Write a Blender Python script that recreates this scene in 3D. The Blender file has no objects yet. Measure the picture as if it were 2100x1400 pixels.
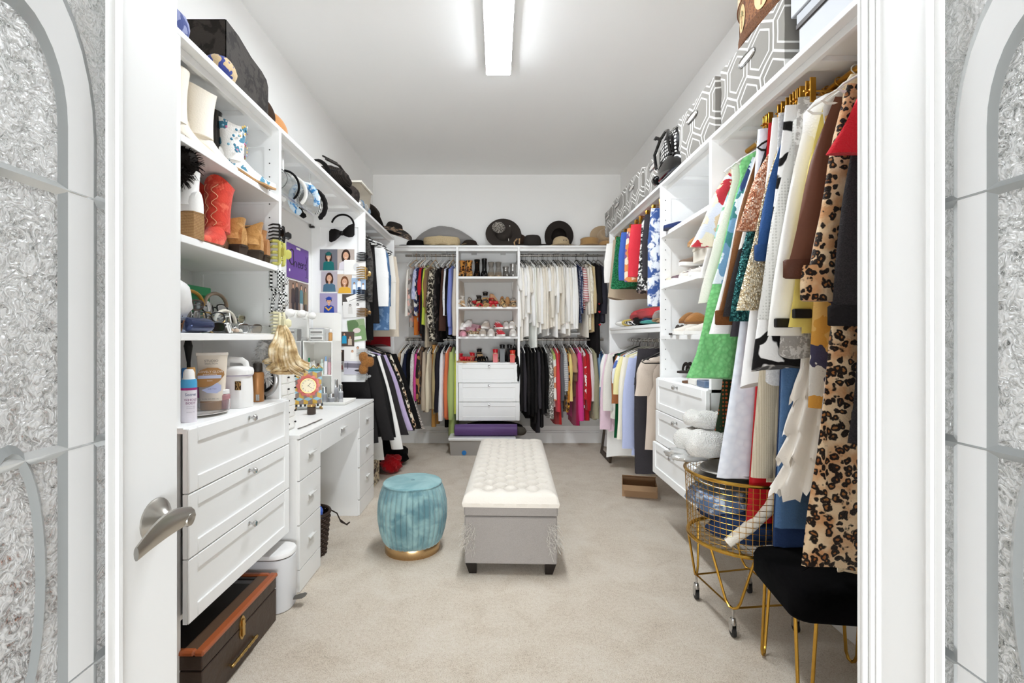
import bpy, math, random
from mathutils import Vector, Matrix
PI = math.pi
SC = bpy.context.scene
COL = SC.collection
H = 1.22                       # eye height; x to the right, y into the room, z up

# ---------------------------------------------------------------- camera, world, lamps, exposure
cam_data = bpy.data.cameras.new('camera'); cam = bpy.data.objects.new('camera', cam_data); COL.objects.link(cam)
cam.location = (0, 0, H); cam.rotation_euler = (PI/2, 0, 0)
cam_data.sensor_width = 36; cam_data.lens = 16.8
cam_data.shift_x = 30/2100; cam_data.shift_y = -7/2100
cam_data.clip_start = 0.02
SC.camera = cam
world = bpy.data.worlds.new('world'); SC.world = world; world.use_nodes = True
world.node_tree.nodes['Background'].inputs[0].default_value = (0.97, 0.985, 1.0, 1)
world.node_tree.nodes['Background'].inputs[1].default_value = .10
SC.view_settings.view_transform = 'Standard'; SC.view_settings.look = 'None'
SC.view_settings.gamma = 1; SC.view_settings.use_curve_mapping = False
SC.view_settings.exposure = 1.5
LAMP_STRENGTH = 23.0           # the ceiling strip light
SC.cycles.max_bounces = 14; SC.cycles.diffuse_bounces = 10; SC.cycles.transmission_bounces = 8
SC.cycles.sample_clamp_indirect = 6.0

# added fill light low behind the camera, lifts closet and ceiling, no real source
fill_data = bpy.data.lights.new('fill_light', 'AREA'); fill_ob = bpy.data.objects.new('fill_light', fill_data); COL.objects.link(fill_ob)
fill_data.shape = 'RECTANGLE'; fill_data.size = 3.0; fill_data.size_y = .9; fill_data.energy = 80; fill_data.color = (.92, .965, 1.)
fill_ob.location = (.04, -2.6, .5); fill_ob.rotation_euler = (PI/2, 0, 0)

# ---------------------------------------------------------------- helpers
def lin(h):
    if not isinstance(h, str): return (*h[:3], 1)
    h = h.lstrip('#'); o = []
    for i in (0, 2, 4):
        c = int(h[i:i+2], 16)/255
        o.append(c/12.92 if c <= .04045 else ((c+.055)/1.055)**2.4)
    return (*o, 1)

_mc = {}
def newmat(key):
    m = bpy.data.materials.new(key); m.use_nodes = True
    nt = m.node_tree; b = nt.nodes['Principled BSDF']
    return m, nt, b
def nd(nt, typ, ins=None, **kw):
    n = nt.nodes.new(typ)
    for k, v in kw.items(): setattr(n, k, v)
    for k, v in (ins or {}).items():
        if isinstance(v, bpy.types.NodeSocket): nt.links.new(v, n.inputs[k])
        else: n.inputs[k].default_value = v
    return n
def ramp(nt, fac, stops, interp='LINEAR'):
    r = nt.nodes.new('ShaderNodeValToRGB'); r.color_ramp.interpolation = interp
    e = r.color_ramp.elements
    while len(e) < len(stops): e.new(.5)
    for i, (p, c) in enumerate(stops): e[i].position = p; e[i].color = lin(c)
    nt.links.new(fac, r.inputs[0]); return r
def mth(nt, op, a, b=0.0, c=None):
    ins = {0: a, 1: b}
    if c is not None: ins[2] = c
    return nd(nt, 'ShaderNodeMath', ins, operation=op).outputs[0]
def vm(nt, op, a, b=None):
    n = nd(nt, 'ShaderNodeVectorMath', {0: a} if b is None else {0: a, 1: b}, operation=op)
    return n.outputs['Value'] if op in ('DOT_PRODUCT', 'LENGTH') else n.outputs[0]

def M(c, rough=.55, metal=0., bump=0., bs=60., coat=0., trans=0., ior=1.45, alpha=1., emit=0.):
    k = ('p', c, rough, metal, bump, bs, coat, trans, ior, alpha, emit)
    if k in _mc: return _mc[k]
    m, nt, b = newmat('paint_' + str(len(_mc)))
    b.inputs['Base Color'].default_value = lin(c); b.inputs['Roughness'].default_value = rough
    b.inputs['Metallic'].default_value = metal; b.inputs['Coat Weight'].default_value = coat
    b.inputs['Transmission Weight'].default_value = trans; b.inputs['IOR'].default_value = ior
    b.inputs['Alpha'].default_value = alpha
    if emit:
        b.inputs['Emission Color'].default_value = lin(c); b.inputs['Emission Strength'].default_value = emit
    if bump:
        t = nd(nt, 'ShaderNodeTexCoord')
        n = nd(nt, 'ShaderNodeTexNoise', {'Vector': t.outputs['Object'], 'Scale': bs, 'Detail': 3.})
        bp = nd(nt, 'ShaderNodeBump', {'Height': n.outputs[0], 'Strength': bump, 'Distance': .01})
        nt.links.new(bp.outputs[0], b.inputs['Normal'])
    _mc[k] = m; return m

def fab(c, kind='plain', c2='#000000', c3='#808080', s=1., rough=.85, bump=.35, sheen=.15, c4=None):
    """cloth: a plain weave or a printed, woven or beaded pattern"""
    k = ('f', c, kind, c2, c3, s, rough, bump, sheen, c4)
    if k in _mc: return _mc[k]
    m, nt, b = newmat('cloth_' + str(len(_mc)))
    b.inputs['Roughness'].default_value = rough
    b.inputs['Sheen Weight'].default_value = sheen if sum(lin(c)[:3]) > .25 else 0.
    b.inputs['Specular IOR Level'].default_value = 0. if kind == 'velvet' else .12
    t = nd(nt, 'ShaderNodeTexCoord'); P = t.outputs['Object']
    col = None; hgt = None
    def warped(sc, amt):
        n = nd(nt, 'ShaderNodeTexNoise', {'Vector': P, 'Scale': sc, 'Detail': 2.})
        d = vm(nt, 'SUBTRACT', n.outputs['Color'], (.5, .5, .5))
        w = nd(nt, 'ShaderNodeVectorMath', {0: d, 'Scale': amt}, operation='SCALE').outputs[0]
        return vm(nt, 'ADD', P, w)
    if kind == 'leopard':
        v = nd(nt, 'ShaderNodeTexVoronoi', {'Vector': warped(20*s, .055/s), 'Scale': 21*s})
        r = ramp(nt, v.outputs['Distance'], [(0, c3), (.17, c3), (.23, c2), (.46, c2), (.54, c), (1, c)])
        n = nd(nt, 'ShaderNodeTexNoise', {'Vector': P, 'Scale': 9*s})
        rr = ramp(nt, n.outputs[0], [(.35, '#d9a77a'), (.6, '#ffffff')])
        mx = nd(nt, 'ShaderNodeMix', {0: .8, 6: r.outputs[0], 7: rr.outputs[0]}, data_type='RGBA', blend_type='MULTIPLY')
        col = mx.outputs[2]
    elif kind in ('stripe', 'hstripe'):
        w = nd(nt, 'ShaderNodeTexWave', {'Vector': P, 'Scale': 12*s, 'Distortion': .6}, bands_direction='Z' if kind == 'hstripe' else 'X')
        col = ramp(nt, w.outputs[0], [(0, c), (.55, c2)], 'CONSTANT').outputs[0]
    elif kind == 'dots':
        v = nd(nt, 'ShaderNodeTexVoronoi', {'Vector': P, 'Scale': 40*s, 'Randomness': .12})
        col = ramp(nt, v.outputs['Distance'], [(0, c2), (.33, c2), (.38, c)]).outputs[0]
    elif kind == 'floral':
        v = nd(nt, 'ShaderNodeTexVoronoi', {'Vector': warped(30*s, .05/s), 'Scale': 16*s})
        sp = nd(nt, 'ShaderNodeSeparateColor', {0: v.outputs['Color']})
        col = ramp(nt, sp.outputs[0], [(0, c), (.34, c2), (.56, c3), (.78, c4 or c)], 'CONSTANT').outputs[0]
    elif kind == 'bloom':
        v = nd(nt, 'ShaderNodeTexVoronoi', {'Vector': warped(9*s, .12/s), 'Scale': 7*s}, feature='DISTANCE_TO_EDGE')
        col = ramp(nt, v.outputs['Distance'], [(0, c2), (.10, c2), (.13, c)]).outputs[0]
    elif kind == 'mottle':
        n = nd(nt, 'ShaderNodeTexNoise', {'Vector': warped(20*s, .06/s), 'Scale': 28*s, 'Detail': 3., 'Roughness': .6})
        col = ramp(nt, n.outputs[0], [(.42, c), (.5, c2), (.6, c3 if c3 != '#808080' else c2)]).outputs[0]
    elif kind == 'zebra':
        w = nd(nt, 'ShaderNodeTexWave', {'Vector': P, 'Scale': 9*s, 'Distortion': 12., 'Detail': 2., 'Detail Scale': 1.4}, bands_direction='X')
        col = ramp(nt, w.outputs[0], [(0, c), (.5, c2)], 'CONSTANT').outputs[0]
    elif kind == 'check':
        w = nd(nt, 'ShaderNodeTexChecker', {'Vector': P, 'Color1': lin(c), 'Color2': lin(c2), 'Scale': 60*s}); col = w.outputs[0]
    elif kind == 'sequin':
        v = nd(nt, 'ShaderNodeTexVoronoi', {'Vector': P, 'Scale': 150*s})
        sp = nd(nt, 'ShaderNodeSeparateColor', {0: v.outputs['Color']})
        col = ramp(nt, sp.outputs[0], [(0, c2), (.45, c), (1, c3)]).outputs[0]
        b.inputs['Metallic'].default_value = .55; b.inputs['Roughness'].default_value = .35
        hgt = v.outputs['Distance']; bump = .8
    elif kind == 'knit':
        v = nd(nt, 'ShaderNodeTexVoronoi', {'Vector': P, 'Scale': 90*s}); hgt = v.outputs['Distance']
        col = ramp(nt, v.outputs['Distance'], [(.1, c), (.8, c2)]).outputs[0]
    elif kind == 'velvet':
        n = nd(nt, 'ShaderNodeTexNoise', {'Vector': P, 'Scale': 7*s, 'Detail': 4., 'Distortion': .6})
        col = ramp(nt, n.outputs[0], [(.36, c2), (.62, c)]).outputs[0]
        b.inputs['Sheen Weight'].default_value = .3 if sum(lin(c)[:3]) > .1 else .015
    elif kind == 'lattice':
        m2 = nd(nt, 'ShaderNodeMapping', {'Vector': P, 'Scale': (0, 5.4*s, 5.0*s)})
        p = m2.outputs[0]
        R_ = (1., 1., 1.7320508); Hh = (.5, .5, .8660254)
        a = vm(nt, 'SUBTRACT', nd(nt, 'ShaderNodeVectorMath', {0: p, 1: R_}, operation='MODULO').outputs[0], Hh)
        pp = vm(nt, 'ADD', p, (50., 50., 50*1.7320508))
        a = vm(nt, 'SUBTRACT', nd(nt, 'ShaderNodeVectorMath', {0: pp, 1: R_}, operation='MODULO').outputs[0], Hh)
        bb = vm(nt, 'SUBTRACT', nd(nt, 'ShaderNodeVectorMath', {0: vm(nt, 'SUBTRACT', pp, Hh), 1: R_}, operation='MODULO').outputs[0], Hh)
        yz = (0., 1., 1.)
        a = nd(nt, 'ShaderNodeVectorMath', {0: a, 1: yz}, operation='MULTIPLY').outputs[0]
        bb = nd(nt, 'ShaderNodeVectorMath', {0: bb, 1: yz}, operation='MULTIPLY').outputs[0]
        lt = mth(nt, 'LESS_THAN', vm(nt, 'LENGTH', a), vm(nt, 'LENGTH', bb))
        mix = nd(nt, 'ShaderNodeMix', {0: lt, 4: bb, 5: a}, data_type='VECTOR')
        ab = nd(nt, 'ShaderNodeVectorMath', {0: mix.outputs[1]}, operation='ABSOLUTE').outputs[0]
        sx = nd(nt, 'ShaderNodeSeparateXYZ', {0: ab})
        dd = mth(nt, 'MAXIMUM', sx.outputs[1], vm(nt, 'DOT_PRODUCT', ab, (0., .5, .8660254)))
        e = mth(nt, 'SUBTRACT', .5, dd)
        col = ramp(nt, e, [(0, c2), (.018, c2), (.026, c), (.125, c), (.133, c2), (.158, c2), (.166, c)]).outputs[0]
    if hgt is None:
        hgt = nd(nt, 'ShaderNodeTexNoise', {'Vector': P, 'Scale': 160., 'Detail': 2.}).outputs[0]
    bp = nd(nt, 'ShaderNodeBump', {'Height': hgt, 'Strength': bump, 'Distance': .006})
    nt.links.new(bp.outputs[0], b.inputs['Normal'])
    if col is None: b.inputs['Base Color'].default_value = lin(c)
    else: nt.links.new(col, b.inputs['Base Color'])
    _mc[k] = m; return m

def sgn(v): return -1. if v < 0 else 1.
def spow(v, p): return sgn(v)*abs(v)**p

class MB:
    def __init__(s): s.v = []; s.f = []; s.m = []
    def add(s, vs, fs, m=0, T=None):
        o = len(s.v)
        s.v += [tuple(T @ Vector(v)) for v in vs] if T is not None else [tuple(v) for v in vs]
        for f in fs: s.f.append(tuple(i+o for i in f)); s.m.append(m)
        return s
    def box(s, x0, y0, z0, x1, y1, z1, c=0., m=0, T=None):
        if x0 > x1: x0, x1 = x1, x0
        if y0 > y1: y0, y1 = y1, y0
        if z0 > z1: z0, z1 = z1, z0
        if c <= 0:
            vs = [(x, y, z) for z in (z0, z1) for y in (y0, y1) for x in (x0, x1)]
            fs = [(0, 2, 3, 1), (4, 5, 7, 6), (0, 1, 5, 4), (2, 6, 7, 3), (0, 4, 6, 2), (1, 3, 7, 5)]
            return s.add(vs, fs, m, T)
        c = min(c, (x1-x0)*.45, (y1-y0)*.45, (z1-z0)*.45)
        vs = []; idx = {}
        for i in (0, 1):
            for j in (0, 1):
                for k in (0, 1):
                    X = (x0, x1)[i]; Y = (y0, y1)[j]; Z = (z0, z1)[k]
                    dx = c if i == 0 else -c; dy = c if j == 0 else -c; dz = c if k == 0 else -c
                    idx[i, j, k, 0] = len(vs); vs.append((X, Y+dy, Z+dz))
                    idx[i, j, k, 1] = len(vs); vs.append((X+dx, Y, Z+dz))
                    idx[i, j, k, 2] = len(vs); vs.append((X+dx, Y+dy, Z))
        fs = []
        g = lambda i, j, k, a: idx[i, j, k, a]
        for i in (0, 1):
            q = [g(i, 0, 0, 0), g(i, 1, 0, 0), g(i, 1, 1, 0), g(i, 0, 1, 0)]; fs.append(q if i else q[::-1])
            q = [g(0, i, 0, 1), g(1, i, 0, 1), g(1, i, 1, 1), g(0, i, 1, 1)]; fs.append(q[::-1] if i else q)
            q = [g(0, 0, i, 2), g(1, 0, i, 2), g(1, 1, i, 2), g(0, 1, i, 2)]; fs.append(q if i else q[::-1])
        for i in (0, 1):
            for j in (0, 1):
                q = [g(i, j, 0, 0), g(i, j, 0, 1), g(i, j, 1, 1), g(i, j, 1, 0)]; fs.append(q if (i ^ j) == 0 else q[::-1])
                q = [g(i, 0, j, 0), g(i, 1, j, 0), g(i, 1, j, 2), g(i, 0, j, 2)]; fs.append(q if (i ^ j) else q[::-1])
                q = [g(0, i, j, 1), g(1, i, j, 1), g(1, i, j, 2), g(0, i, j, 2)]; fs.append(q if (i ^ j) == 0 else q[::-1])
                for k in (0, 1):
                    t = [g(i, j, k, 0), g(i, j, k, 1), g(i, j, k, 2)]; fs.append(t if (i ^ j ^ k) else t[::-1])
        return s.add(vs, fs, m, T)
    def loft(s, rings, cap0=True, cap1=True, closed=True, m=0, T=None):
        n = len(rings[0]); vs = [p for r in rings for p in r]; fs = []
        for i in range(len(rings)-1):
            for j in range(n if closed else n-1):
                k = (j+1) % n
                fs.append((i*n+j, i*n+k, (i+1)*n+k, (i+1)*n+j))
        if cap0: fs.append(tuple(range(n))[::-1])
        if cap1: fs.append(tuple(range((len(rings)-1)*n, len(rings)*n)))
        return s.add(vs, fs, m, T)
    def lathe(s, prof, n=20, c=(0, 0, 0), sx=1., sy=1., m=0, cap0=True, cap1=True, T=None):
        rings = [[(c[0]+r*sx*math.cos(2*PI*j/n), c[1]+r*sy*math.sin(2*PI*j/n), c[2]+z) for j in range(n)] for r, z in prof]
        return s.loft(rings, cap0, cap1, True, m, T)
    def tube(s, pts, r=.005, n=6, closed=False, m=0, T=None, flat=1., caps=True):
        P = [Vector(p) for p in pts]; N = len(P); rr = r if isinstance(r, (list, tuple)) else [r]*N
        rings = []; up = None
        for i in range(N):
            if closed: d = P[(i+1) % N]-P[i-1]
            else: d = P[min(i+1, N-1)]-P[max(i-1, 0)]
            if d.length < 1e-9: d = Vector((0, 0, 1))
            d.normalize()
            if up is None:
                up = Vector((0, 0, 1)) if abs(d.z) < .9 else Vector((1, 0, 0))
            a = d.cross(up)
            if a.length < 1e-4: a = d.cross(Vector((0, 1, 0)))
            a.normalize(); b = a.cross(d).normalized(); up = b
            rings.append([P[i]+(a*math.cos(2*PI*j/n)+b*math.sin(2*PI*j/n)*flat)*rr[i] for j in range(n)])
        if closed: rings.append(rings[0]); caps = False
        return s.loft(rings, caps, caps, True, m, T)
    def poly(s, pts, m=0, T=None): return s.add(pts, [tuple(range(len(pts)))], m, T)
    def slab(s, pts, d, m=0, T=None):
        """a flat outline pts (3-D) given depth along the vector d"""
        d = Vector(d); n = len(pts); a = [Vector(p) for p in pts]; b = [p+d for p in a]
        fs = [tuple(range(n))[::-1], tuple(range(n, 2*n))] + [(i, (i+1) % n, n+(i+1) % n, n+i) for i in range(n)]
        return s.add(a+b, fs, m, T)
    def build(s, name, mats, parent=None, smooth=True, loc=None, rot=None, world=True, ang=40):
        me = bpy.data.meshes.new(name)
        vs = s.v
        if parent is not None and world:
            o = Vector((0, 0, 0)); p = parent
            while p is not None: o += p.location; p = p.parent
            vs = [(v[0]-o.x, v[1]-o.y, v[2]-o.z) for v in vs]
        me.from_pydata(vs, [], s.f)
        if not isinstance(mats, (list, tuple)): mats = [mats]
        for m in mats: me.materials.append(m)
        if len(mats) > 1: me.polygons.foreach_set('material_index', s.m)
        if smooth:
            me.polygons.foreach_set('use_smooth', [True]*len(me.polygons))
            me.set_sharp_from_angle(angle=math.radians(ang))
        me.update()
        ob = bpy.data.objects.new(name, me); COL.objects.link(ob)
        if parent is not None: ob.parent = parent
        if loc is not None: ob.location = loc
        if rot is not None: ob.rotation_euler = rot
        return ob

def tag(o, label, cat, group=None):
    o['label'] = label; o['category'] = cat
    if group: o['group'] = group
    return o
def E(name, label, cat, loc=(0, 0, 0), rot=0, group=None):
    o = bpy.data.objects.new(name, None); COL.objects.link(o); o.location = loc; o.rotation_euler = (0, 0, rot) if not isinstance(rot, tuple) else rot
    o.empty_display_size = .05
    return tag(o, label, cat, group)
def structure(o): o['kind'] = 'structure'; return o
def stuff(o): o['kind'] = 'stuff'; return o
_ch = {}
def dup(root, loc, rot, label, group=None):
    r = root.copy(); COL.objects.link(r); r.location = loc; r.rotation_euler = rot; r['label'] = label
    if group: r['group'] = group
    for ch in list(root.children):
        c = ch.copy(); COL.objects.link(c); c.parent = r
        for g in list(ch.children):
            d = g.copy(); COL.objects.link(d); d.parent = c
    return r
def P(x, y, Y): return Vector(((x-1020)*Y/980, Y, H-(y-693)*Y/980))      # a sight line cut at depth Y
def PX(x, y, X): return P(x, y, 980*X/(x-1020))                            # ... at the plane x = X
def PZ(x, y, Z): return P(x, y, 980*(H-Z)/(y-693))                         # ... at height Z
ORD = ['', 'first', 'second', 'third', 'fourth', 'fifth', 'sixth', 'seventh', 'eighth', 'ninth', 'tenth', 'eleventh', 'twelfth', 'thirteenth',
       'fourteenth', 'fifteenth', 'sixteenth', 'seventeenth', 'eighteenth', 'nineteenth', 'twentieth', 'twenty-first', 'twenty-second',
       'twenty-third', 'twenty-fourth', 'twenty-fifth', 'twenty-sixth', 'twenty-seventh', 'twenty-eighth', 'twenty-ninth', 'thirtieth',
       'thirty-first', 'thirty-second', 'thirty-third', 'thirty-fourth', 'thirty-fifth', 'thirty-sixth']
def Tm(loc=(0, 0, 0), rx=0, ry=0, rz=0, s=1.):
    return Matrix.Translation(loc) @ Matrix.Rotation(rz, 4, 'Z') @ Matrix.Rotation(ry, 4, 'Y') @ Matrix.Rotation(rx, 4, 'X') @ Matrix.Scale(s, 4)
_tc = {}
def text(mb, txt, size, T, m=0, align='CENTER'):
    k = (txt, align)
    if k not in _tc:
        cu = bpy.data.curves.new('lettering', 'FONT'); cu.body = txt; cu.align_x = align; cu.align_y = 'CENTER'; cu.size = 1.; cu.resolution_u = 2
        ob = bpy.data.objects.new('lettering', cu); COL.objects.link(ob)
        bpy.context.view_layer.update()
        me = ob.evaluated_get(bpy.context.evaluated_depsgraph_get()).to_mesh()
        _tc[k] = ([tuple(v.co) for v in me.vertices], [tuple(p.vertices) for p in me.polygons])
        bpy.data.objects.remove(ob); bpy.data.curves.remove(cu)
    vs, fs = _tc[k]
    mb.add(vs, fs, m, T @ Matrix.Scale(size, 4))
def ell(cx, cy, rx, ry, n=14, a0=0., a1=2*PI):
    return [(cx+rx*math.cos(a0+(a1-a0)*i/n), cy+ry*math.sin(a0+(a1-a0)*i/n)) for i in range(n)]
def art(mb, shapes, T, mats, dz=.00025):
    """flat print: layered 2-D outlines (in metres, x right, y up), each (points, colour)"""
    for i, (pts, c) in enumerate(shapes):
        mt = M(c, .4)
        if mt not in mats: mats.append(mt)
        mb.poly([(p[0], p[1], dz*(i+1)) for p in pts], mats.index(mt), T)
def rect(x0, y0, x1, y1): return [(x0, y0), (x1, y0), (x1, y1), (x0, y1)]

WHITE = M('#f3f3f2', .42)          # cabinets and trim
WHITE2 = M('#f5f5f4', .5)
GOLD = M('#c9973f', .28, 1.)
BRASS = M('#c8a566', .3, 1.)
CHROME = M('#c8c8c8', .16, 1.)
NICKEL = M('#b8b4ad', .3, 1.)
BLACK = M('#0d0c0c', .45)
PLASTW = M('#f3f1ec', .35)
# ---------------------------------------------------------------- room shell
XL, XR, YB, ZC = -1.447, 1.435, 5.56, 3.12
def wallmat():
    m, nt, b = newmat('wall_paint'); t = nd(nt, 'ShaderNodeTexCoord')
    n = nd(nt, 'ShaderNodeTexNoise', {'Vector': t.outputs['Object'], 'Scale': 90., 'Detail': 3.})
    bp = nd(nt, 'ShaderNodeBump', {'Height': n.outputs[0], 'Strength': .12, 'Distance': .004})
    nt.links.new(bp.outputs[0], b.inputs['Normal'])
    b.inputs['Base Color'].default_value = lin('#f3f2f0'); b.inputs['Roughness'].default_value = .75
    return m
WALL = wallmat()
def carpetmat():
    m, nt, b = newmat('carpet_pile'); t = nd(nt, 'ShaderNodeTexCoord'); p = t.outputs['Object']
    n1 = nd(nt, 'ShaderNodeTexNoise', {'Vector': p, 'Scale': 210., 'Detail': 3., 'Roughness': .7})
    n2 = nd(nt, 'ShaderNodeTexNoise', {'Vector': p, 'Scale': 5., 'Detail': 4., 'Distortion': .8})
    n3 = nd(nt, 'ShaderNodeTexNoise', {'Vector': p, 'Scale': 60., 'Detail': 2.})
    a = mth(nt, 'ADD', mth(nt, 'MULTIPLY', n1.outputs[0], .62), mth(nt, 'ADD', mth(nt, 'MULTIPLY', n2.outputs[0], .22), mth(nt, 'MULTIPLY', n3.outputs[0], .16)))
    c = ramp(nt, a, [(.30, '#9a8873'), (.40, '#cdbba5'), (.50, '#e8dac7'), (.64, '#f6ede0')])
    nt.links.new(c.outputs[0], b.inputs['Base Color'])
    h = mth(nt, 'ADD', mth(nt, 'MULTIPLY', n1.outputs[0], .8), mth(nt, 'MULTIPLY', n2.outputs[0], .9))
    bp = nd(nt, 'ShaderNodeBump', {'Height': h, 'Strength': .9, 'Distance': .012})
    nt.links.new(bp.outputs[0], b.inputs['Normal'])
    b.inputs['Roughness'].default_value = .95; b.inputs['Sheen Weight'].default_value = .2
    return m
structure(MB().box(XL-.1, -1.6, -.06, XR+.1, YB+.1, 0).build('floor', carpetmat(), smooth=False))
structure(MB().box(XL-.1, .18, ZC, XR+.1, YB+.1, ZC+.08).build('ceiling', M('#f6f6f5', .8), smooth=False))
structure(MB().box(XL-.1, .18, 0, XL, YB+.1, ZC).build('wall_left', WALL, smooth=False))
structure(MB().box(XR, .18, 0, XR+.1, YB+.1, ZC).build('wall_right', WALL, smooth=False))
structure(MB().box(XL, YB, 0, XR, YB+.1, ZC).build('wall_back', WALL, smooth=False))
DXL, DXR = -.64, .725
structure(MB().box(XL, .18, 0, DXL-.03, .28, ZC).box(DXR+.03, .18, 0, XR, .28, ZC).box(DXL-.03, .18, 2.09, DXR+.03, .28, ZC).build('wall_front', WALL, smooth=False))
for nm, x0, x1, y0, y1 in (('baseboard_back', XL, XR, YB-.016, YB), ('baseboard_left', XL, XL+.016, .28, YB-.016), ('baseboard_right', XR-.016, XR, .28, YB-.016)):
    b = MB().box(x0, y0, 0, x1, y1, .125, .003)
    if nm.endswith('back'): b.box(x0, y0+.005, .125, x1, y1, .145, .004)
    structure(b.build(nm, WHITE))

# ceiling strip light
lamp = E('ceiling_light', 'long white glowing strip light on the ceiling', 'light', (.0075, 2.44, ZC))
m = MB(); m.box(-.0875+.0075, 1.55, ZC-.062, -.0875+.0135, 3.335, ZC, .002).box(.0875+.0015, 1.55, ZC-.062, .0875+.0075, 3.335, ZC, .002).box(-.08, 1.55, ZC-.062, .095, 1.556, ZC).box(-.08, 3.329, ZC-.062, .095, 3.335, ZC).box(-.08, 1.55, ZC-.02, .095, 3.335, ZC)
m.build('housing', WHITE2, lamp)
def lampmat():
    m, nt, b = newmat('lamp_diffuser')
    b.inputs['Base Color'].default_value = (.9, .9, .9, 1); b.inputs['Emission Color'].default_value = (.89, .95, 1., 1)
    b.inputs['Emission Strength'].default_value = LAMP_STRENGTH
    return m
mb = MB().box(-.0735, 1.557, ZC-.071, .0885, 3.328, ZC-.058, .003)
mb.build('diffuser', lampmat(), lamp)

# ---------------------------------------------------------------- french doors, swung into the closet
def glassmat(seed):
    """glue-chip glass: clear where smooth, frosted along feathered chips"""
    m = bpy.data.materials.new('chipped_glass'); m.use_nodes = True; nt = m.node_tree
    out = nt.nodes['Material Output']; nt.nodes.remove(nt.nodes['Principled BSDF'])
    t = nd(nt, 'ShaderNodeTexCoord')
    mp = nd(nt, 'ShaderNodeMapping', {'Vector': t.outputs['Object'], 'Location': (seed, seed*2, 0), 'Scale': (.2, 1., 1.)})
    w = nd(nt, 'ShaderNodeTexNoise', {'Vector': mp.outputs[0], 'Scale': 34., 'Detail': 2.})
    d = nd(nt, 'ShaderNodeVectorMath', {0: vm(nt, 'SUBTRACT', w.outputs['Color'], (.5, .5, .5)), 'Scale': .062}, operation='SCALE').outputs[0]
    q = vm(nt, 'ADD', mp.outputs[0], d)
    v = nd(nt, 'ShaderNodeTexVoronoi', {'Vector': q, 'Scale': 95., 'Randomness': 1.}, feature='DISTANCE_TO_EDGE')
    n = nd(nt, 'ShaderNodeTexNoise', {'Vector': q, 'Scale': 60., 'Detail': 3., 'Distortion': 1.6})
    big = nd(nt, 'ShaderNodeTexNoise', {'Vector': mp.outputs[0], 'Scale': 6., 'Detail': 2.})
    a = mth(nt, 'ADD', n.outputs[0], mth(nt, 'MULTIPLY', mth(nt, 'SUBTRACT', big.outputs[0], .5), .25))
    chip = ramp(nt, a, [(.43, (.04, .04, .04)), (.49, (.75, .75, .75)), (.57, (1, 1, 1))])
    edge = ramp(nt, v.outputs['Distance'], [(0, (1, 1, 1)), (.10, (0, 0, 0))])
    fac = mth(nt, 'MULTIPLY', mth(nt, 'MAXIMUM', chip.outputs[0], mth(nt, 'MULTIPLY', edge.outputs[0], .75)), .88)
    bp = nd(nt, 'ShaderNodeBump', {'Height': mth(nt, 'ADD', n.outputs[0], v.outputs['Distance']), 'Strength': .85, 'Distance': .006})
    g = nd(nt, 'ShaderNodeBsdfGlass', {'Color': (.86, .87, .865, 1), 'Roughness': .03, 'IOR': 1.45, 'Normal': bp.outputs[0]})
    di = nd(nt, 'ShaderNodeBsdfDiffuse', {'Color': (.97, .97, .965, 1), 'Normal': bp.outputs[0]})
    tr = nd(nt, 'ShaderNodeBsdfTranslucent', {'Color': (.97, .97, .965, 1)})
    gl = nd(nt, 'ShaderNodeBsdfGlossy', {'Color': (1, 1, 1, 1), 'Roughness': .25, 'Normal': bp.outputs[0]})
    f1 = nd(nt, 'ShaderNodeMixShader', {0: .4, 1: di.outputs[0], 2: tr.outputs[0]})
    f2 = nd(nt, 'ShaderNodeMixShader', {0: .12, 1: f1.outputs[0], 2: gl.outputs[0]})
    mx = nd(nt, 'ShaderNodeMixShader', {0: fac, 1: g.outputs[0], 2: f2.outputs[0]})
    nt.links.new(mx.outputs[0], out.inputs[0])
    return m
def smoothglass():
    m = bpy.data.materials.new('satin_glass'); m.use_nodes = True; nt = m.node_tree
    out = nt.nodes['Material Output']; nt.nodes.remove(nt.nodes['Principled BSDF'])
    g = nd(nt, 'ShaderNodeBsdfGlass', {'Color': (.95, .96, .95, 1), 'Roughness': .3, 'IOR': 1.3})
    di = nd(nt, 'ShaderNodeBsdfDiffuse', {'Color': (.95, .95, .945, 1)})
    tr = nd(nt, 'ShaderNodeBsdfTranslucent', {'Color': (.95, .95, .945, 1)})
    f = nd(nt, 'ShaderNodeMixShader', {0: .18, 1: di.outputs[0], 2: tr.outputs[0]})
    mx = nd(nt, 'ShaderNodeMixShader', {0: .96, 1: g.outputs[0], 2: f.outputs[0]})
    nt.links.new(mx.outputs[0], out.inputs[0]); return m
SATIN = smoothglass()
BEVELG = M('#b4b7b6', .10, 0, trans=.35, ior=1.4)
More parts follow.
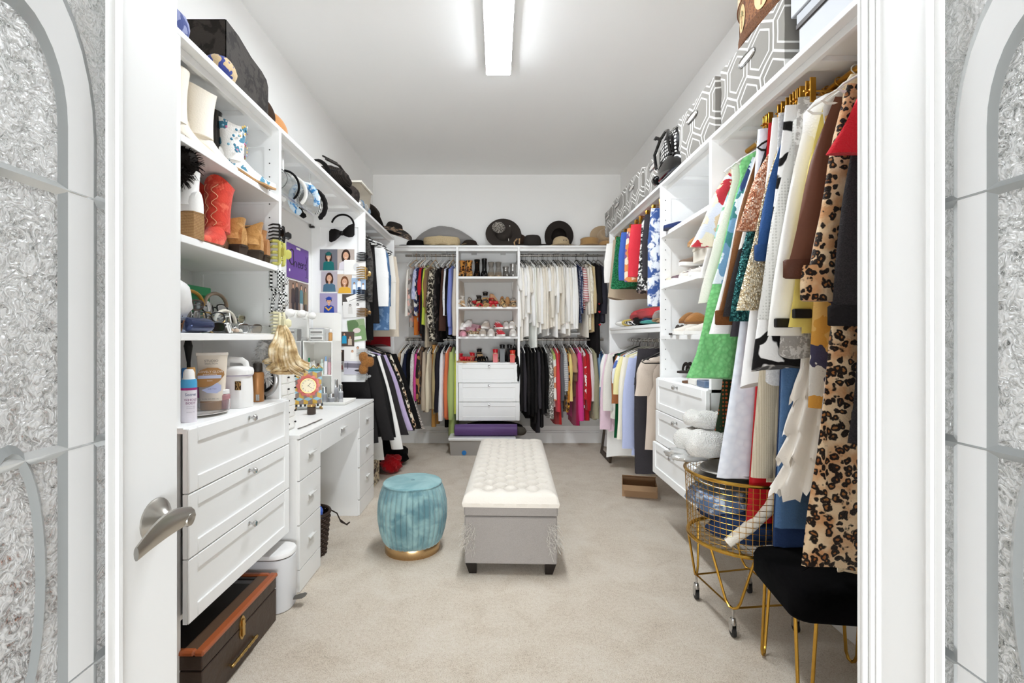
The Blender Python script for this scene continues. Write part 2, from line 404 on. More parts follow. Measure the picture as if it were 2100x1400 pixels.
def french_door(nm, xi, out, seed):
    """xi: face toward the aisle; out: -1 when the door's thickness runs to the left"""
    y0, y1, z0, z1 = .30, .8977, .012, 2.065; sw = .139; xo = xi+out*.036
    g = y0+sw, y1-sw
    root = bpy.data.objects.new(nm, None); COL.objects.link(root); root.location = (xi, y0, 0); structure(root)
    for nmp, a, b in (('stile', y0, g[0]), ('stile', g[1], y1)):
        s = MB().box(xi, a, z0, xo, b, z1, .003)
        s.build(nmp, WHITE, root)
    MB().box(xi, g[0], z0, xo, g[1], .25, .003).build('rail', WHITE, root)
    MB().box(xi, g[0], z1-.13, xo, g[1], z1, .003).build('rail', WHITE, root)
    bd = MB(); inn = -out
    for k, (w, p) in enumerate(((.006, .004), (.011, .008), (.016, .004))):
        o = (0, .006, .017)[k]
        for ya, yb in ((g[1]-o-w+.004, g[1]-o+.004), (g[0]+o-.004, g[0]+o+w-.004)):
            bd.box(xi-out*.0, ya, .25, xi+inn*p, yb, z1-.13, .0015)
        bd.box(xi, g[0], .25+o-.004, xi+inn*p, g[1], .25+o+w-.004, .0015)
    bd.build('glazing_bead', WHITE, root)
    if out > 0:
        s = MB()
        for a, w, p in ((y1-.006, .010, .011), (y1-.019, .008, .014), (y1-.031, .009, .009), (y1-.040, .007, .005)):
            s.box(xi-.0, a-w/2, z0, xi-p, a+w/2, z1, .002)
        s.build('astragal', WHITE, root)
    xg = xi+out*.014
    MB().box(xg, g[0]-.004, .246, xg+out*.005, g[1]+.004, z1-.126).build('glass_pane', glassmat(seed), root, smooth=False)
    # raised satin band with bevelled edges: two uprights joined by an arch
    yc = (y0+y1)/2; zt = H+.30
    def arch(rr, z_bot=.27, n=16):
        pts = [(yc+rr, z_bot), (yc+rr, zt)] + [(yc+rr*math.cos(PI*i/n), zt+rr*1.75*math.sin(PI*i/n)) for i in range(1, n)] + [(yc-rr, zt), (yc-rr, z_bot)]
        return pts
    def strip(rb, ra, x_face, x_base, ztop=None):
        A = arch(ra); B = arch(rb); out_ = []
        return A, B
    def band(name, ra, rb, h0, h1, mat):
        A = arch(ra); B = arch(rb); m_ = MB(); x_ = xg
        rings = []
        for (ya, za), (yb, zb) in zip(A, B):
            rings.append([(x_, ya, za), (x_+inn*h0, ya, za), (x_+inn*h1, yb, zb), (x_, yb, zb)])
        m_.loft(rings); return m_.build(name, mat, root, smooth=True, ang=25)
    band('bevel_strip', .068, .079, .0004, .005, BEVELG)
    band('satin_band', .079, .122, .005, .005, SATIN)
    band('bevel_strip', .122, .133, .005, .0004, BEVELG)
    for zz in (H+.209, H-.158, H-.49):
        m_ = MB()
        prof = [(0, -.009), (.0062, 0), (0, .009)]
        m_.loft([[(xg+inn*p, y, zz+q) for p, q in prof] for y in (g[0], g[1])]); m_.build('bevel_strip', BEVELG, root, ang=20)
    rings = []
    for i in range(33):
        a = 2*PI*i/32; c_, s_ = math.cos(a), math.sin(a)
        rings.append([(xg, yc+.036*c_, H-.32+.165*s_), (xg+inn*.006, yc+.044*c_, H-.32+.175*s_), (xg, yc+.053*c_, H-.32+.186*s_)])
    MB().loft(rings, False, False).build('bevel_strip', BEVELG, root)
    return root
d1 = french_door('door_1', -.6, -1, 3.1)
d2 = french_door('door_2', .685, 1, 7.7)
# lever handle on the left-hand door
hx, hy, hz = -.6, .838, H-.318
hn = MB()
prof = [(.0, 0), (.037, 0), (.037, .003), (.034, .006), (.024, .012), (.015, .02), (.0125, .026)]
Tx = Matrix.Translation((hx, hy, hz)) @ Matrix.Rotation(PI/2, 4, 'Y')
hn.lathe(prof, 24, T=Tx, cap1=True)
hn.lathe([(.0115, .024), (.0115, .05), (.0125, .058), (.010, .063), (.0, .064)], 20, T=Tx)
hd = hn.build('door_handle', NICKEL, d1)
lv = MB(); rings = []
for i in range(11):
    s = i/10; y = hy+.012-.125*s; z = hz+.004-.014*s**1.6+.008*math.sin(s*PI); w = .012*(1-s)+.014*math.sin(s*PI)*.5+.008*s+.003; th = .008*(1-s)+.004
    rings.append([(hx+.052+th*math.cos(a), y, z+w*math.sin(a)) for a in [2*PI*k/10 for k in range(10)]])
lv.loft(rings); lv.build('lever', NICKEL, hd)

# ---------------------------------------------------------------- closet cabinetry
ZT = H+1.003                                           # top of the long top shelf
XFL, XFR, YFB = -1.03, 1.056, 5.17                      # front planes of the three runs
LV = (H+.667, H+.339, H+.017)                           # shelf heights shared by all shoe towers
def side_panel(par, y0, y1, xa, xb, z0, z1, recs=(), name='side_panel'):
    """upright board across the run; recs: recessed rectangles (x0, z0, x1, z1) on the face toward the door"""
    m = MB()
    if not recs: m.box(xa, y0, z0, xb, y1, z1, .0015)
    else:
        m.box(xa, y0+.006, z0, xb, y1, z1, .0015)
        xs0, xs1 = min(xa, xb), max(xa, xb); rx0, rx1 = recs[0][0], recs[0][2]
        m.box(xs0, y0, z0, rx0, y0+.006, z1); m.box(rx1, y0, z0, xs1, y0+.006, z1)
        zz = z0
        for r in sorted(recs, key=lambda r: r[1]):
            m.box(rx0, y0, zz, rx1, y0+.006, r[1]); zz = r[3]
        m.box(rx0, y0, zz, rx1, y0+.006, z1)
    return m.build(name, WHITE, par)
def pins(par, y, xs, z0, z1, step=.064):
    m = MB(); z = z0
    while z < z1:
        for x in xs: m.lathe([(.0032, 0), (.0032, .001)], 8, T=Matrix.Translation((x, y, z)) @ Matrix.Rotation(PI/2, 4, 'X'))
        z += step
    stuff(m.build('pin_holes', M('#2a2826', .8), par))
def top_run(par, y0, y1, xf, xw, sg):
    """top shelf of a side run with its set-back rail and cross cleats"""
    MB().box(xf, y0, ZT-.022, xw, y1, ZT, .002).build('top_shelf', WHITE, par)
    MB().box(xf+sg*.036, y0, ZT-.05, xf+sg*.056, y1, ZT-.022, .0015).build('rail', WHITE, par)
    n = max(2, round((y1-y0)/.30))
    for i in range(n):
        y = y0+(i+.5)*(y1-y0)/n
        MB().box(xf+sg*.056, y-.03, ZT-.042, xw, y+.03, ZT-.022, .0015).build('cleat', WHITE, par)
    MB().box(xw-sg*.02, y0, ZT-.13, xw, y1, ZT-.022, .002).build('rail', WHITE, par)
def knob(par, x, y, z, dx, dy):
    T = Matrix.Translation((x, y, z)) @ (Matrix.Rotation(PI/2*sgn(dx), 4, 'Y') if dx else Matrix.Rotation(PI/2, 4, 'X'))
    m = MB(); m.lathe([(.008, 0), (.008, .003), (.004, .006), (.004, .016), (.011, .02), (.0125, .026), (.009, .031), (0, .032)], 14, T=T)
    m.build('knob', CHROME, par)
def shaker_x(par, xf, dx, y0, y1, z0, z1, fr=.047, t=.02):
    """drawer front lying in a plane x = xf, its face toward dx"""
    m = MB(); xb = xf-dx*t; xi = xf-dx*.007
    m.box(xb, y0, z0, xi, y1, z1)
    for a in ((y0, z0, y0+fr, z1), (y1-fr, z0, y1, z1), (y0+fr, z0, y1-fr, z0+fr), (y0+fr, z1-fr, y1-fr, z1)):
        m.box(xi, a[0], a[1], xf, a[2], a[3], .0025)
    d = m.build('drawer', WHITE, par); knob(d, xf, (y0+y1)/2, z1-fr*.5, dx, 0); return d

# left run: shelf tower with drawers
A = E('shelf_tower', 'white shelf tower with boots, trays and three shaker drawers beside the desk', 'cabinet', (-1.24, 1.9, 0))
xr0, xr1 = -1.39, -1.10
recs = [(xr0, H-.26, xr1, H-.02), (xr0, H+.08, xr1, H+.30), (xr0, H+.36, xr1, H+.63), (xr0, H+.69, xr1, H+.90)]
side_panel(A, 1.53, 1.555, XFL, XL+.002, 0, ZT-.022)
side_panel(A, 2.255, 2.28, XFL, XL+.002, .30, ZT-.022, recs)
top_run(A, 1.53, 2.28, XFL, XL+.002, -1)
for z in LV: MB().box(XFL, 1.555, z-.025, XL+.012, 2.255, z, .0015).build('shelf', WHITE, A)
MB().box(XL+.002, 1.555, .30, XL+.010, 2.255, ZT-.022).build('back_panel', M('#e2e2e2', .5), A)
MB().box(-1.005, 1.53, .912, XL+.012, 2.28, .932, .0015).build('counter', WHITE, A)
MB().box(XFL-.0, 1.555, .30, XL+.012, 2.255, .318, .0015).build('floor_board', WHITE, A)
for i in range(3):
    shaker_x(A, -.985, 1, 1.526, 2.262, .304+i*.2093, .304+(i+1)*.2093-.004)
pins(A, 2.2549, (-1.075,), H-.2, H+.9); 
# left run: open bay over the desk, then the hanging bay
B = E('desk_bay_shelf', 'white top shelf bridging over the vanity desk, headbands slung beneath', 'shelf', (-1.24, 3.0, 2.0))
top_run(B, 2.28, 3.71, XFL, XL+.002, -1)
Cc = E('hanging_bay', 'white hanging closet bay of two rods beyond the photo panel', 'cabinet', (-1.24, 4.2, 1.0))
side_panel(Cc, 3.71, 3.735, XFL, XL+.002, .88, ZT-.022, [(-1.375, H+.62, -1.08, H+.86)], name='end_panel')
side_panel(Cc, 4.765, 4.79, XFL, XL+.002, 0, ZT-.022)
top_run(Cc, 3.71, 4.79, XFL, XL+.002, -1)
def rod(par, a, b, mat=NICKEL, r=.0125):
    return MB().tube([a, b], r, 12).build('closet_rod', mat, par)
ZR1, ZR2 = ZT-.08, H-.02
rod(Cc, (-1.235, 3.735, ZR1), (-1.235, 4.765, ZR1)); rod(Cc, (-1.235, 3.735, ZR2), (-1.235, 4.765, ZR2))

# right run
XRW = XR-.002
Fu = E('long_hanging_bay', 'white hanging bay packed with long robes and dresses above the gold basket', 'cabinet', (1.24, 1.85, 1.0))
side_panel(Fu, 1.27, 1.295, XFR, XRW, 0, ZT-.022)
top_run(Fu, 1.27, 2.385, XFR, XRW, 1)
rod(Fu, (1.235, 1.295, ZR1), (1.235, 2.36, ZR1), GOLD)
Ee = E('shoe_tower', 'white shoe tower with three shaker drawers behind the gold basket', 'cabinet', (1.24, 2.75, 0))
side_panel(Ee, 2.36, 2.385, XFR, XRW, .36, ZT-.022)
side_panel(Ee, 3.083, 3.108, XFR, XRW, .36, ZT-.022, [(1.12, H-.2, 1.385, H-.02), (1.12, H+.05, 1.385, H+.30), (1.12, H+.36, 1.385, H+.63), (1.12, H+.69, 1.385, H+.90)])
top_run(Ee, 2.385, 3.108, XFR, XRW, 1)
for z in LV: MB().box(XFR, 2.385, z-.025, XRW-.01, 3.083, z, .0015).build('shelf', WHITE, Ee)
MB().box(XRW-.010, 2.385, .36, XRW-.001, 3.083, ZT-.022).build('back_panel', M('#e2e2e2', .5), Ee)
MB().box(1.04, 2.36, .948, XRW-.01, 3.108, .966, .0015).build('counter', WHITE, Ee)
for i, pull in enumerate((.035, .004, .0)):
    shaker_x(Ee, 1.02-pull*.6, -1, 2.34, 3.075, .362+i*.2013, .362+(i+1)*.2013-.004)
pins(Ee, 3.0829, (1.085,), H-.2, H+.9)
Du = E('double_hanging_bay', 'white hanging bay with clipped pants over a shelf and shirts', 'cabinet', (1.24, 3.8, 1.0))
side_panel(Du, 4.495, 4.52, XFR, XRW, .36, ZT-.022)
top_run(Du, 3.108, 4.52, XFR, XRW, 1)
MB().box(XFR, 3.108, H+.073, XRW, 4.495, H+.095, .0015).build('shelf', WHITE, Du)
MB().box(XFR+.005, 3.108, H+.04, XFR+.025, 4.495, H+.073, .0015).build('rail', WHITE, Du)
MB().box(XRW-.010, 3.108, .36, XRW-.001, 4.495, ZT-.022).build('back_panel', M('#e2e2e2', .5), Du)
rod(Du, (1.235, 3.108, ZR1), (1.235, 4.495, ZR1), GOLD); rod(Du, (1.235, 3.108, ZR2), (1.235, 4.495, ZR2))

# back run: two hanging bays and the shoe shelves between them
YW = YB-.002
def top_back(par, x0, x1):
    MB().box(x0, YFB, ZT-.022, x1, YW, ZT, .002).build('top_shelf', WHITE, par)
    MB().box(x0, YFB+.03, ZT-.056, x1, YFB+.05, ZT-.022, .0015).build('rail', WHITE, par)
    n = max(2, round((x1-x0)/.3))
    for i in range(n):
        x = x0+(i+.5)*(x1-x0)/n
        MB().box(x-.03, YFB+.05, ZT-.042, x+.03, YW, ZT-.022, .0015).build('cleat', WHITE, par)
    MB().box(x0, YW-.02, ZT-.13, x1, YW, ZT-.022, .002).build('rail', WHITE, par)
Gu = E('corner_hanging_bay', 'white hanging bay of mixed blouses between desk corner and shoe shelves', 'cabinet', (-.95, 5.36, 1.0))
Hu = E('shoe_shelves', 'white unit of shoe shelves over three drawers, centred on the back wall', 'cabinet', (-.1, 5.36, .33))
Iu = E('white_blouse_bay', 'white hanging bay of white tops over bright tops, back wall', 'cabinet', (.75, 5.36, 1.0))
xa, xb = -.435, .232
top_back(Gu, XL+.002, xa); top_back(Hu, xa, xb); top_back(Iu, xb, XR-.002)
for u, x0, x1 in ((Gu, -1.03, xa-.013), (Iu, xb+.013, 1.19)):
    MB().box(x0, YW-.008, .2, x1, YW, ZT-.13).build('back_panel', M('#d4d3d0', .55), u)  # greyer than the cabinet white: shade inside the bays put into the colour
    rod(u, (x0, 5.36, ZR1), (x1, 5.36, ZR1)); rod(u, (x0, 5.36, ZR2), (x1, 5.36, ZR2))
MB().box(xb+.013, 5.42, H+.04, 1.19, YW-.008, H+.062, .0015).build('shelf', WHITE, Iu)
for x in (xa, xb): MB().box(x-.013, YFB, .33, x+.013, YW, ZT-.022, .0015).build('side_panel', WHITE, Hu)
for z in LV: MB().box(xa+.013, YFB, z-.025, xb-.013, YW-.008, z, .0015).build('shelf', WHITE, Hu)
MB().box(xa+.013, YFB-.005, .938, xb-.013, YW-.008, .956, .0015).build('counter', WHITE, Hu)
MB().box(xa+.013, YW-.008, .33, xb-.013, YW, ZT-.022).build('back_panel', M('#d4d3d0', .55), Hu)  # same grey, the shade behind the shoe shelves painted in
for i in range(3):
    z0, z1 = .332+i*.2035, .332+(i+1)*.2035-.004
    yf = YFB-.028-(.012 if i < 2 else 0); x0, x1 = -.415, .238 if i < 2 else .226; m = MB(); yi = yf+.007
    if i == 2: x0 = -.425
    m.box(x0, yi, z0, x1, yf+.02, z1)
    for a in ((x0, z0, x0+.045, z1), (x1-.045, z0, x1, z1), (x0+.045, z0, x1-.045, z0+.045), (x0+.045, z1-.045, x1-.045, z1)):
        m.box(a[0], yf, a[1], a[2], yi, a[3], .0025)
    d = m.build('drawer', WHITE, Hu); knob(d, -.09, yf, z1-.022, 0, -1)

# ---------------------------------------------------------------- vanity desk
Dk = E('vanity_desk', 'white kneehole vanity desk with drawers in both pedestals', 'desk', (-1.19, 2.97, 0))
dw = M('#e9e8e6', .38)
xd = -.946; dz = .756; ya, yb_, yc_, yd = 2.285, 2.56, 3.28, 3.66
MB().box(xd, ya, dz-.02, XL+.004, yd, dz, .002).build('top', dw, Dk)
def pedestal(a, b):
    m = MB(); m.box(xd-.012, a, 0, XL+.02, a+.016, dz-.02, .001); m.box(xd-.012, b-.016, 0, XL+.02, b, dz-.02, .001)
    m.box(XL+.02, a, 0, XL+.03, b, dz-.02); m.box(xd-.03, a+.016, 0, xd-.02, b-.016, dz-.02); m.build('pedestal', dw, Dk)
    MB().box(xd-.02, a+.003, .002, xd, b-.003, .105, .001).build('plinth', dw, Dk)
    zs = (.109, .322, .535, .734)
    if a > 3: zs = (.109, .33, .53, .734)
    for i in range(3):
        z0, z1 = zs[i], zs[i+1]-.004
        d = MB().box(xd-.018, a+.003, z0, xd, b-.003, z1, .0015).build('drawer', dw, Dk)
        pull(d, (a+b)/2, (z0+z1)/2+.01)
def pull(d, y, z, w=.085):
    h = MB().box(xd, y-w*.38, z-.028, xd+.002, y+w*.38, z+.004).box(xd, y-w*.38, z-.002, xd+.014, y+w*.38, z+.003, .001).box(xd+.011, y-w*.5, z-.003, xd+.018, y+w*.5, z+.005, .0015)
    h.build('handle', M('#dcdbd8', .3, .2), d)
pedestal(ya, yb_); pedestal(yc_, yd)
MB().box(XL+.02, yb_, .12, XL+.03, yc_, dz-.02).build('back_panel', dw, Dk)
d = MB().box(xd-.018, yb_+.002, .605, xd, yc_-.002, dz-.024, .0015).box(-1.35, yb_+.01, .62, xd-.018, yc_-.01, .70).build('drawer', dw, Dk)
pull(d, (yb_+yc_)/2, .675, .10)
# ---------------------------------------------------------------- hanging clothes
def top_body(w, wh, L, t, seed, z0=-.075, straps=False, folds=4, amp=.006, neck=.05):
    r = random.Random(seed); ph = r.uniform(0, 6); ph2 = r.uniform(0, 6)
    m = MB(); n = 20
    if straps: rows = [(0, .10, .3), (.03, w*.92, .7), (.08, w*.98, 1)]
    else: rows = [(0, neck, .3), (.012, neck+.03, .4), (.045, w*.9, .55), (.075, w, .65), (.13, w*.97, .8)]
    k = 8
    for i in range(1, k+1):
        s = i/k; d = rows[-1][0] if i == 1 else None
        rows.append((.13+(L-.13)*s, w*.97+(wh-w*.97)*s, 1+.25*s))
    rings = []
    for d, ww, tt in rows:
        s = min(1, d/max(L, .01)); ring = []
        for j in range(n):
            a = 2*PI*j/n; c_, s_ = math.cos(a), math.sin(a)
            x = ww*spow(c_, .75); y = t*tt*spow(s_, .8)
            y += amp*s*math.sin(folds*PI*x/max(w, .05)+ph)+amp*.6*s*math.sin(2.3*folds*x/max(w, .05)+ph2+3*s)
            x += .006*math.sin(5*s+ph2)*s
            z = z0-d-(.012*math.sin(3*x/max(wh, .05)+ph) if d >= L*.98 else 0)
            ring.append((x, y, z))
        rings.append(ring)
    m.loft(rings); return m
def sleeve_mb(side, w, L, t, seed, r0=.062, r1=.042, splay=0., z0=-.075, flare=False, ry=None):
    r = random.Random(seed+side); ph = r.uniform(0, 6); m = MB(); n = 12; k = 8; rings = []
    for i in range(k+1):
        s = i/k; rx = r0+(r1-r0)*s
        if flare and s > .75: rx = r1+.02*math.sin((s-.75)*4*PI)
        cx = w-.035+.035*math.sin(min(1, s*2.2)*PI/2)+splay*s**1.1-.004*math.sin(6*s+ph); z = z0-.06-L*s
        tt = t*(.42+.75*math.sin(PI*min(1, .08+.72*s))**.8)*(.9+.2*math.sin(3*s+ph)**2)
        rings.append([(side*(cx+rx*spow(math.cos(2*PI*j/n), .85)), tt*spow(math.sin(2*PI*j/n), .85)+.004*math.sin(9*s+ph+j), z+.008*math.cos(2*PI*j/n)*(1-s)) for j in range(n)])
    m.loft(rings); return m
def pants_mb(w, L, t, seed, leg=.6, z0=-.10, fl=0.):
    """waistband clipped to a hanger, two legs"""
    r = random.Random(seed); ph = r.uniform(0, 6); m = MB(); n = 18
    rise = min(.26, L*.55); rings = []
    for i in range(6):
        s = i/5; d = rise*s; ww = w*(1+.12*s); rings.append([(ww*spow(math.cos(2*PI*j/n), .7), t*(1+.3*s)*spow(math.sin(2*PI*j/n), .8)+.003*math.sin(6*j+ph)*s, z0-d) for j in range(n)])
    m.loft(rings)
    for sd in (-1, 1):
        rings = []
        for i in range(9):
            s = i/8; hw = w*.56*(1-s)+w*leg*.5*s*(1+fl); cx = sd*(w*1.10*(1+fl*s**1.3)-hw*.98)+.004*math.sin(5*s+ph)*s
            z = z0-rise*.8-(L-rise*.8)*s
            rings.append([(cx+hw*spow(math.cos(2*PI*j/n), .75), sd*.004+t*1.15*spow(math.sin(2*PI*j/n), .8)+.004*math.sin(4*j+7*s+ph)*s, z) for j in range(n)])
        m.loft(rings)
    return m
def skirt_mb(w, wh, L, t, seed, z0=-.10, folds=7, amp=.012, tiers=0):
    r = random.Random(seed); ph = r.uniform(0, 6); m = MB(); n = 44 if not tiers else 72; k = 10 if not tiers else 28; rings = []
    for i in range(k+1):
        s = i/k; ww = w+(wh-w)*s**1.1; tb = 0
        if tiers: tb = .034*((s*tiers) % 1.)**1.5
        rings.append([((ww+tb*1.5)*math.cos(2*PI*j/n), (t*(1+s*.6)+tb)*math.sin(2*PI*j/n)+amp*s*math.sin(folds*2*PI*j/n+ph), z0-L*s-(.014*math.sin(3*2*PI*j/n+ph) if i == k else 0)-(.022*math.sin(5*2*PI*j/n+ph+i)*((s*tiers) % 1.)**2 if tiers else 0)) for j in range(n)])
    m.loft(rings); return m
_gi = [0]
def press(m, loc, rot):
    """cloth that would pass through a wall lies flat against it instead"""
    c, n = math.cos(rot), math.sin(rot); out = []
    for x, y, z in m.v:
        wx, wy = loc[0]+c*x-n*y, loc[1]+n*x+c*y
        px_, py_ = min(max(wx, XL+.012), XR-.010), min(wy, YB-.014)
        dx, dy = px_-loc[0], py_-loc[1]; out.append((c*dx+n*dy, -n*dx+c*dy, z))
    m.v = out
    return m
def garment(name, cat, label, loc, rot=0, kind='top', w=.2, wh=None, zb=1., mat=None, t=.013, sl=0., splay=0., group=None, flare=False, leg=.6, cuffmat=None,
            collar=None, hood=None, r0=.062, r1=.042, folds=4, amp=.006, tiers=0, straps=False, z0=None, cuffw=None, fl=0.):
    """loc: the point on the rod where its hanger hooks on; zb: height of its hem"""
    _gi[0] += 1; sd = _gi[0]*7
    wh = wh or w*1.02
    if z0 is None: z0 = -.075 if kind in ('top', 'dress') else -.055
    L = loc[2]+z0-zb
    if kind in ('top', 'dress'): m = top_body(w, wh, L, t, sd, z0, straps, folds, amp)
    elif kind == 'pants': m = pants_mb(w, L, t, sd, leg, z0, fl)
    else: m = skirt_mb(w, wh, L, t, sd, z0, folds, amp, tiers)
    o = press(m, loc, rot).build(name, mat, None, loc=loc, rot=(0, 0, rot), world=False, ang=80)
    tag(o, label, cat, group)
    if sl:
        for s in (-1, 1):
            p = press(sleeve_mb(s, w, sl, t*.95, sd, r0, r1, splay, z0, flare), loc, rot).build('sleeve', mat, o, world=False, ang=80)
            if cuffmat or cuffw:
                cx = w+splay; z = z0-.06-sl; cw = cuffw or r1+.004; c = MB(); n = 12
                c.loft([[(s*(cx+q*cw*spow(math.cos(2*PI*j/n), .85)), t*1.15*spow(math.sin(2*PI*j/n), .85), z+dz) for j in range(n)] for dz, q in ((.05 if not cuffw else .10, .9), (.045, 1), (-.008, 1), (-.012, .9))])
                press(c, loc, rot).build('cuff', cuffmat or mat, p, world=False, ang=60)
    if collar:
        c = MB(); n = 16
        c.loft([[((.05+.03*q)*math.cos(2*PI*j/n), (t*1.3+.012*q)*math.sin(2*PI*j/n), z0+zz) for j in range(n)] for q, zz in ((.3, -.03), (1.1, -.035), (.9, -.005), (.2, .02))])
        c.build('collar', collar, o, world=False)
    if hood:
        c = MB(); n = 16
        c.loft([[((.06+.075*q)*math.cos(2*PI*j/n)-.01*q, (t*1.2+.016*q)*math.sin(2*PI*j/n)+.004*math.sin(5*j), z0+zz) for j in range(n)] for q, zz in ((.1, .02), (.5, .0), (1, -.05), (1.05, -.12), (.7, -.19), (.2, -.21))])
        c.build('hood', hood, o, world=False)
    return o
_hm = {}
def hook_pts(r=.018): return [(-.004, 0, -.012), (-.016, 0, -.002)] + [(r*math.cos(a), 0, r*math.sin(a)) for a in [PI*.85-PI*1.2*i/8 for i in range(9)]] + [(.004, 0, -.03), (0, 0, -.055)]
def hanger(label, group, loc, rot, col='white', kind='plain', w=.19):
    k = (col, kind, round(w, 2))
    mat = {'white': M('#f2f1ee', .35), 'black': M('#15130f', .6), 'gold': GOLD, 'grey': M('#8f8a83', .5), 'wire': NICKEL, 'tan': M('#c9a67c', .5)}[col]
    if k not in _hm:
        m = MB(); m.tube(hook_pts(), .0022, 6)
        if kind == 'plain':
            m.tube([(0, 0, -.05), (-.04, 0, -.062), (-w*.9, 0, -.125), (-w, 0, -.14), (-w*.9, 0, -.15), (w*.9, 0, -.15), (w, 0, -.14), (w*.9, 0, -.125), (.04, 0, -.062), (0, 0, -.05)], .0045, 6)
            _hm[k] = [('hanger', m)]
        else:
            m.tube([(0, 0, -.03), (0, 0, -.055)], .003, 6); m.tube([(-w, 0, -.032), (w, 0, -.032)], .0035, 6)
            cl = []
            for s in (-1, 1):
                c = MB(); c.box(s*w*.8-.011, -.015, -.078, s*w*.8+.011, -.010, .012, .002); c.box(s*w*.8-.011, .010, -.078, s*w*.8+.011, .015, .012, .002); c.box(s*w*.8-.009, -.011, -.036, s*w*.8+.009, .011, -.028)
                cl.append(c)
            _hm[k] = [('hanger', m)] + [('clip', c) for c in cl]
        _hm[k] = [(n, mb, mb.build(n, mat, world=False)) for n, mb in _hm[k]]
        root = _hm[k][0][2]
        for n, mb, ob in _hm[k][1:]: ob.parent = root
        _hm[k] = root; r = root; first = True
    else: first = False
    if first:
        r = _hm[k]; r.location = loc; r.rotation_euler = (0, 0, rot); return tag(r, label, 'hanger', group)
    return dup(_hm[k], loc, (0, 0, rot), label, group)
def zb(y, Y): return H-(y-693)*Y/980

PL = lambda c, **k: fab(c, **k)
w1, w2, w3, w4 = PL('#f3f1ed'), PL('#ece7de'), PL('#e6dfd2'), PL('#f5f4f2')
blk, blk2, char = PL('#131212'), PL('#1f1d1d'), PL('#39363a')
leo = fab('#e3c7a2', 'leopard', '#21160f', '#a06c3c', s=2.0, sheen=.4, bump=.5)
leo2 = fab('#e6ddca', 'leopard', '#1a1613', '#8b7452', s=1.5)
hound = fab('#cfc6bd', 'check', '#5c524b', s=1.6)
zeb = fab('#cfc5b2', 'mottle', '#2a251f', s=1.1)
denim, denimL, denimD = PL('#4f6f96', bump=.6), PL('#86a5c8', bump=.6), PL('#27395c', bump=.6)

# ---- long garments on the front right rod, nearest first
RZ = ZR1; RX = 1.235
def Fg(name, cat, label, Y, zb_, **k):
    if k.get('kind', 'top') == 'top' and k.get('sl'):          # soft shoulders: narrow at the neck, sleeves swinging out toward the aisle
        w0 = k['w']; k.setdefault('wh', w0*1.02); k['w'] = w0*.62; k['splay'] = k.get('splay', 0)+w0*.38; k['r0'] = k.get('r0', .062)*.9
    return garment(name, cat, label, (k.pop('x', RX), Y, RZ), zb=zb_, **k)
Fg('sweater', 'sweater', 'bright red knit sweater with flared short sleeves beside the door stile', 1.40, 1.58, w=.150, wh=.15, sl=.25, splay=.055, r1=.062, mat=PL('#c41e2a', bump=.5), r0=.055)
Fg('coat', 'coat', 'charcoal fleece coat hanging nearest the door stile', 1.435, zb(915, 1.43), w=.165, wh=.185, sl=.74, splay=.025, mat=fab('#3a3637', 'knit', '#2b2829', s=3.), cuffmat=PL('#242122'), r0=.055, r1=.05)
lp = Fg('robe', 'robe', 'long leopard print fleece robe with deep turned cuffs', 1.50, zb(1165, 1.5), w=.165, wh=.285, sl=.66, splay=.035, mat=leo, cuffmat=leo, cuffw=.085, t=.02, r0=.075, r1=.065, collar=leo, amp=.01)
Fg('slip', 'dress', 'champagne lace slip whose hem shows under the leopard robe', 1.535, zb(1178, 1.535), w=.13, wh=.14, mat=fab('#cdb48f', 'mottle', '#e3d2b4', s=2.), straps=True)
Fg('blouse', 'blouse', 'brown satin blouse with wide stitched cuffs behind the leopard robe', 1.575, 1.42, w=.165, wh=.18, sl=.58, splay=.055, mat=PL('#6b4638', rough=.42, bump=.1), cuffmat=PL('#5a392d', rough=.42), r0=.06, r1=.07, t=.016)
Fg('dress', 'dress', 'yellow and grey leaf print dress, hem below the yellow raincoat', 1.61, zb(830, 1.61), w=.14, wh=.185, mat=fab('#d9a04a', 'floral', '#dcdad4', '#45425a', s=.8, c4='#e5b96c'))
Fg('raincoat', 'coat', 'pale yellow raincoat with a black cuff tab', 1.645, zb(688, 1.645), w=.15, wh=.20, sl=.75, splay=.03, mat=PL('#e2cd6e', rough=.4, bump=.1), r1=.055)
Fg('raincoat', 'coat', 'white hooded raincoat with black cuff tabs and gold logo pin', 1.70, zb(668, 1.70), w=.165, wh=.22, sl=.78, splay=.045, mat=PL('#f1efea', rough=.45, bump=.15), r0=.075, r1=.066, hood=w4, t=.018)
tul = fab('#f3eee6', rough=.7, bump=.1); tr_ = None
for k in range(5):
    m = MB(); n = 90; rings = []; rq = random.Random(40+k); jag = [rq.uniform(-.035, .02) for _ in range(n)]
    zt0 = RZ-.86-.112*k; zt1 = zt0-.17
    if k == 0: zt0 = RZ-.05
    for i in range(7):
        s = i/6; q = (.092+.012*k)+(.042+.012*k)*s**.8 if k else .05+.07*s**.7
        rings.append([(q*(1+.10*s*math.sin(13*2*PI*j/n+k))*math.cos(2*PI*j/n), (.014+.006*k+.01*s)*(1+.2*s*math.sin(13*2*PI*j/n+k))*math.sin(2*PI*j/n), zt0+(zt1-zt0)*s-RZ+(jag[j] if i == 6 else jag[j]*.3 if i == 5 else 0)) for j in range(n)])
    m.loft(rings, k == 0, False)
    if tr_ is None: tr_ = tag(m.build('skirt', tul, None, loc=(RX, 1.74, RZ), world=False, ang=80), 'ivory tulle skirt of ragged tiers above the gold basket', 'skirt')
    else: m.build('tier', tul, tr_, world=False, ang=80)
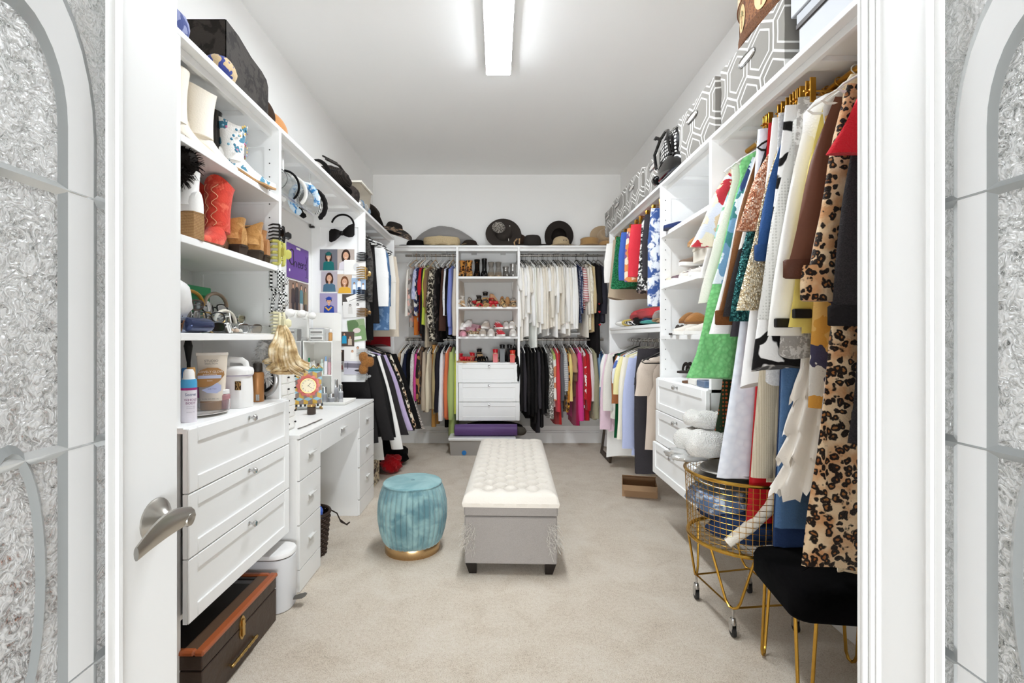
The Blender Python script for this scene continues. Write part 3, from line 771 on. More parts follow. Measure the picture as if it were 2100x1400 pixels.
Fg('skirt', 'skirt', 'grey and white tweed skirt with a straight hem', 1.725, zb(728, 1.725), kind='skirt', w=.15, wh=.22, mat=fab('#d8d6d2', 'mottle', '#a6a29d', s=2.), folds=3, amp=.004)
Fg('skirt', 'skirt', 'white skirt printed with huge black flowers', 1.785, zb(755, 1.785), kind='skirt', w=.16, wh=.285, mat=fab('#f0efee', 'bloom', '#181616', s=1.15), folds=3, amp=.006)
Fg('jacket', 'jacket', 'light grey dotted jacket with a drawstring hood and black eyelet', 1.76, zb(640, 1.76), w=.165, wh=.2, sl=.72, splay=.06, mat=fab('#dddcd8', 'dots', '#c2c1bc', s=2.2), hood=fab('#dddcd8', 'dots', '#c2c1bc', s=2.2), r0=.07, r1=.06)
Fg('jeans', 'pants', 'mid blue jeans with a faded hem hanging into the gold basket', 1.80, zb(1080, 1.80), kind='pants', w=.13, fl=.35, leg=1., mat=denim)
Fg('jeans', 'pants', 'dark navy jeans hanging behind the mid blue pair', 1.815, zb(1118, 1.815), kind='pants', w=.13, fl=.3, leg=.9, mat=denimD)
Fg('sweatshirt', 'sweatshirt', 'royal blue sweatshirt with elbow-length sleeves', 1.835, zb(472, 1.835), w=.165, wh=.18, sl=.48, splay=.02, mat=PL('#2f5287', bump=.5), r0=.07, r1=.06, cuffmat=PL('#284878'))
Fg('cardigan', 'cardigan', 'beige ribbed cardigan with very long sleeves', 1.86, zb(985, 1.86), w=.165, wh=.19, sl=1.33, splay=.035, mat=fab('#cabfa9', 'stripe', '#bdb19a', s=3.), r0=.055, r1=.045)
Fg('skirt', 'skirt', 'pale grey lace skirt just below the black flower print', 1.845, zb(783, 1.845), kind='skirt', w=.15, wh=.20, mat=fab('#d5d4d3', 'knit', '#c5c4c4', s=1.5), folds=4, amp=.005)
Fg('skirt', 'skirt', 'sheer white skirt with a sloping hem', 1.885, zb(790, 1.885), kind='skirt', w=.15, wh=.275, mat=PL('#efedec', rough=.6, bump=.05), folds=5, amp=.008)
Fg('dress', 'dress', 'champagne sequin dress with fluttered sleeves', 1.875, zb(632, 1.875), w=.16, wh=.2, sl=.68, splay=.075, mat=fab('#cdbb99', 'sequin', '#a38a62', '#efe5d0'), r0=.06, r1=.058)
Fg('top', 'top', 'rose gold sequin top with short wide sleeves', 1.912, zb(458, 1.912), w=.16, wh=.18, sl=.36, splay=.075, mat=fab('#c98d6b', 'sequin', '#8e4d33', '#efcfb8'), r0=.055, r1=.05)
Fg('trousers', 'pants', 'red satin trousers hanging into the gold basket', 1.93, zb(1070, 1.93), kind='pants', w=.14, fl=.5, leg=1., mat=PL('#b3141d', rough=.45, bump=.1))
Fg('top', 'top', 'dark teal sequin top below the champagne sequin dress', 1.945, zb(662, 1.945), w=.16, wh=.2, sl=.72, splay=.065, mat=fab('#1d4a4c', 'sequin', '#0c2426', '#4f8f8c'), r0=.06, r1=.07)
Fg('jacket', 'jacket', 'black jacket embroidered with white flowers and a leather belt', 1.965, zb(640, 1.965), w=.165, wh=.18, sl=.70, splay=.09, mat=fab('#2b2829', 'floral', '#2b2829', '#2b2829', s=.5, c4='#d9d6d0'), r0=.065, r1=.05)
Fg('trousers', 'pants', 'black trousers seen between the white jeans and beige cardigan', 1.90, zb(955, 1.90), kind='pants', w=.13, fl=.3, leg=.9, mat=blk)
Fg('jeans', 'pants', 'white flared jeans with embroidered roses and ripped knees', 1.99, zb(978, 1.99), kind='pants', w=.15, leg=1.0, fl=.95, mat=fab('#e4e7ee', 'knit', '#d6dae4', s=.35), t=.018)
Fg('trousers', 'pants', 'charcoal trousers hanging above the white flared jeans', 2.005, zb(690, 2.005), kind='pants', w=.14, fl=.7, leg=.9, mat=char)
Fg('coat', 'coat', 'long camel brown coat with gathered cuffs', 2.035, zb(850, 2.035), w=.165, wh=.24, sl=.72, splay=.09, mat=PL('#7a4f2c', rough=.6), r0=.06, r1=.05, cuffmat=PL('#6a4223'))
Fg('blouse', 'blouse', 'white blouse with a puffed sleeve against the green dress', 2.07, zb(640, 2.07), w=.165, wh=.2, sl=.77, splay=.09, mat=w4, r0=.05, r1=.058)
Fg('shirt', 'shirt', 'light blue and teal patchwork print shirt', 2.10, zb(555, 2.10), w=.165, wh=.19, sl=.55, splay=.075, mat=fab('#6f97b5', 'floral', '#d5dfe6', '#3f7c7d', s=1., c4='#31446d'), r0=.05, r1=.05)
Fg('dress', 'dress', 'bright green embossed dress with a wide flared skirt', 2.135, zb(778, 2.135), w=.155, wh=.385, mat=fab('#84c884', 'knit', '#6fb673', s=.6, bump=.9), t=.024, folds=3, amp=.016)
Fg('scarf', 'scarf', 'narrow scarf embroidered with red medallions below the green dress', 2.17, zb(925, 2.17), w=.10, wh=.262, mat=fab('#2e3d2a', 'dots', '#b8603a', s=1.4), t=.006)
Fg('dress', 'dress', 'cream lace dress showing beside the green dress', 2.19, zb(620, 2.19), w=.165, wh=.315, mat=w2, t=.012)
Fg('shirt', 'shirt', 'mint and white tropical print shirt behind the green dress', 2.22, zb(610, 2.22), w=.165, wh=.20, sl=.5, splay=.055, mat=fab('#dfece6', 'floral', '#f2f2ee', '#7fb894', s=1.6, c4='#a9cfe0'), r0=.05, r1=.05)
Fg('blouse', 'blouse', 'organza blouse with ruffles in pink, red, cream and olive', 2.255, zb(500, 2.255), w=.165, wh=.24, sl=.36, splay=.075, mat=fab('#e9dfca', 'floral', '#d8c3a4', '#d8dbe8', s=.9, c4='#b5323c', rough=.4), r0=.075, r1=.085, amp=.016, folds=5, t=.02)
Fg('blouse', 'blouse', 'sheer white blouse furthest along the front rod', 2.30, zb(590, 2.30), w=.165, wh=.22, sl=.5, splay=.05, mat=w1, r0=.05, r1=.05)
# details on the raincoats: black cuff tabs as parts
for o in [o for o in bpy.data.objects if o.name.startswith('raincoat')]:
    nm = o['label']; yel = 'yellow' in nm; L_ = .75 if yel else .78; sp = .03 if yel else .045; w_ = .15 if yel else .165
    z = -.075-.06-L_+.045
    for s in (-1,):
        MB().box(-(w_+sp)-.05, -.028, z-.016, -(w_+sp)+.012, -.012, z+.016, .003).build('cuff_tab', BLACK, o, world=False)
    if not yel: MB().box(-.12, -.025, -.30, -.09, -.02, -.285, .001).build('logo_pin', GOLD, o, world=False)

for i, (Y, col, kd) in enumerate([(1.50, 'white', 'plain'), (1.575, 'white', 'plain'), (1.725, 'gold', 'clip'), (1.785, 'gold', 'clip'), (1.845, 'gold', 'clip'), (1.90, 'gold', 'clip'), (1.99, 'gold', 'clip'), (2.005, 'gold', 'clip'), (2.135, 'white', 'plain'), (2.19, 'white', 'plain'), (2.255, 'white', 'plain'), (1.80, 'gold', 'clip'), (1.645, 'white', 'plain'), (1.965, 'black', 'plain')]):
    of = {1.50: 'leopard robe', 1.575: 'brown satin blouse', 1.725: 'grey tweed skirt', 1.785: 'black flower print skirt', 1.845: 'grey lace skirt', 1.90: 'black trousers', 1.99: 'white flared jeans', 2.005: 'charcoal trousers', 2.135: 'green dress', 2.19: 'cream lace dress', 2.255: 'ruffled organza blouse', 1.80: 'mid blue jeans', 1.645: 'yellow raincoat', 1.965: 'embroidered black jacket'}[Y]
    hanger(f'{col} {"clip " if kd == "clip" else ""}hanger of the {of}', 'hangers on the front right rod', (RX, Y, RZ), 0, col, kd, .13 if kd == 'clip' else .165)

# ---- clipped trousers on the far right rod, nearest first
def Dg(name, cat, label, Y, zb_, col='gold', kd='clip', rz=RZ, **k):
    o = garment(name, cat, label, (RX, Y, rz), zb=zb_, **k)
    return o
Dsp = [('trousers', 'blue and white tie-dye trousers clipped nearest the shoe tower', 3.20, 628, .235, fab('#dfe3ea', 'mottle', '#3c558c', s=.5), 1.),
       ('shorts', 'charcoal tailored shorts clipped on a gold hanger', 3.36, 570, .225, char, .95),
       ('skirt', 'white skirt with black lace print clipped on a gold hanger', 3.50, 598, .20, fab('#eceae6', 'mottle', '#2c2a2a', s=1.4), 1.),
       ('trousers', 'glossy red trousers clipped on a gold hanger', 3.66, 568, .24, PL('#cf3340', rough=.4), .95),
       ('shorts', 'orange and purple floral shorts peeping behind the red trousers', 3.78, 578, .235, fab('#d98a55', 'floral', '#7b5a8c', '#ecd9c0', s=1.2), 1.),
       ('trousers', 'cobalt blue trousers clipped on a gold hanger', 3.93, 575, .245, PL('#3f5fb0', rough=.5), .9),
       ('skirt', 'emerald glitter skirt clipped on a gold hanger', 4.10, 590, .245, fab('#1f7a4c', 'sequin', '#0f4a2c', '#4bb07a', s=1.5), 1.),
       ('skirt', 'long taupe skirt whose hem shows under the glitter skirt', 4.22, 612, .24, PL('#b5a38c'), 1.),
       ('shorts', 'white wide shorts clipped nearest the corner', 4.40, 580, .26, w1, 1.)]
for i, (nm, lb, Y, yb, w_, mt, lg) in enumerate(Dsp):
    Dg(nm, 'shorts' if nm == 'shorts' else 'skirt' if nm == 'skirt' else 'pants', lb, Y, zb(yb, Y), kind='skirt' if nm == 'skirt' else 'pants', w=w_*.88, wh=w_*1.08, mat=mt, leg=lg*1.0, t=.02, folds=4, amp=.008)
    hanger(f'gold clip hanger, {ORD[i+1]} from the shoe tower, over the folded clothes', 'gold clip hangers over the folded clothes', (RX, Y, RZ), 0, 'gold', 'clip', .17)
Dlo = [('tee', 'beige silk tee hanging nearest the drawers', 3.27, 925, .215, PL('#cbbcae', rough=.6), .24, .02, .06),
       ('trousers', 'dark charcoal trousers reaching down to the cardboard box', 3.42, 970, .23, PL('#3b383b'), 0, 0, 0),
       ('shirt', 'periwinkle blue shirt among the shirts', 3.62, 930, .215, PL('#b7bfe0'), .68, .03, .05),
       ('blouse', 'pale cream blouse beside the periwinkle shirt', 3.76, 915, .215, PL('#efe9d8'), .64, .03, .05),
       ('blouse', 'butter yellow blouse with short sleeves', 3.87, 820, .215, PL('#ebe2a9'), .3, .03, .055),
       ('tee', 'white tee with a blue print', 3.97, 815, .21, fab('#eef0f5', 'floral', '#eef0f5', '#5972b5', s=1., c4='#ffffff'), .22, .02, .055),
       ('shirt', 'rust brown shirt half hidden among pale tops', 4.06, 850, .20, PL('#a2653f'), .4, .02, .05),
       ('dress', 'bottle green long dress among the shirts', 4.16, 900, .21, PL('#12502e'), 0, 0, 0),
       ('vest', 'black vest beside the green dress', 4.24, 780, .215, blk2, 0, 0, 0),
       ('blouse', 'white blouse with lace yoke between black vest and pink shirt', 4.31, 860, .215, w2, .5, .02, .05),
       ('shirt', 'pale pink button shirt hanging near the corner', 4.38, 885, .215, PL('#e6c9d6'), .68, .03, .055),
       ('blouse', 'white long blouse behind the pale pink shirt', 4.45, 935, .215, w1, .3, .02, .05)]
for i, (nm, lb, Y, yb, w_, mt, sl, sp, r1) in enumerate(Dlo):
    garment(nm, {'tee': 't-shirt', 'trousers': 'pants'}.get(nm, nm), lb, (RX, Y, ZR2), zb=zb(yb, Y), kind='pants' if nm == 'trousers' else 'top', w=w_, wh=w_*1.02, mat=mt, sl=sl, splay=sp, r1=max(r1, .04), leg=.7, t=.018)
    hanger(f'{"black" if i in (0, 7) else "white"} hanger, {ORD[i+1]} from the drawers, on the shirt rod', 'hangers on the shirt rod', (RX, Y, ZR2), 0, 'black' if i in (0, 7) else 'white', 'plain', w_*.95)
hanger('bare black velvet hanger in front of the beige tee', None, (RX-.06, 3.215, ZR2-.0), 0, 'black', 'plain', .2)
for i in range(12): hanger(f'grey wire hanger, {ORD[i+1]} of the crowded spare ones on the shirt rod', 'spare hangers on the shirt rod', (RX, 3.31+i*.095, ZR2), .1*math.sin(i*3), 'grey', 'plain', .18)

# ---- left hanging bay
LX = -1.235
Cup = [('jacket', 'dark washed denim jacket beside the photo panel', 3.82, 645, .20, fab('#34322f', 'mottle', '#4c4946', s=2.), .5, .02, 'top'),
       ('trousers', 'black trousers clipped beside the dark denim jacket', 3.92, 697, .22, blk, 0, 0, 'pants'),
       ('skirt', 'black ruffled skirt with a flared hem', 4.03, 660, .22, blk2, 0, 0, 'skirt'),
       ('shorts', 'white denim shorts with turned-up hems', 4.15, 628, .29, w4, 0, 0, 'pants'),
       ('shorts', 'faded blue denim shorts over a ripped skirt', 4.28, 677, .27, fab('#7f9dc0', 'mottle', '#4f6f96', s=.6, bump=.6), 0, 0, 'pants'),
       ('shorts', 'mid blue denim shorts deeper along the rod', 4.38, 628, .26, denim, 0, 0, 'pants'),
       ('trousers', 'ivory wide trousers furthest along the upper rod', 4.50, 675, .28, w2, 0, 0, 'pants'),
       ('trousers', 'beige trousers behind the ivory pair', 4.60, 690, .29, PL('#d8cbb9'), 0, 0, 'pants'),
       ('skirt', 'crimson fringed skirt by the bay end panel', 4.69, 708, .17, PL('#8a1820'), 0, 0, 'skirt')]
for i, (nm, lb, Y, yb, w_, mt, sl, sp, kd) in enumerate(Cup):
    garment(nm, {'trousers': 'pants'}.get(nm, nm), lb, (LX, Y, ZR1), zb=zb(yb, Y), kind=kd, w=w_*.9, wh=w_*1.1, mat=mt, sl=sl, splay=sp, leg=.95, t=.02, z0=None if kd == 'top' else -.14)
    hanger(f'{"white" if i % 2 else "black"} hanger, {ORD[i+1]} from the photo panel, above the jackets', 'hangers above the jackets', (LX, Y, ZR1), .12*math.sin(i*2), 'white' if i % 2 else 'black', 'plain', .24)
    if i in (2, 3, 4, 5): hanger(f'spare {"black" if i % 2 else "white"} hanger, {ORD[i-1]} of four crowded behind the photo panel', 'hangers above the jackets', (LX+.04, Y+.05, ZR1), -.25, 'black' if i % 2 else 'white', 'plain', .24)
Clo = [('jacket', 'black blazer hanging nearest the vanity desk', 3.83, 905, .225, PL('#262424'), .66, .15, 880),
       ('jacket', 'black leather jacket behind the black blazer', 3.93, 895, .225, PL('#191818', rough=.4), .66, .15, 880),
       ('shirt', 'white oxford shirt between black jackets', 4.03, 945, .225, w1, .78, .19, 920),
       ('jacket', 'charcoal cropped jacket beside the white oxford shirt', 4.13, 885, .225, PL('#2e2b2c'), .68, .22, 890),
       ('jacket', 'lilac corduroy jacket with buttoned cuffs', 4.24, 868, .225, fab('#c4b3d4', 'stripe', '#b4a2c6', s=3.), .66, .24, 870),
       ('jacket', 'black knit jacket behind the lilac one', 4.33, 885, .225, blk2, .68, .245, 890),
       ('jacket', 'cream leopard print jacket with long sleeves', 4.43, 870, .225, leo2, .68, .25, 880),
       ('coat', 'long black coat reaching almost to the carpet', 4.52, 930, .26, blk, .7, .24, 900),
       ('cardigan', 'grey houndstooth cardigan nearest the bay end panel', 4.62, 885, .225, hound, .72, .29, 890)]
for i, (nm, lb, Y, yb, w_, mt, sl, sp, ys) in enumerate(Clo):
    garment(nm, nm, lb, (LX, Y, ZR2), zb=max(zb(yb, Y), .06), kind='top', w=w_*.98, wh=w_*1.25, mat=mt, sl=sl, splay=sp*.9, r1=.05, t=.022)
    hanger(f'{"black" if i % 3 else "wire"} hanger, {ORD[i+1]} from the vanity desk, on the jacket rod', 'hangers on the jacket rod', (LX, Y, ZR2), 0, 'black' if i % 3 else 'wire', 'plain', .21)

# ---- back wall, clothes seen from the side: rods run across
BY = 5.36
_tr = random.Random(77)
def Bk(specs, rz, place, hcol, tw0=0., z0=None):
    for i, sp in enumerate(specs):
        nm, lb, px, yb, mt = sp[:5]; k = dict(sp[5]) if len(sp) > 5 else {}
        cat = {'trousers': 'pants', 'tee': 't-shirt'}.get(nm, nm)
        x = (px-1020)*5.16/980; w_ = k.pop('w', .19); tw = tw0+_tr.uniform(-.06, .06)+k.pop('tw', 0)
        x -= .19*math.sin(tw)                                           # the front edge, not the hook, sits at px
        if z0 and k.get('kind') != 'pants': k.setdefault('z0', z0+_tr.uniform(-.012, .012))
        garment(nm, cat, lb, (x, BY, rz), PI/2+tw, zb=max(.07, zb(yb, 5.16)), w=w_*.9, mat=mt, **{**dict(t=.016, sl=.5, r0=.045, r1=.035, splay=.02), **k})
        hanger(f'{hcol(i)} hanger, {ORD[i+1]} {place}', 'hangers '+place, (x, BY, rz), PI/2+tw, hcol(i), 'plain', .18)
Bk([('blouse', 'off-white blouse at the desk end of the mixed blouses', 834, 632, w2),
    ('blouse', 'grey and pink scarf print blouse', 839, 668, fab('#b9b2ac', 'floral', '#e2b7ac', '#7b7470', s=1.2)),
    ('blouse', 'lilac pinstripe blouse with a loose sleeve', 849, 606, fab('#aab0d2', 'stripe', '#c8cce2', s=3.), dict(t=.024, sl=.32, r1=.05)),
    ('blouse', 'navy and white patterned blouse', 851.5, 642, fab('#39406b', 'floral', '#d8d4cf', '#2b2b3a', s=1.4)),
    ('blouse', 'orange and aqua print blouse with a long tail', 848, 688, fab('#d3762f', 'floral', '#9cc4cc', '#d3762f', s=.8), dict(sl=0)),
    ('blouse', 'bright red blouse over a black top', 860, 606, PL('#b5202d'), dict(t=.02, sl=.28)),
    ('blouse', 'wine red long blouse', 857, 676, PL('#7d2420'), dict(sl=0)),
    ('top', 'black slim top among mixed blouses', 864.5, 700, blk2, dict(sl=.7)),
    ('top', 'lime green top with a hanging tie', 868, 668, PL('#b9c74a'), dict(sl=.6)),
    ('blouse', 'caramel brown blouse beside the animal print', 871, 640, PL('#8a6a48'), dict(sl=.4)),
    ('dress', 'taupe knit dress with a low hem', 870, 710, PL('#b3a58f'), dict(sl=0, t=.02)),
    ('dress', 'beige and black animal print dress', 882, 700, zeb, dict(t=.034, sl=.62, r1=.06)),
    ('blouse', 'black patterned blouse just behind the chocolate shawl', 893, 700, fab('#1d1a1a', 'floral', '#3a3433', '#1d1a1a', s=1.2)),
    ('shawl', 'chocolate brown shawl draped to a point', 904, 676, PL('#4a332b'), dict(t=.034, sl=0, wh=.22)),
    ('blouse', 'white and grey print blouse beside the brown shawl', 911, 620, fab('#e5e6ea', 'floral', '#b0b6c4', '#e5e6ea', s=1.1)),
    ('blouse', 'black slim blouse next to the periwinkle one', 915, 690, blk),
    ('blouse', 'periwinkle blue ruffled blouse', 921, 686, PL('#7b87c9'), dict(t=.022, amp=.014, folds=6, sl=.62)),
    ('blouse', 'oatmeal long blouse nearest the shoe shelves', 931, 688, PL('#cfc4b6'), dict(t=.022, sl=.72))],
   ZR1, 'from the desk end, upper rod of mixed blouses', lambda i: ['white', 'tan', 'white', 'white', 'wire'][i % 5], -.2, -.125)
Bk([('blouse', 'tan patterned blouse deep in the corner', 816, 800, fab('#b98d5d', 'floral', '#dcc7a4', '#8d6a44', s=1.1)),
    ('blouse', 'ivory blouse in the corner by the leopard jacket', 822, 810, w2),
    ('jacket', 'navy blue jacket behind the leopard jacket', 829, 825, PL('#20253a'), dict(t=.022)),
    ('jacket', 'black satin jacket beside the navy one', 836, 830, blk),
    ('cardigan', 'fluffy white cardigan among dark jackets', 844, 790, fab('#ebe8e4', 'knit', '#cfcac4', s=1., bump=.9), dict(t=.022)),
    ('blouse', 'hot pink blouse beside the fluffy white cardigan', 851, 800, PL('#d24a93')),
    ('blouse', 'brown blouse with black swirl print', 856, 830, fab('#ad7c4e', 'zebra', '#2d221b', s=.6), dict(t=.02)),
    ('blouse', 'taupe silk blouse at mid rod', 868, 846, PL('#b7a792'), dict(t=.022, sl=.62)),
    ('blouse', 'cream silk blouse beside the taupe one', 876, 842, PL('#ded2b8'), dict(t=.02, sl=.62)),
    ('trousers', 'mustard tan trousers hanging low', 883, 878, PL('#bf8c4b'), dict(kind='pants', w=.12, sl=0, t=.02)),
    ('blouse', 'khaki blouse beside the mustard trousers', 889, 848, PL('#a8966f'), dict(sl=.6)),
    ('blouse', 'black blouse with a gathered cuff', 896, 838, PL('#232128'), dict(t=.026, sl=.64, r1=.05)),
    ('blouse', 'white silk blouse with a long cuff', 904, 858, PL('#e6e4e6'), dict(t=.022, sl=.72, r1=.05)),
    ('trousers', 'black trousers peeping under the white silk blouse', 908, 880, blk, dict(kind='pants', w=.1, sl=0)),
    ('blouse', 'burnt orange long blouse', 914, 862, PL('#d9744a'), dict(t=.022, sl=.7)),
    ('blouse', 'soft green blouse with an elastic cuff', 924, 895, PL('#a9b972'), dict(t=.032, sl=.72, r0=.06, r1=.05, tw=.12)),
    ('dress', 'yellow-lime dress nearest the drawers', 934, 850, PL('#c2c659'), dict(t=.034, sl=0, tw=.1))],
   ZR2, 'from the corner, lower rod of mixed blouses', lambda i: ['white', 'black'][i % 2], -.16, -.09)
rr = random.Random(4)
sp = []; wm = [w1, w2, w4, w1, w3, w4]
adj = ['cotton', 'gauzy', 'crinkled', 'satin', 'linen', 'ribbed']
for i in range(22):
    px = 1067+i*5.5; yb = [668, 700, 652, 690, 640, 660, 712, 672, 684, 668, 660, 690, 672, 668, 690, 676, 665, 684, 672, 690, 676, 662][i]
    if i in (2, 4): lb = f'white ruffled top, {ORD[i+1]} from the shoe shelves on the blouse rod'
    else: lb = f'{"ivory" if i in (9, 12, 15, 16) else "white"} {adj[i % 6]} top, {ORD[i+1]} from the shoe shelves on the blouse rod'
    tb = {6: fab('#eef0ea')}.get(i, wm[i % 6] if i not in (9, 12, 15, 16) else w3)
    sp.append(('blouse', lb, px, yb, tb, dict(t=.017+.006*(i % 3 == 0), sl=[.25, .55, .3, .5, .28, .62, 0, .58, .6, .66, .66][i % 11], r1=.04+.02*(i in (2, 4, 8, 9)), amp=.006+.008*(i in (2, 4)), folds=4+3*(i in (2, 4)), group='white tops on the blouse rod', tw=0.)))
sp += [('blouse', 'navy star print blouse beside the red striped one', 1193, 660, fab('#26304f', 'dots', '#c9ccd6', s=1.6)),
       ('blouse', 'red and white striped blouse with a hanging sleeve', 1201, 632, fab('#f0ece8', 'hstripe', '#a8323a', s=1.4), dict(t=.026, sl=.36, r1=.06, tw=.2)),
       ('blouse', 'dusty white blouse past the striped one', 1208, 690, w3),
       ('blouse', 'cream metallic blouse with gold trim', 1214, 676, fab('#ddd3bd', 'mottle', '#f0ead9', s=1.3), dict(t=.02)),
       ('blouse', 'pale gold blouse near the black dress', 1220, 680, PL('#cdb98f')),
       ('dress', 'black dress dotted with red hearts', 1230, 735, blk2, dict(t=.03, sl=.4)),
       ('jacket', 'dark slate jacket hanging in the far corner', 1240, 660, PL('#33323a'), dict(t=.03, sl=.5))]
Bk(sp, ZR1, 'from the shoe shelves, blouse rod', lambda i: ['wire', 'white', 'black', 'wire'][i % 4], .2, -.10)
hd = [o for o in bpy.data.objects if o.get('label') == 'black dress dotted with red hearts'][0]
for (a, z) in ((-.185, -.55), (-.20, -.78), (-.19, -.64)):
    hm = MB(); pts = [(a-.004, .012*math.sin(q)**3+.004, z+.0009*(13*math.cos(q)-5*math.cos(2*q)-2*math.cos(3*q)-math.cos(4*q))) for q in [2*PI*k/16 for k in range(16)]]
    hm.slab(pts, (-.006, 0, 0)); hm.build('heart', M('#c8282f'), hd, world=False)
sp = []
for i in range(9):
    sp.append(('top', f'black {["jersey", "silk", "crepe"][i % 3]} top, {ORD[i+1]} from the drawers on the bright rod', 1062+i*7.4, [812, 846, 838, 858, 845, 866, 888, 880, 850][i], [blk, blk2, char, blk2][i % 4], dict(t=.018+.008*(i == 4), sl=[.3, .6, .62, .66, .68, .64, .6, .66, .6][i], r1=.045, group='black tops on the bright rod')))
sp += [('blouse', 'white and black fleck blouse after the black tops', 1131, 856, fab('#e9e6de', 'mottle', '#77716a', s=2.2), dict(t=.026, sl=.7, r1=.05)),
       ('blouse', 'white tropical leaf print blouse', 1138, 836, fab('#ece8e0', 'floral', '#a9b86a', '#d98b62', s=1.)),
       ('blouse', 'coral red blouse with a turned cuff', 1145, 836, PL('#d0404a'), dict(t=.02, sl=.62, r1=.05)),
       ('dress', 'scarlet handkerchief dress hanging low', 1150, 872, PL('#b52525'), dict(sl=0, wh=.22)),
       ('blouse', 'slate grey long blouse', 1154, 855, PL('#5e5c60'), dict(t=.02, sl=.5)),
       ('blouse', 'black and white striped blouse', 1161, 812, fab('#efefee', 'hstripe', '#26252a', s=2.6), dict(t=.026, sl=.4, r1=.055)),
       ('blouse', 'mustard leopard print blouse', 1166, 848, fab('#cf9a3f', 'leopard', '#2b1d10', '#8d6227', s=1.3), dict(sl=.6)),
       ('blouse', 'pale yellow blouse beside the tan tee', 1171, 802, PL('#e5cf83'), dict(t=.02)),
       ('tee', 'tan tee over a brown one', 1179, 758, PL('#b38e6d'), dict(t=.026, sl=.2, r1=.06)),
       ('tee', 'cocoa brown tee below the tan one', 1181.5, 812, PL('#75503c'), dict(sl=.3)),
       ('dress', 'raspberry dress hanging low behind the pink', 1185, 873, PL('#a51d4f'), dict(sl=0, wh=.23)),
       ('dress', 'hot pink dress with long sleeves', 1191, 860, PL('#d93f8c'), dict(t=.032, sl=.72, r1=.055)),
       ('blouse', 'red and white floral blouse', 1201, 838, fab('#c22a30', 'floral', '#f0e9e4', '#c22a30', s=1.2)),
       ('dress', 'crimson red dress with a dark hem', 1207, 862, PL('#b01e28'), dict(t=.03, sl=.6, r1=.05)),
       ('blouse', 'blush white blouse beside the crimson dress', 1215, 816, PL('#eadcdc'), dict(t=.022, sl=.5)),
       ('jacket', 'khaki utility jacket on the bright rod', 1223, 862, PL('#a9a488'), dict(t=.03, sl=.7, r1=.05)),
       ('jacket', 'light denim jacket near the corner', 1231, 800, denimL, dict(sl=.55)),
       ('blouse', 'blue print blouse closest to the corner', 1239, 780, fab('#4f86ad', 'floral', '#24365c', '#7fb5cc', s=1.3), dict(t=.026))]
Bk(sp, ZR2, 'from the drawers, bright rod', lambda i: ['black', 'wire', 'white'][i % 3], .14, -.09)
# ---------------------------------------------------------------- bench, stools, baskets, boxes on the carpet
def blob(m, c, rx, ry, rz, seed=0, amp=.18, n=20, k=10, mi=0, flat=0., T=None):
    r = random.Random(seed); ws = [(r.uniform(1.5, 4), r.uniform(1.5, 4), r.uniform(0, 6), r.uniform(0, 6)) for _ in range(4)]
    rings = []
    for i in range(k+1):
        ph = PI*(i/k)-PI/2; ring = []
        for j in range(n):
            th = 2*PI*j/n
            x, y, z = math.cos(ph)*math.cos(th), math.cos(ph)*math.sin(th), math.sin(ph)
            d = sum(abs(math.sin(a*(x+z)+p+b*y+q)) for a, b, p, q in ws)/4-.5
            f = 1+amp*d*2*math.cos(ph)**.5 if abs(math.cos(ph)) > 1e-6 else 1
            zz = max(z*f, -1+flat)
            ring.append((c[0]+rx*spow(x, .8)*f, c[1]+ry*spow(y, .8)*f, c[2]+rz*spow(zz, .85)))
        rings.append(ring)
    m.loft(rings, mi if False else True, True, True, mi, T)
    return m

# tufted storage bench
bx, by, brz = .09, 3.12, math.atan2(-.045, 1.39)
BN = E('storage_bench', 'long tufted cream bench with frayed grey sides, centre of the carpet', 'bench', (bx, by, 0), brz)
linen = fab('#97918c', 'knit', '#8a847f', s=4., bump=.2); cream = fab('#d6cfc5', bump=.25)
LB, WB = 1.34, .475
def bench_box(name, z0, z1, g, mat, c=.008):
    return MB().box(-WB/2-g, -LB/2-g, z0, WB/2+g, LB/2+g, z1, c).build(name, mat, BN, world=False)
bench_box('body', .06, .302, 0, linen, .006); bench_box('lid', .306, .368, .003, linen, .006)
m = MB(); NX, NY = 56, 140; hw, hl = WB/2+.012, LB/2+.012; sx, sy = .0585, .052
vs = []; 
for j in range(NY+1):
    for i in range(NX+1):
        u = -1+2*i/NX; v = -1+2*j/NY
        x = hw*spow(math.sin(u*PI/2), .9) if False else hw*u; y = hl*v
        e = min(hw-abs(x), hl-abs(y)); ed = min(1, e/.055); rnd = math.sqrt(max(0, 1-(1-ed)**2))
        a = x/sx; b = y/sy; p = abs(math.sin(PI*(a+b)/2)*math.sin(PI*(a-b)/2))
        inner = min(1, max(0, (e-.035)/.05))
        z = .374+.052*rnd+inner*(.036*p**.42-.028)+(.004*p**.5*(1-inner))
        bul = (1-ed)*0
        vs.append((x, y, z))
fs = [(j*(NX+1)+i, j*(NX+1)+i+1, (j+1)*(NX+1)+i+1, (j+1)*(NX+1)+i) for j in range(NY) for i in range(NX)]
m.add(vs, fs)
edge = [(i, 0) for i in range(NX)] + [(NX, j) for j in range(NY)] + [(NX-i, NY) for i in range(NX)] + [(0, NY-j) for j in range(NY)]
top = [vs[j*(NX+1)+i] for i, j in edge]; low = [(x*1.004, y*1.002, .376-.001) for x, y, z in top]; lw = [(x*.985, y*.99, .352) for x, y, z in top]; lz = [(x*.9, y*.96, .350) for x, y, z in top]
m.loft([lz, lw, low, top], True, False)
cu = m.build('cushion', cream, BN, world=False, ang=60)
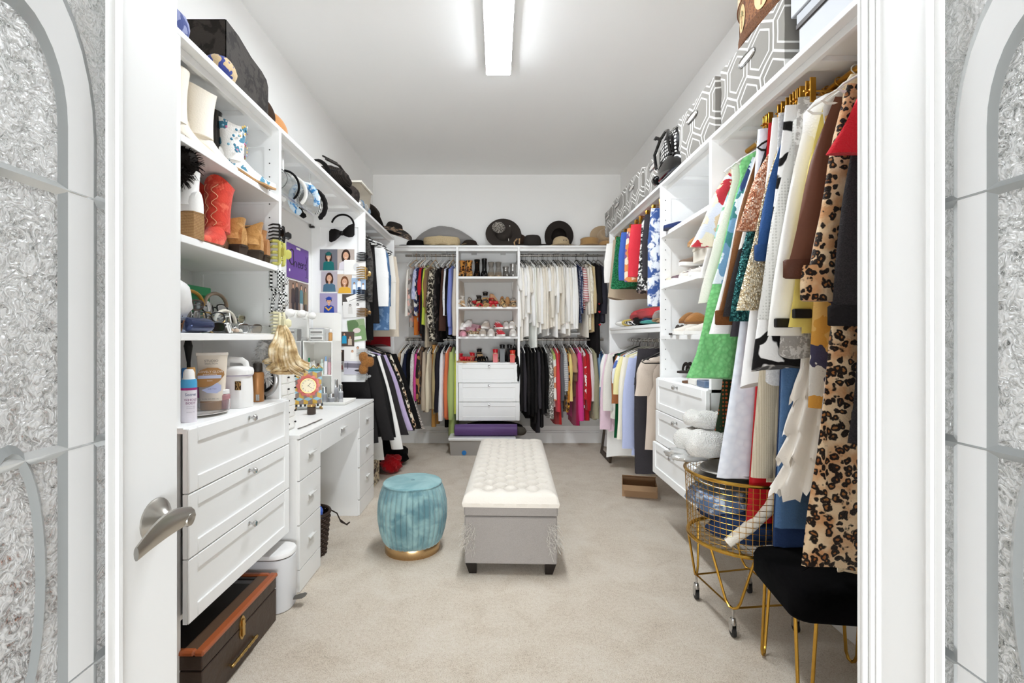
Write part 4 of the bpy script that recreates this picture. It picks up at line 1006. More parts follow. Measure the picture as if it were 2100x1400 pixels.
for j in range(-11, 12):
    for i in range(-3, 4):
        if (i+j) % 2 == 0 and abs(i*sx) < hw-.05 and abs(j*sy) < hl-.05:
            if 'btn' not in globals():
                btn = MB().lathe([(.011, 0), (.010, .004), (.005, .006), (0, .0065)], 10).build('button', cream, cu, world=False)
                o = btn
            else:
                o = btn.copy(); COL.objects.link(o); o.parent = cu
            o.location = (i*sx, j*sy, .4085)
for s in (-1, 1):
    for q in (-1, 1):
        x, y = s*(WB/2-.03), q*(LB/2-.03); MB().loft([[(x+a*w-s*(.03-w), y+b*w-q*(.03-w), z) for a, b in ((-1, -1), (1, -1), (1, 1), (-1, 1))] for w, z in ((.019, 0), (.028, .062))]).build('leg', M('#17110e', .35), BN, world=False)
rr = random.Random(8); fr = MB()
for s in (-1, 1):
    for i in range(130):
        z = .13+.13*rr.random()+.03*rr.random(); y = -LB/2-.001+rr.random()*.03; x = s*(WB/2+.001-(.055*rr.random()**2 if y < -LB/2+.004 else 0))
        if rr.random() < .55: y = -LB/2-.001; x = s*(WB/2-.005-.05*rr.random())
        p = [(x, y, z)]; d = Vector((s*rr.uniform(-.3, 1), -rr.uniform(.2, 1), rr.uniform(-1.4, .3)))*rr.uniform(.006, .013)
        for q in range(3): p.append(tuple(Vector(p[-1])+d+Vector((rr.uniform(-.006, .006), rr.uniform(-.004, .002), rr.uniform(-.007, .003)))))
        fr.tube(p, .0007, 3)
stuff(fr.build('frayed_threads', fab('#c9c3ba'), BN, world=False))

# velvet pleated pouf
PF = E('velvet_pouf', 'round pleated teal velvet pouf on a gold base', 'pouf', (-.492, 2.775, 0))
teal = fab('#86a5a6', 'velvet', '#5a7d84', s=1.8, rough=.6, bump=.1)
m = MB(); n = 324; rings = []
for r_, z in ((.158, .05), (.172, .07), (.188, .12), (.198, .18), (.2, .23), (.197, .28), (.188, .325), (.176, .36), (.168, .376), (.160, .386)):
    d = .0115*min(1, (.40-z)*14)*min(1, (z-.03)*14)
    rings.append([((r_-d*abs(math.sin(24*2*PI*j/n/2))**.5*0-d*(1-abs(math.sin(36*PI*j/n))**.45))*math.cos(2*PI*j/n), (r_-d*(1-abs(math.sin(36*PI*j/n))**.45))*math.sin(2*PI*j/n), z) for j in range(n)])
m.loft(rings, True, False); m.build('body', teal, PF, world=False, ang=70)
m = MB(); m.lathe([(.164, .378), (.167, .385), (.162, .392), (.12, .398), (.06, .4), (.012, .397), (0, .396)], 64, cap0=False); tp = m.build('seat', fab('#8fb3b5', 'velvet', '#6f979c', s=1.0, rough=.6, bump=.1), PF, world=False)
MB().tube([(.165*math.cos(a), .165*math.sin(a), .384) for a in [2*PI*i/64 for i in range(64)]], .004, 6, True).build('piping', teal, PF, world=False)
MB().lathe([(.014, .396), (.010, .4), (0, .401)], 12).build('button', teal, tp, world=False)
MB().lathe([(.157, .0), (.158, .002), (.158, .05), (.157, .052)], 64).build('base_ring', M('#c9a87c', .25, 1.), PF, world=False)

# lacquered wooden trunk under the drawers
TK = E('lacquered_chest', 'dark brown wooden trunk with orange trim and brass clasp below the drawers', 'trunk', (-1.16, 1.81, 0))
wd, wd2 = M('#3a2a20', .4, bump=.2, bs=30.), M('#a2542c', .3, coat=.4)
x0, x1, y0, y1 = -1.36, -.957, 1.548, 2.068
MB().box(x0, y0, 0, x1, y1, .138, .003).build('body', wd, TK)
MB().box(x0, y0, .141, x1, y1, .190, .003).build('lid', wd, TK)
m = MB()
for a in ((x1-.026, y0-.004, x1+.006, y1+.004), (x0-.004, y0-.004, x0+.02, y1+.004), (x0+.02, y0-.004, x1-.026, y0+.02), (x0+.02, y1-.02, x1-.026, y1+.004)):
    MB().box(a[0], a[1], .188, a[2], a[3], .206, .005).build('trim', wd2, TK)
MB().box(x0+.018, y0+.018, .188, x1-.07, y1-.018, .199, .002).build('top_panel', M('#0b0908', .08, coat=.6), TK)
MB().box(x1-.072, y0+.018, .188, x1-.024, y1-.018, .2005, .002).build('border', M('#5b4636', .3), TK)
m = MB(); yc = 1.79
out = [(yc+dy, z) for dy, z in ((-.012, .10), (-.02, .118), (-.016, .14), (-.02, .158), (-.010, .176), (0, .182), (.010, .176), (.02, .158), (.016, .14), (.02, .118), (.012, .10), (0, .092))]
m.slab([(x1, y, z) for y, z in out], (.003, 0, 0)); m.box(x1+.003, yc-.008, .105, x1+.010, yc+.008, .168, .002); m.tube([(x1+.004, yc-.014, .142), (x1+.004, yc+.014, .142)], .0045, 8)
m.build('clasp', BRASS, TK)
m = MB(); pts = [(x1+.012, yc-.09+.18*i/24, .05+.0) for i in range(25)]
m.tube(pts, [.0045+.0022*abs(math.sin(i*.9)) for i in range(25)], 10); m.tube([(x1, yc-.08, .05), (x1+.012, yc-.08, .05)], .004); m.tube([(x1, yc+.08, .05), (x1+.012, yc+.08, .05)], .004); m.build('handle', BRASS, TK)

# slim pedal bin between trunk and desk
BI = E('pedal_bin', 'white plastic pedal bin between the trunk and the desk', 'bin', (-1.1, 2.19, 0))
def stad(x0, x1, y0, y1, z, r, n=8, g=0.):
    pts = []
    for cx, cy, a0 in ((x1-r, y1-r, 0), (x0+r*.4, y1-r*.4, PI/2), (x0+r*.4, y0+r*.4, PI), (x1-r, y0+r, 1.5*PI)):
        q = r if cx > (x0+x1)/2 else r*.4
        pts += [(cx+(q+g)*math.cos(a0+PI/2*i/n), cy+(q+g)*math.sin(a0+PI/2*i/n), z) for i in range(n+1)]
    return pts
pw = M('#dfe0e3', .35)
bxs = (-1.30, -.928, 2.10, 2.265)
MB().loft([stad(*bxs, z, .07, g=g) for z, g in ((.002, -.004), (.01, 0), (.232, 0), (.236, -.004))]).build('body', pw, BI)
MB().loft([stad(*bxs, z, .07, g=-.004) for z in (.236, .242)]).build('rim', M('#4b3f33', .5), BI)
MB().loft([stad(*bxs, z, .07, g=g) for z, g in ((.242, .001), (.252, .001), (.258, -.003), (.26, -.012))]).build('lid', M('#eeeceA', .3), BI)
m = MB(); m.loft([[(-.93+.055*(1-.0)*s, 2.185+w*math.cos(a), .035+.012*s+h*math.sin(a)) for a in [2*PI*i/10 for i in range(10)]] for s, w, h in ((0, .016, .006), (.4, .022, .007), (.8, .024, .007), (1, .014, .004))]); m.build('pedal', M('#5a564f', .45), BI)

# wicker basket of odds and ends in the kneehole
WK = E('wicker_basket', 'dark brown wicker basket under the desk holding balled clothes', 'basket', (-1.075, 2.70, 0))
m = MB(); r_ = 18
for i in range(r_):
    z = .005+.225*i/(r_-1); q = .098+.022*(i/(r_-1)); n = 40
    m.tube([((q+.004*(1 if (j+i) % 2 else -1))*math.cos(2*PI*j/n), (q+.004*(1 if (j+i) % 2 else -1))*math.sin(2*PI*j/n), z) for j in range(n)], .0065, 5, True)
m.lathe([(.094, .003), (.114, .22)], 24, cap1=False); m.build('weave', M('#35251b', .55), WK, world=False)
MB().tube([(.122*math.cos(a), .122*math.sin(a), .235) for a in [2*PI*i/40 for i in range(40)]], .009, 6, True).build('rim', M('#2f2119', .55), WK, world=False)
MB().tube([(.10, .06, .235), (.14, .085, .20), (.155, .11, .14), (.18, .125, .12), (.20, .13, .13), (.19, .115, .12), (.15, .10, .16)], .004, 6).build('cord', M('#2a1e17', .6), WK, world=False)
for nm, lb, c, s_, mt, sd in (('scarf', 'bright blue balled scarf in the wicker basket', (.04, -.02, .23), (.05, .045, .045), PL('#3260c4', rough=.5), 1), ('sock', 'pale pink balled sock in the wicker basket', (-.03, -.055, .225), (.045, .04, .035), PL('#d8b8b2'), 2),
                              ('hairband', 'white coiled hairband at the front of the wicker basket', (.05, -.085, .235), (.03, .02, .025), w2, 3), ('scarf', 'black balled scarf at the back of the wicker basket', (0, .055, .24), (.06, .045, .05), blk2, 4)):
    tag(blob(MB(), c, *s_, seed=sd, amp=.35).build(nm, mt, None, loc=WK.location), lb, nm)

# gold wire basket on hairpin legs and casters
WX, WY = 1.085, 2.115
WB_ = E('wire_basket', 'round gold wire laundry basket on hairpin legs with casters', 'basket', (WX, WY, 0))
gold = M('#c99c45', .25, 1.)
R1, R0, zt_, zb_ = .238, .225, .632, .345
ringp = lambda r, z, n=64: [(r*math.cos(2*PI*i/n), r*math.sin(2*PI*i/n), z) for i in range(n)]
MB().tube(ringp(R1, zt_), .0075, 8, True).build('rim', gold, WB_, world=False)
MB().tube(ringp(R0, zb_), .009, 8, True).build('base_ring', gold, WB_, world=False)
m = MB()
for i in range(60):
    a = 2*PI*i/60; m.tube([(R0*math.cos(a), R0*math.sin(a), zb_), (R1*math.cos(a), R1*math.sin(a), zt_)], .0011, 4, caps=False)
for k in range(1, 12):
    z = zb_+(zt_-zb_)*k/12; m.tube(ringp(R0+(R1-R0)*k/12, z, 48), .0011, 4, True)
for k in range(-4, 5):
    h = R0*math.sqrt(1-(k/5)**2); m.tube([(k/5*R0, -h, zb_), (k/5*R0, h, zb_)], .0013, 4); m.tube([(-h, k/5*R0, zb_), (h, k/5*R0, zb_)], .0013, 4)
stuff(m.build('wire_mesh', gold, WB_, world=False))
fz = .115; fc = [(-.155, .12), (-.122, -.161), (.155, -.129), (.121, .175)]
for i, (fx, fy) in enumerate(fc):
    a = math.atan2(fy, fx); t_ = Vector((-math.sin(a), math.cos(a), 0)); c = Vector((fx, fy, fz)); o = Vector((math.cos(a), math.sin(a), 0))
    tp = Vector((R0*math.cos(a), R0*math.sin(a), zb_))
    pts = []
    for s_ in (-1, 1):
        top_ = Vector((R0*math.cos(a+s_*.38), R0*math.sin(a+s_*.38), zb_))
        pts.append((top_, c+t_*s_*.028+Vector((0, 0, .03)), c+t_*s_*.015+Vector((0, 0, .006))))
    MB().tube([pts[0][0], pts[0][1], pts[0][2], c, pts[1][2], pts[1][1], pts[1][0]], .0055, 8).build('leg', gold, WB_, world=False)
    g2 = fc[(i+1) % 4]
    MB().tube([(fx, fy, fz), (g2[0], g2[1], fz)], .004, 6).build('crossbar', gold, WB_, world=False)
    cs = MB(); cs.tube([(fx, fy, fz), (fx, fy, .075)], .005, 8); cs.lathe([(.013, .05), (.013, .064), (.010, .075)], 14, c=(fx, fy, 0)); cs.box(fx-.011, fy-.012, .022, fx-.008, fy+.012, .055); cs.box(fx+.008, fy-.012, .022, fx+.011, fy+.012, .055)
    ct = cs.build('caster', CHROME, WB_, world=False)
    MB().lathe([(.016, -.008), (.0215, -.006), (.0215, .006), (.016, .008)], 20, T=Matrix.Translation((fx, fy, .0215)) @ Matrix.Rotation(PI/2, 4, 'Y')).build('wheel', M('#1d1b1a', .5), ct, world=False)
WB_.children
def heap(nm, cat, lb, c, s_, mt, sd, amp=.3, rot=0):
    o = blob(MB(), (0, 0, 0), *s_, seed=sd, amp=amp, n=28, k=14).build(nm, mt, None, loc=c, rot=(0, 0, rot), world=False); return tag(o, lb, cat)
heap('jeans', 'pants', 'dark blue jeans bundled at the bottom of the gold basket', (WX+.03, WY-.03, .425), (.185, .165, .07), denimD, 21)
heap('jeans', 'pants', 'acid wash jeans crumpled against the wire, drawer side', (WX-.095, WY+.04, .50), (.105, .135, .06), fab('#b9c6d8', 'mottle', '#5c7396', s=1.), 22)
heap('scarf', 'scarf', 'teal green scarf bunched in the gold basket', (WX+.13, WY-.105, .50), (.055, .07, .06), fab('#3f6b68', 'knit', '#2c4f4e'), 23)
def platter(nm, lb, c, r, mat, tilt):
    m = MB(); m.lathe([(0, 0), (r*.7, .002), (r, .012), (r*1.02, .015), (r, .017), (r*.7, .008), (0, .006)], 40, cap0=False, cap1=False); return tag(m.build(nm, mat, None, loc=c, rot=tilt, world=False), lb, 'platter', 'platters in the gold basket')
SILV = M('#c9c7c2', .25, .9)
for k, (z, mt, ds) in enumerate(((.575, M('#c4a14e', .3, .9), 'gold rimmed'), (.60, SILV, 'dull silver'), (.622, M('#d8d6d2', .2, .6), 'pale silver'), (.645, SILV, 'bright silver'))):
    platter('platter', f'{ds} round platter stacked {["lowest", "second lowest", "second highest", "on top"][k]} in the gold basket', (WX-.035+.01*k, WY+.03-.008*k, z-.012), .165, mt, (.1*math.sin(k*2), .06*math.cos(k*3), 0))
m = MB(); m.tube([(WX+.05, WY-.20, .70), (WX+.035, WY-.195, .60), (WX+.005, WY-.198, .54), (WX-.07, WY-.19, .46), (WX-.145, WY-.165, .385)], [.024, .026, .026, .024, .02], 14); tag(m.build('bolster', fab('#e6dfd2', bump=.5), None), 'long cream quilted roll slanting down inside the gold basket', 'bolster')
heap('plastic_bag', 'bag', 'clear wrapped bag lying on the basket rim, drawer side', (.895, 2.255, .672), (.085, .07, .026), M('#dcdcda', .12, .35, trans=.2), 25, .4)
twl = fab('#f1efeb', 'knit', '#e4e1db', s=2.2, bump=.9)
def towel(lb, c, L, W, T, rot, sd):
    """a towel folded over: two soft layers meeting in a round fold toward the aisle"""
    m = MB(); rr = random.Random(sd)
    rings = []
    for i in range(15):
        q = -1+2*i/14; y = W/2*q; e = (1-abs(q)**5)**.5 if abs(q) < 1 else .25; e = max(e, .25); pts = []
        for j in range(30):
            a_ = 2*PI*j/30; X = L/2*spow(math.cos(a_), .55); Z = T/2*spow(math.sin(a_), .7)
            if X > 0: Z *= 1-.25*X/(L/2)
            Z += .006*math.sin(7*X/L*2+3*q+sd)+.005*math.sin(5*q+2*a_); pts.append((X*(.93+.07*e)+.006*math.sin(4*q+sd), y, Z*e))
        rings.append(pts)
    m.loft(rings); o = m.build('towel', twl, None, loc=c, rot=(0, .06, rot), world=False, ang=80); tag(o, lb, 'towel')
    m = MB(); m.tube([(-L*.1, W/2*.55*math.cos(k*PI/6)*1.0, 0) if False else (L*.30, -W/2*.98+W*.98*k/8, T*.36+.004*math.sin(k)) for k in range(9)], .0035, 5); m.build('hem_band', fab('#dcd8cf'), o, world=False)
    return o
towel('white fluffy towel folded over on the gold basket', (.985, 2.22, .735), .26, .20, .125, .12, 1)
towel('white hand towel folded above the larger towel', (1.0, 2.25, .835), .22, .15, .075, .06, 4)
m = None

# black velvet stool by the door stile
ST = E('velvet_stool', 'black velvet square stool with gold hairpin legs beside the door stile', 'stool', (1.155, 1.66, 0), -.13)
bv = fab('#0f0e0f', 'velvet', '#080808', s=1., rough=.7, bump=.08, sheen=.08)
def rsq(h, z, r, n=7, hy=None):
    hy = hy or h; pts = []
    for cx, cy, a0 in ((h-r, hy-r, 0), (-h+r, hy-r, PI/2), (-h+r, -hy+r, PI), (h-r, -hy+r, 1.5*PI)):
        pts += [(cx+r*math.cos(a0+PI/2*i/n), cy+r*math.sin(a0+PI/2*i/n), z) for i in range(n+1)]
    return pts
MB().loft([rsq(h, z, .05, hy=h*.92) for h, z in ((.165, .318), (.19, .322), (.197, .335), (.197, .395), (.19, .414), (.17, .425), (.12, .43), (.05, .431))]).build('seat', bv, ST, world=False, ang=70)
for s in (-1, 1):
    for q in (-1, 1):
        a = Vector((s*.125, q*.165, .32)); b = Vector((s*.165, q*.115, .32)); f = Vector((s*.155, q*.155, .006)); d = (a-b).normalized()
        MB().tube([a, f+d*.018+Vector((0, 0, .03)), f+d*.010+Vector((0, 0, .006)), f, f-d*.010+Vector((0, 0, .006)), f-d*.018+Vector((0, 0, .03)), b], .0058, 8).build('leg', gold, ST, world=False)

# cardboard box, framed mirror, things on the back carpet
CB = E('cardboard_box', 'open brown cardboard box lying on the carpet under the shirts', 'box', (1.09, 3.66, 0), -.25)
cb = M('#a1805f', .8, bump=.15, bs=200.)
m = MB(); m.box(-.13, -.004, 0, .13, 0, .085).box(-.13, 0, 0, .13, .24, .004).box(-.13, .236, 0, .13, .24, .085).box(-.13, 0, 0, -.126, .24, .085).box(.126, 0, 0, .13, .24, .085); m.build('tray', cb, CB, world=False)
MB().slab([(-.13, 0, .085), (.13, 0, .085), (.12, -.075, .068), (-.12, -.075, .068)], (0, .0, .004)).build('flap', cb, CB, world=False)
MB().slab([(-.13, .236, .085), (.13, .236, .085), (.13, .15, .12), (-.13, .15, .12)], (0, .0, .004)).build('flap', cb, CB, world=False)
FR = E('picture_frame', 'dark bronze wooden frame leaning on the carpet under the pink shirt', 'frame', (1.13, 4.9, 0))
T = Matrix.Translation((1.10, 4.66, 0)) @ Matrix.Rotation(.12, 4, 'Y')
for a in ((0, 0, .5, .05), (0, .36, .5, .41), (0, .05, .05, .36), (.45, .05, .5, .36)):
    MB().box(-.012, a[1], a[0], .012, a[3], a[2], .005, T=T).build('frame_rail', M('#3a2d22', .4, .3), FR)
MB().box(-.002, .05, .05, .008, .36, .45, T=T).build('mirror_glass', M('#d8d8d8', .05, 1.), FR)
SB = E('storage_bin', 'clear plastic storage bin with a white lid under the shoe drawers', 'bin', (-.16, 5.15, 0))
cl = M('#b9b4ae', .25, trans=.25)
def tray4(x0, x1, y0, y1, z0, z1, tp, mat, par, nm):
    R = lambda g, z: [(x0-g, y0-g, z), (x1+g, y0-g, z), (x1+g, y1+g, z), (x0-g, y1+g, z)]
    MB().loft([R(0, z0), R(tp, z1)]).build(nm, mat, par, ang=20)
tray4(-.485, .17, 4.965, 5.33, 0, .155, .012, cl, SB, 'body')
MB().box(-.512, 4.94, .155, .195, 5.355, .185, .008).build('lid', M('#f2f2f2', .35), SB)
MB().lathe([(.024, 0), (.024, .006), (.0, .007)], 18, T=Matrix.Translation((-.345, 4.962, .03)) @ Matrix.Rotation(PI/2, 4, 'X')).build('latch', M('#1f78c0', .35), SB)
YM = E('yoga_mat', 'rolled purple yoga mat lying on the storage bin lid', 'mat', (-.12, 5.06, .186))
pm = M('#5e3f7a', .5, bump=.15, bs=120.)
m = MB(); Tr = Matrix.Translation((-.45, 5.06, .186+.062)) @ Matrix.Rotation(PI/2, 4, 'Y')
m.lathe([(.0, 0), (.055, 0), (.060, .004), (.0615, .10), (.0615, .6), (.060, .656), (.055, .66), (0, .66)], 28, T=Tr); m.build('roll', pm, YM)
m = MB(); sp_ = [(.0, 0)] ; pts = [(-.4515, 5.06+(.008+.0068*i/6.28*.9)*math.cos(i), .248+(.008+.0068*i/6.28*.9)*math.sin(i)) for i in [k*.4 for k in range(110)] if (.008+.0068*i/6.28*.9) < .055]
m.tube(pts, .0016, 4); m.build('spiral_edge', M('#3c2655', .6), YM)
tag(blob(MB(), (-.05, 5.24, .245), .31, .07, .065, 31, .12).build('duffel_bag', PL('#141112'), None), 'black duffel bag tucked behind the yoga mat', 'bag')
tag(blob(MB(), (.235, 5.12, .225), .07, .06, .045, 32, .2).build('pouch', PL('#4d4841'), None), 'olive grey pouch at the end of the yoga mat', 'pouch')
PBX = E('patterned_box', 'tan storage box with wavy brown lines on the carpet beside the desk', 'box', (-1.16, 3.95, 0))
MB().box(-1.32, 3.76, 0, -1.01, 4.10, .20, .004).build('body', fab('#c9b994', 'zebra', '#5d4c37', s=1.2), PBX)
MB().box(-1.010, 3.88, .11, -1.006, 3.98, .145, .001).build('label_holder', M('#2a231d', .5), PBX)
m = MB(); rr = random.Random(2)
blob(m, (-.97, 4.36, .075), .085, .10, .075, 41, .3, 26, 12)
for i in range(160):
    a, b = rr.uniform(0, 6.28), rr.uniform(-.3, 1.4); d = Vector((math.cos(a)*math.cos(b)*.08, math.sin(a)*math.cos(b)*.095, math.sin(b)*.07)); p = Vector((-.97, 4.36, .075))+d*.95
    m.tube([p, p+d*.12+Vector((rr.uniform(-.01, .01), rr.uniform(-.01, .01), 0)), p+d*.26+Vector((rr.uniform(-.015, .015), rr.uniform(-.015, .015), -.005))], [.004, .003, .001], 4)
tag(m.build('boa', fab('#b3131c', bump=.9), None), 'fuzzy crimson feather boa heaped on the carpet below the jackets', 'boa')
tag(blob(MB(), (-1.03, 4.62, .09), .16, .15, .09, 43, .2).build('tote_bag', PL('#121011'), None), 'black cloth bag slumped on the carpet under the long black coat', 'bag')

# a dark chest against the side wall, seen blurred through the desk-side door glass
CH = E('wooden_chest', 'dark brown chest with an orange top edge, blurred behind the handled door glass', 'chest', (-1.27, 1.0, 0))
MB().box(-1.445, .66, 0, -1.10, 1.34, .60, .004).build('body', wd, CH)
MB().box(-1.445, .65, .62, -1.085, 1.35, .68, .006).build('top', M('#c0622c', .35, coat=.3), CH)
MB().box(-1.445, .66, .60, -1.09, 1.34, .62).build('lid_joint', M('#1d130e', .6), CH)
# ---------------------------------------------------------------- photographs and prints
RX90 = Matrix.Rotation(PI/2, 4, 'X'); RZ90 = Matrix.Rotation(PI/2, 4, 'Z')
def card(name, cat, label, T, w, h, base, shapes, group=None, th=.0012):
    """a thin print: a paper card carrying flat coloured shapes; T maps its plane"""
    m = MB(); mats = [M(base, .45)]
    m.box(-w/2, -h/2, 0, w/2, h/2, th, 0, 0, T)
    T2 = T @ Matrix.Translation((0, 0, th))
    shapes = [([(min(max(a, -w/2), w/2), min(max(b, -h/2), h/2)) for a, b in p], c) for p, c in shapes]
    art(m, shapes, T2, mats)
    o = m.build(name, mats, None, smooth=False); return tag(o, label, cat, group)
def portrait(w, h, bg, hair, skin, cloth, cx=0, cy=0, s=1., long_=True, cap=None):
    S = s*w; sh = [(rect(-w/2, -h/2, w/2, h/2), bg)]
    if long_: sh.append((ell(cx, cy-.02*S, .24*S, .40*S), hair))
    body = [(cx-.38*S, -h/2), (cx-.34*S, cy-.36*S), (cx-.14*S, cy-.26*S), (cx+.14*S, cy-.26*S), (cx+.34*S, cy-.36*S), (cx+.38*S, -h/2)]
    sh.append((body, cloth)); sh.append((rect(cx-.06*S, cy-.30*S, cx+.06*S, cy-.12*S), skin))
    sh.append((ell(cx, cy+.10*S, .20*S, .19*S), hair)); sh.append((ell(cx, cy+.03*S, .15*S, .20*S), skin))
    for q in (-1, 1): sh.append((ell(cx+q*.06*S, cy+.06*S, .018*S, .012*S, 8), '#3a2a22'))
    sh.append((ell(cx, cy-.065*S, .05*S, .016*S, 8), '#f6efe9'))
    if cap: sh += [([(cx-.26*S, cy+.22*S), (cx, cy+.14*S), (cx+.26*S, cy+.24*S), (cx, cy+.36*S)], cap), (rect(cx-.15*S, cy+.10*S, cx+.15*S, cy+.2*S), cap)]
    return sh
def people(w, h, bg, ppl):
    sh = [(rect(-w/2, -h/2, w/2, h/2), bg)]
    for cx, top, s, hair, skin, cloth, legs in ppl:
        S = s*h; sh.append((ell(cx*w, top*h-.05*S, .10*S, .12*S), hair)); sh.append((ell(cx*w, top*h-.07*S, .065*S, .085*S), skin))
        sh.append(([(cx*w-.17*S, top*h-.72*S), (cx*w-.15*S, top*h-.2*S), (cx*w-.05*S, top*h-.15*S), (cx*w+.05*S, top*h-.15*S), (cx*w+.15*S, top*h-.2*S), (cx*w+.17*S, top*h-.72*S)], cloth))
        if legs: sh.append((rect(cx*w-.12*S, -h/2, cx*w+.12*S, top*h-.68*S), legs))
    return sh
YP = 3.708
def onpanel(x0, y0, x1, y1, lift=0, rot=0):
    a, b = P(x0, y0, YP), P(x1, y1, YP); c = (a+b)/2
    return Matrix.Translation((c.x, YP-lift, c.z)) @ RX90 @ Matrix.Rotation(rot, 4, 'Z'), abs(b.x-a.x), abs(a.z-b.z)
def onwall(x0, y0, x1, y1, X=XL+.003, lift=0, rot=0):
    Y0, Y1 = 980*X/(x0-1020), 980*X/(x1-1020); Ym = (Y0+Y1)/2
    za, zb2 = H-(y0-693)*Ym/980, H-(y1-693)*Ym/980
    return Matrix.Translation((X+lift, Ym, (za+zb2)/2)) @ RZ90 @ RX90 @ Matrix.Rotation(rot, 4, 'Z'), Y1-Y0, za-zb2
def pcard(label, box, f, lift=0, rot=0, base='#f2f0ec', name='photograph'):
    T, w, h = onpanel(*box, lift, rot); return card(name, 'photo', label, T, w, h, base, f(w, h), 'photographs on the white panel')
SK = '#d9a98a'
pcard('photo of a person in a teal graduation gown and cap', (656, 511, 692, 554), lambda w, h: portrait(w, h, '#6f7078', '#3a231a', SK, '#146b68', 0, .02, .85, True, '#12605e'))
pcard('photo of a smiling person in a white top, dark hair, beside the teal gown', (692, 511, 727, 553), lambda w, h: portrait(w, h, '#b9aba2', '#33231b', SK, '#ded9e0', 0, .025, 1.1))
pcard('plain white card with a faint grey circle', (706, 533, 750, 563), lambda w, h: [(ell(.012, 0, .024, .03), '#d9d9d9')], .003)
pcard('photo of a smiling person with long brown hair and a blue top', (659, 556, 692, 598), lambda w, h: portrait(w, h, '#b9b2b8', '#4a2c1d', SK, '#4a6f86', 0, .02, 1.05))
pcard('photo of a person with curly hair and a yellow top', (692, 562, 722, 601), lambda w, h: portrait(w, h, '#cdb6a0', '#7a4b2c', SK, '#e0ad3a', 0, .01, 1.15), .001)
pcard('photo of three people in white shirts and jeans', (721, 570, 750, 603), lambda w, h: people(w, h, '#9fb8d4', [(-.3, .2, .6, '#3a2a22', SK, '#eef0f2', '#39547c'), (.05, .42, .7, '#2a1f1a', SK, '#f2f2f2', '#39547c'), (.33, .15, .55, '#5a3a2a', SK, '#eef0f2', '#39547c')]), .002)
pcard('photo of a person in a blue graduation gown with a gold stole', (656, 601, 692, 643), lambda w, h: portrait(w, h, '#a99fc0', '#2c2018', SK, '#2346a8', .003, .015, .8, False, '#2346a8')+[([(-.03, -.03), (0, -.06), (.03, -.03), (.02, -.025), (0, -.045), (-.02, -.025)], '#d9a84a')])
pcard('dark photo with a red light above the black and white prints', (702, 603, 738, 626), lambda w, h: [(rect(-w/2, -h/2, w/2, h/2), '#4c4642'), (rect(-.03, -.008, .02, .012), '#c95a55')], .001)
pcard('black and white photo of two people, tilted', (704, 618, 748, 650), lambda w, h: people(w, h, '#e6e4e1', [(-.16, .30, .8, '#3c3a38', '#b9b5b1', '#d4d1cd', None), (.2, .32, .85, '#2c2a29', '#aeaaa6', '#efedeb', None)]), .005, .05)
pcard('white printed strip poking out behind the black and white photo', (712, 604, 744, 622), lambda w, h: [(rect(-w*.4, -.002, w*.4, .002), '#8a8886')], .003, .38)
pcard('photo of a person in a bright blue shirt, partly behind the organizer', (680, 645, 694, 674), lambda w, h: people(w, h, '#bcb0a8', [(0, .42, .9, '#3a261c', SK, '#2a52b0', None)]))
pcard('photo of a bench among green bushes', (714, 655, 750, 700), lambda w, h: [(rect(-w/2, -h/2, w/2, h/2), '#8fa37d'), (ell(-.03, .04, .05, .05), '#5d7a50'), (ell(.04, -.02, .05, .06), '#7c9a6a'), (ell(.0, .0, .03, .02), '#d8c8c4'), (rect(-.03, -.07, .03, -.045), '#ece8e4')], .002, .12)
pcard('photo of two people, one in a turquoise shirt', (693, 680, 727, 710), lambda w, h: people(w, h, '#54463e', [(-.1, .38, .95, '#2c1f19', SK, '#2a9ac4', None), (.24, .16, .8, '#7a5234', SK, '#c9b7a4', None)]), .003)
pcard('small pink heart sticker on the white panel', (687, 697, 700, 709), lambda w, h: [([(.0015*13*1.3*math.sin(q)**3*.7, .0012*(13*math.cos(q)-5*math.cos(2*q)-2*math.cos(3*q)-math.cos(4*q))) for q in [2*PI*k/24 for k in range(24)]], '#e07f98')], .006, 0, '#efece8', 'sticker')
pcard('small dark photo of a couple in black', (683, 717, 706, 741), lambda w, h: people(w, h, '#3a302a', [(-.12, .36, .8, '#20160f', SK, '#191514', None), (.25, .42, .9, '#4a3020', SK, '#2c201a', None)]))
pcard('pale photo of two people dressed in white', (706, 710, 746, 740), lambda w, h: people(w, h, '#efece8', [(-.08, .2, .8, '#a4724a', SK, '#f7f4f0', None), (.2, .45, .9, '#5a3c28', SK, '#e8e4de', None)]), .001)
pcard('tiny photo of a couple, black and white border', (690, 742, 705, 762), lambda w, h: people(w, h, '#8d8884', [(-.1, .35, .8, '#3a3735', '#c9b0a0', '#4a4644', None), (.2, .3, .8, '#2c2a28', '#c9b0a0', '#7a2f2c', None)]))
pcard('photo of a lake shore with a dark boat', (706, 740, 746, 768), lambda w, h: [(rect(-w/2, -h/2, w/2, h/2), '#c9c6d2'), (rect(-w/2, 0, w/2, .035), '#77727f'), (ell(.03, -.02, .025, .008), '#2c2830'), (rect(-.05, -.01, -.045, .04), '#4a4550')], .002, -.03)
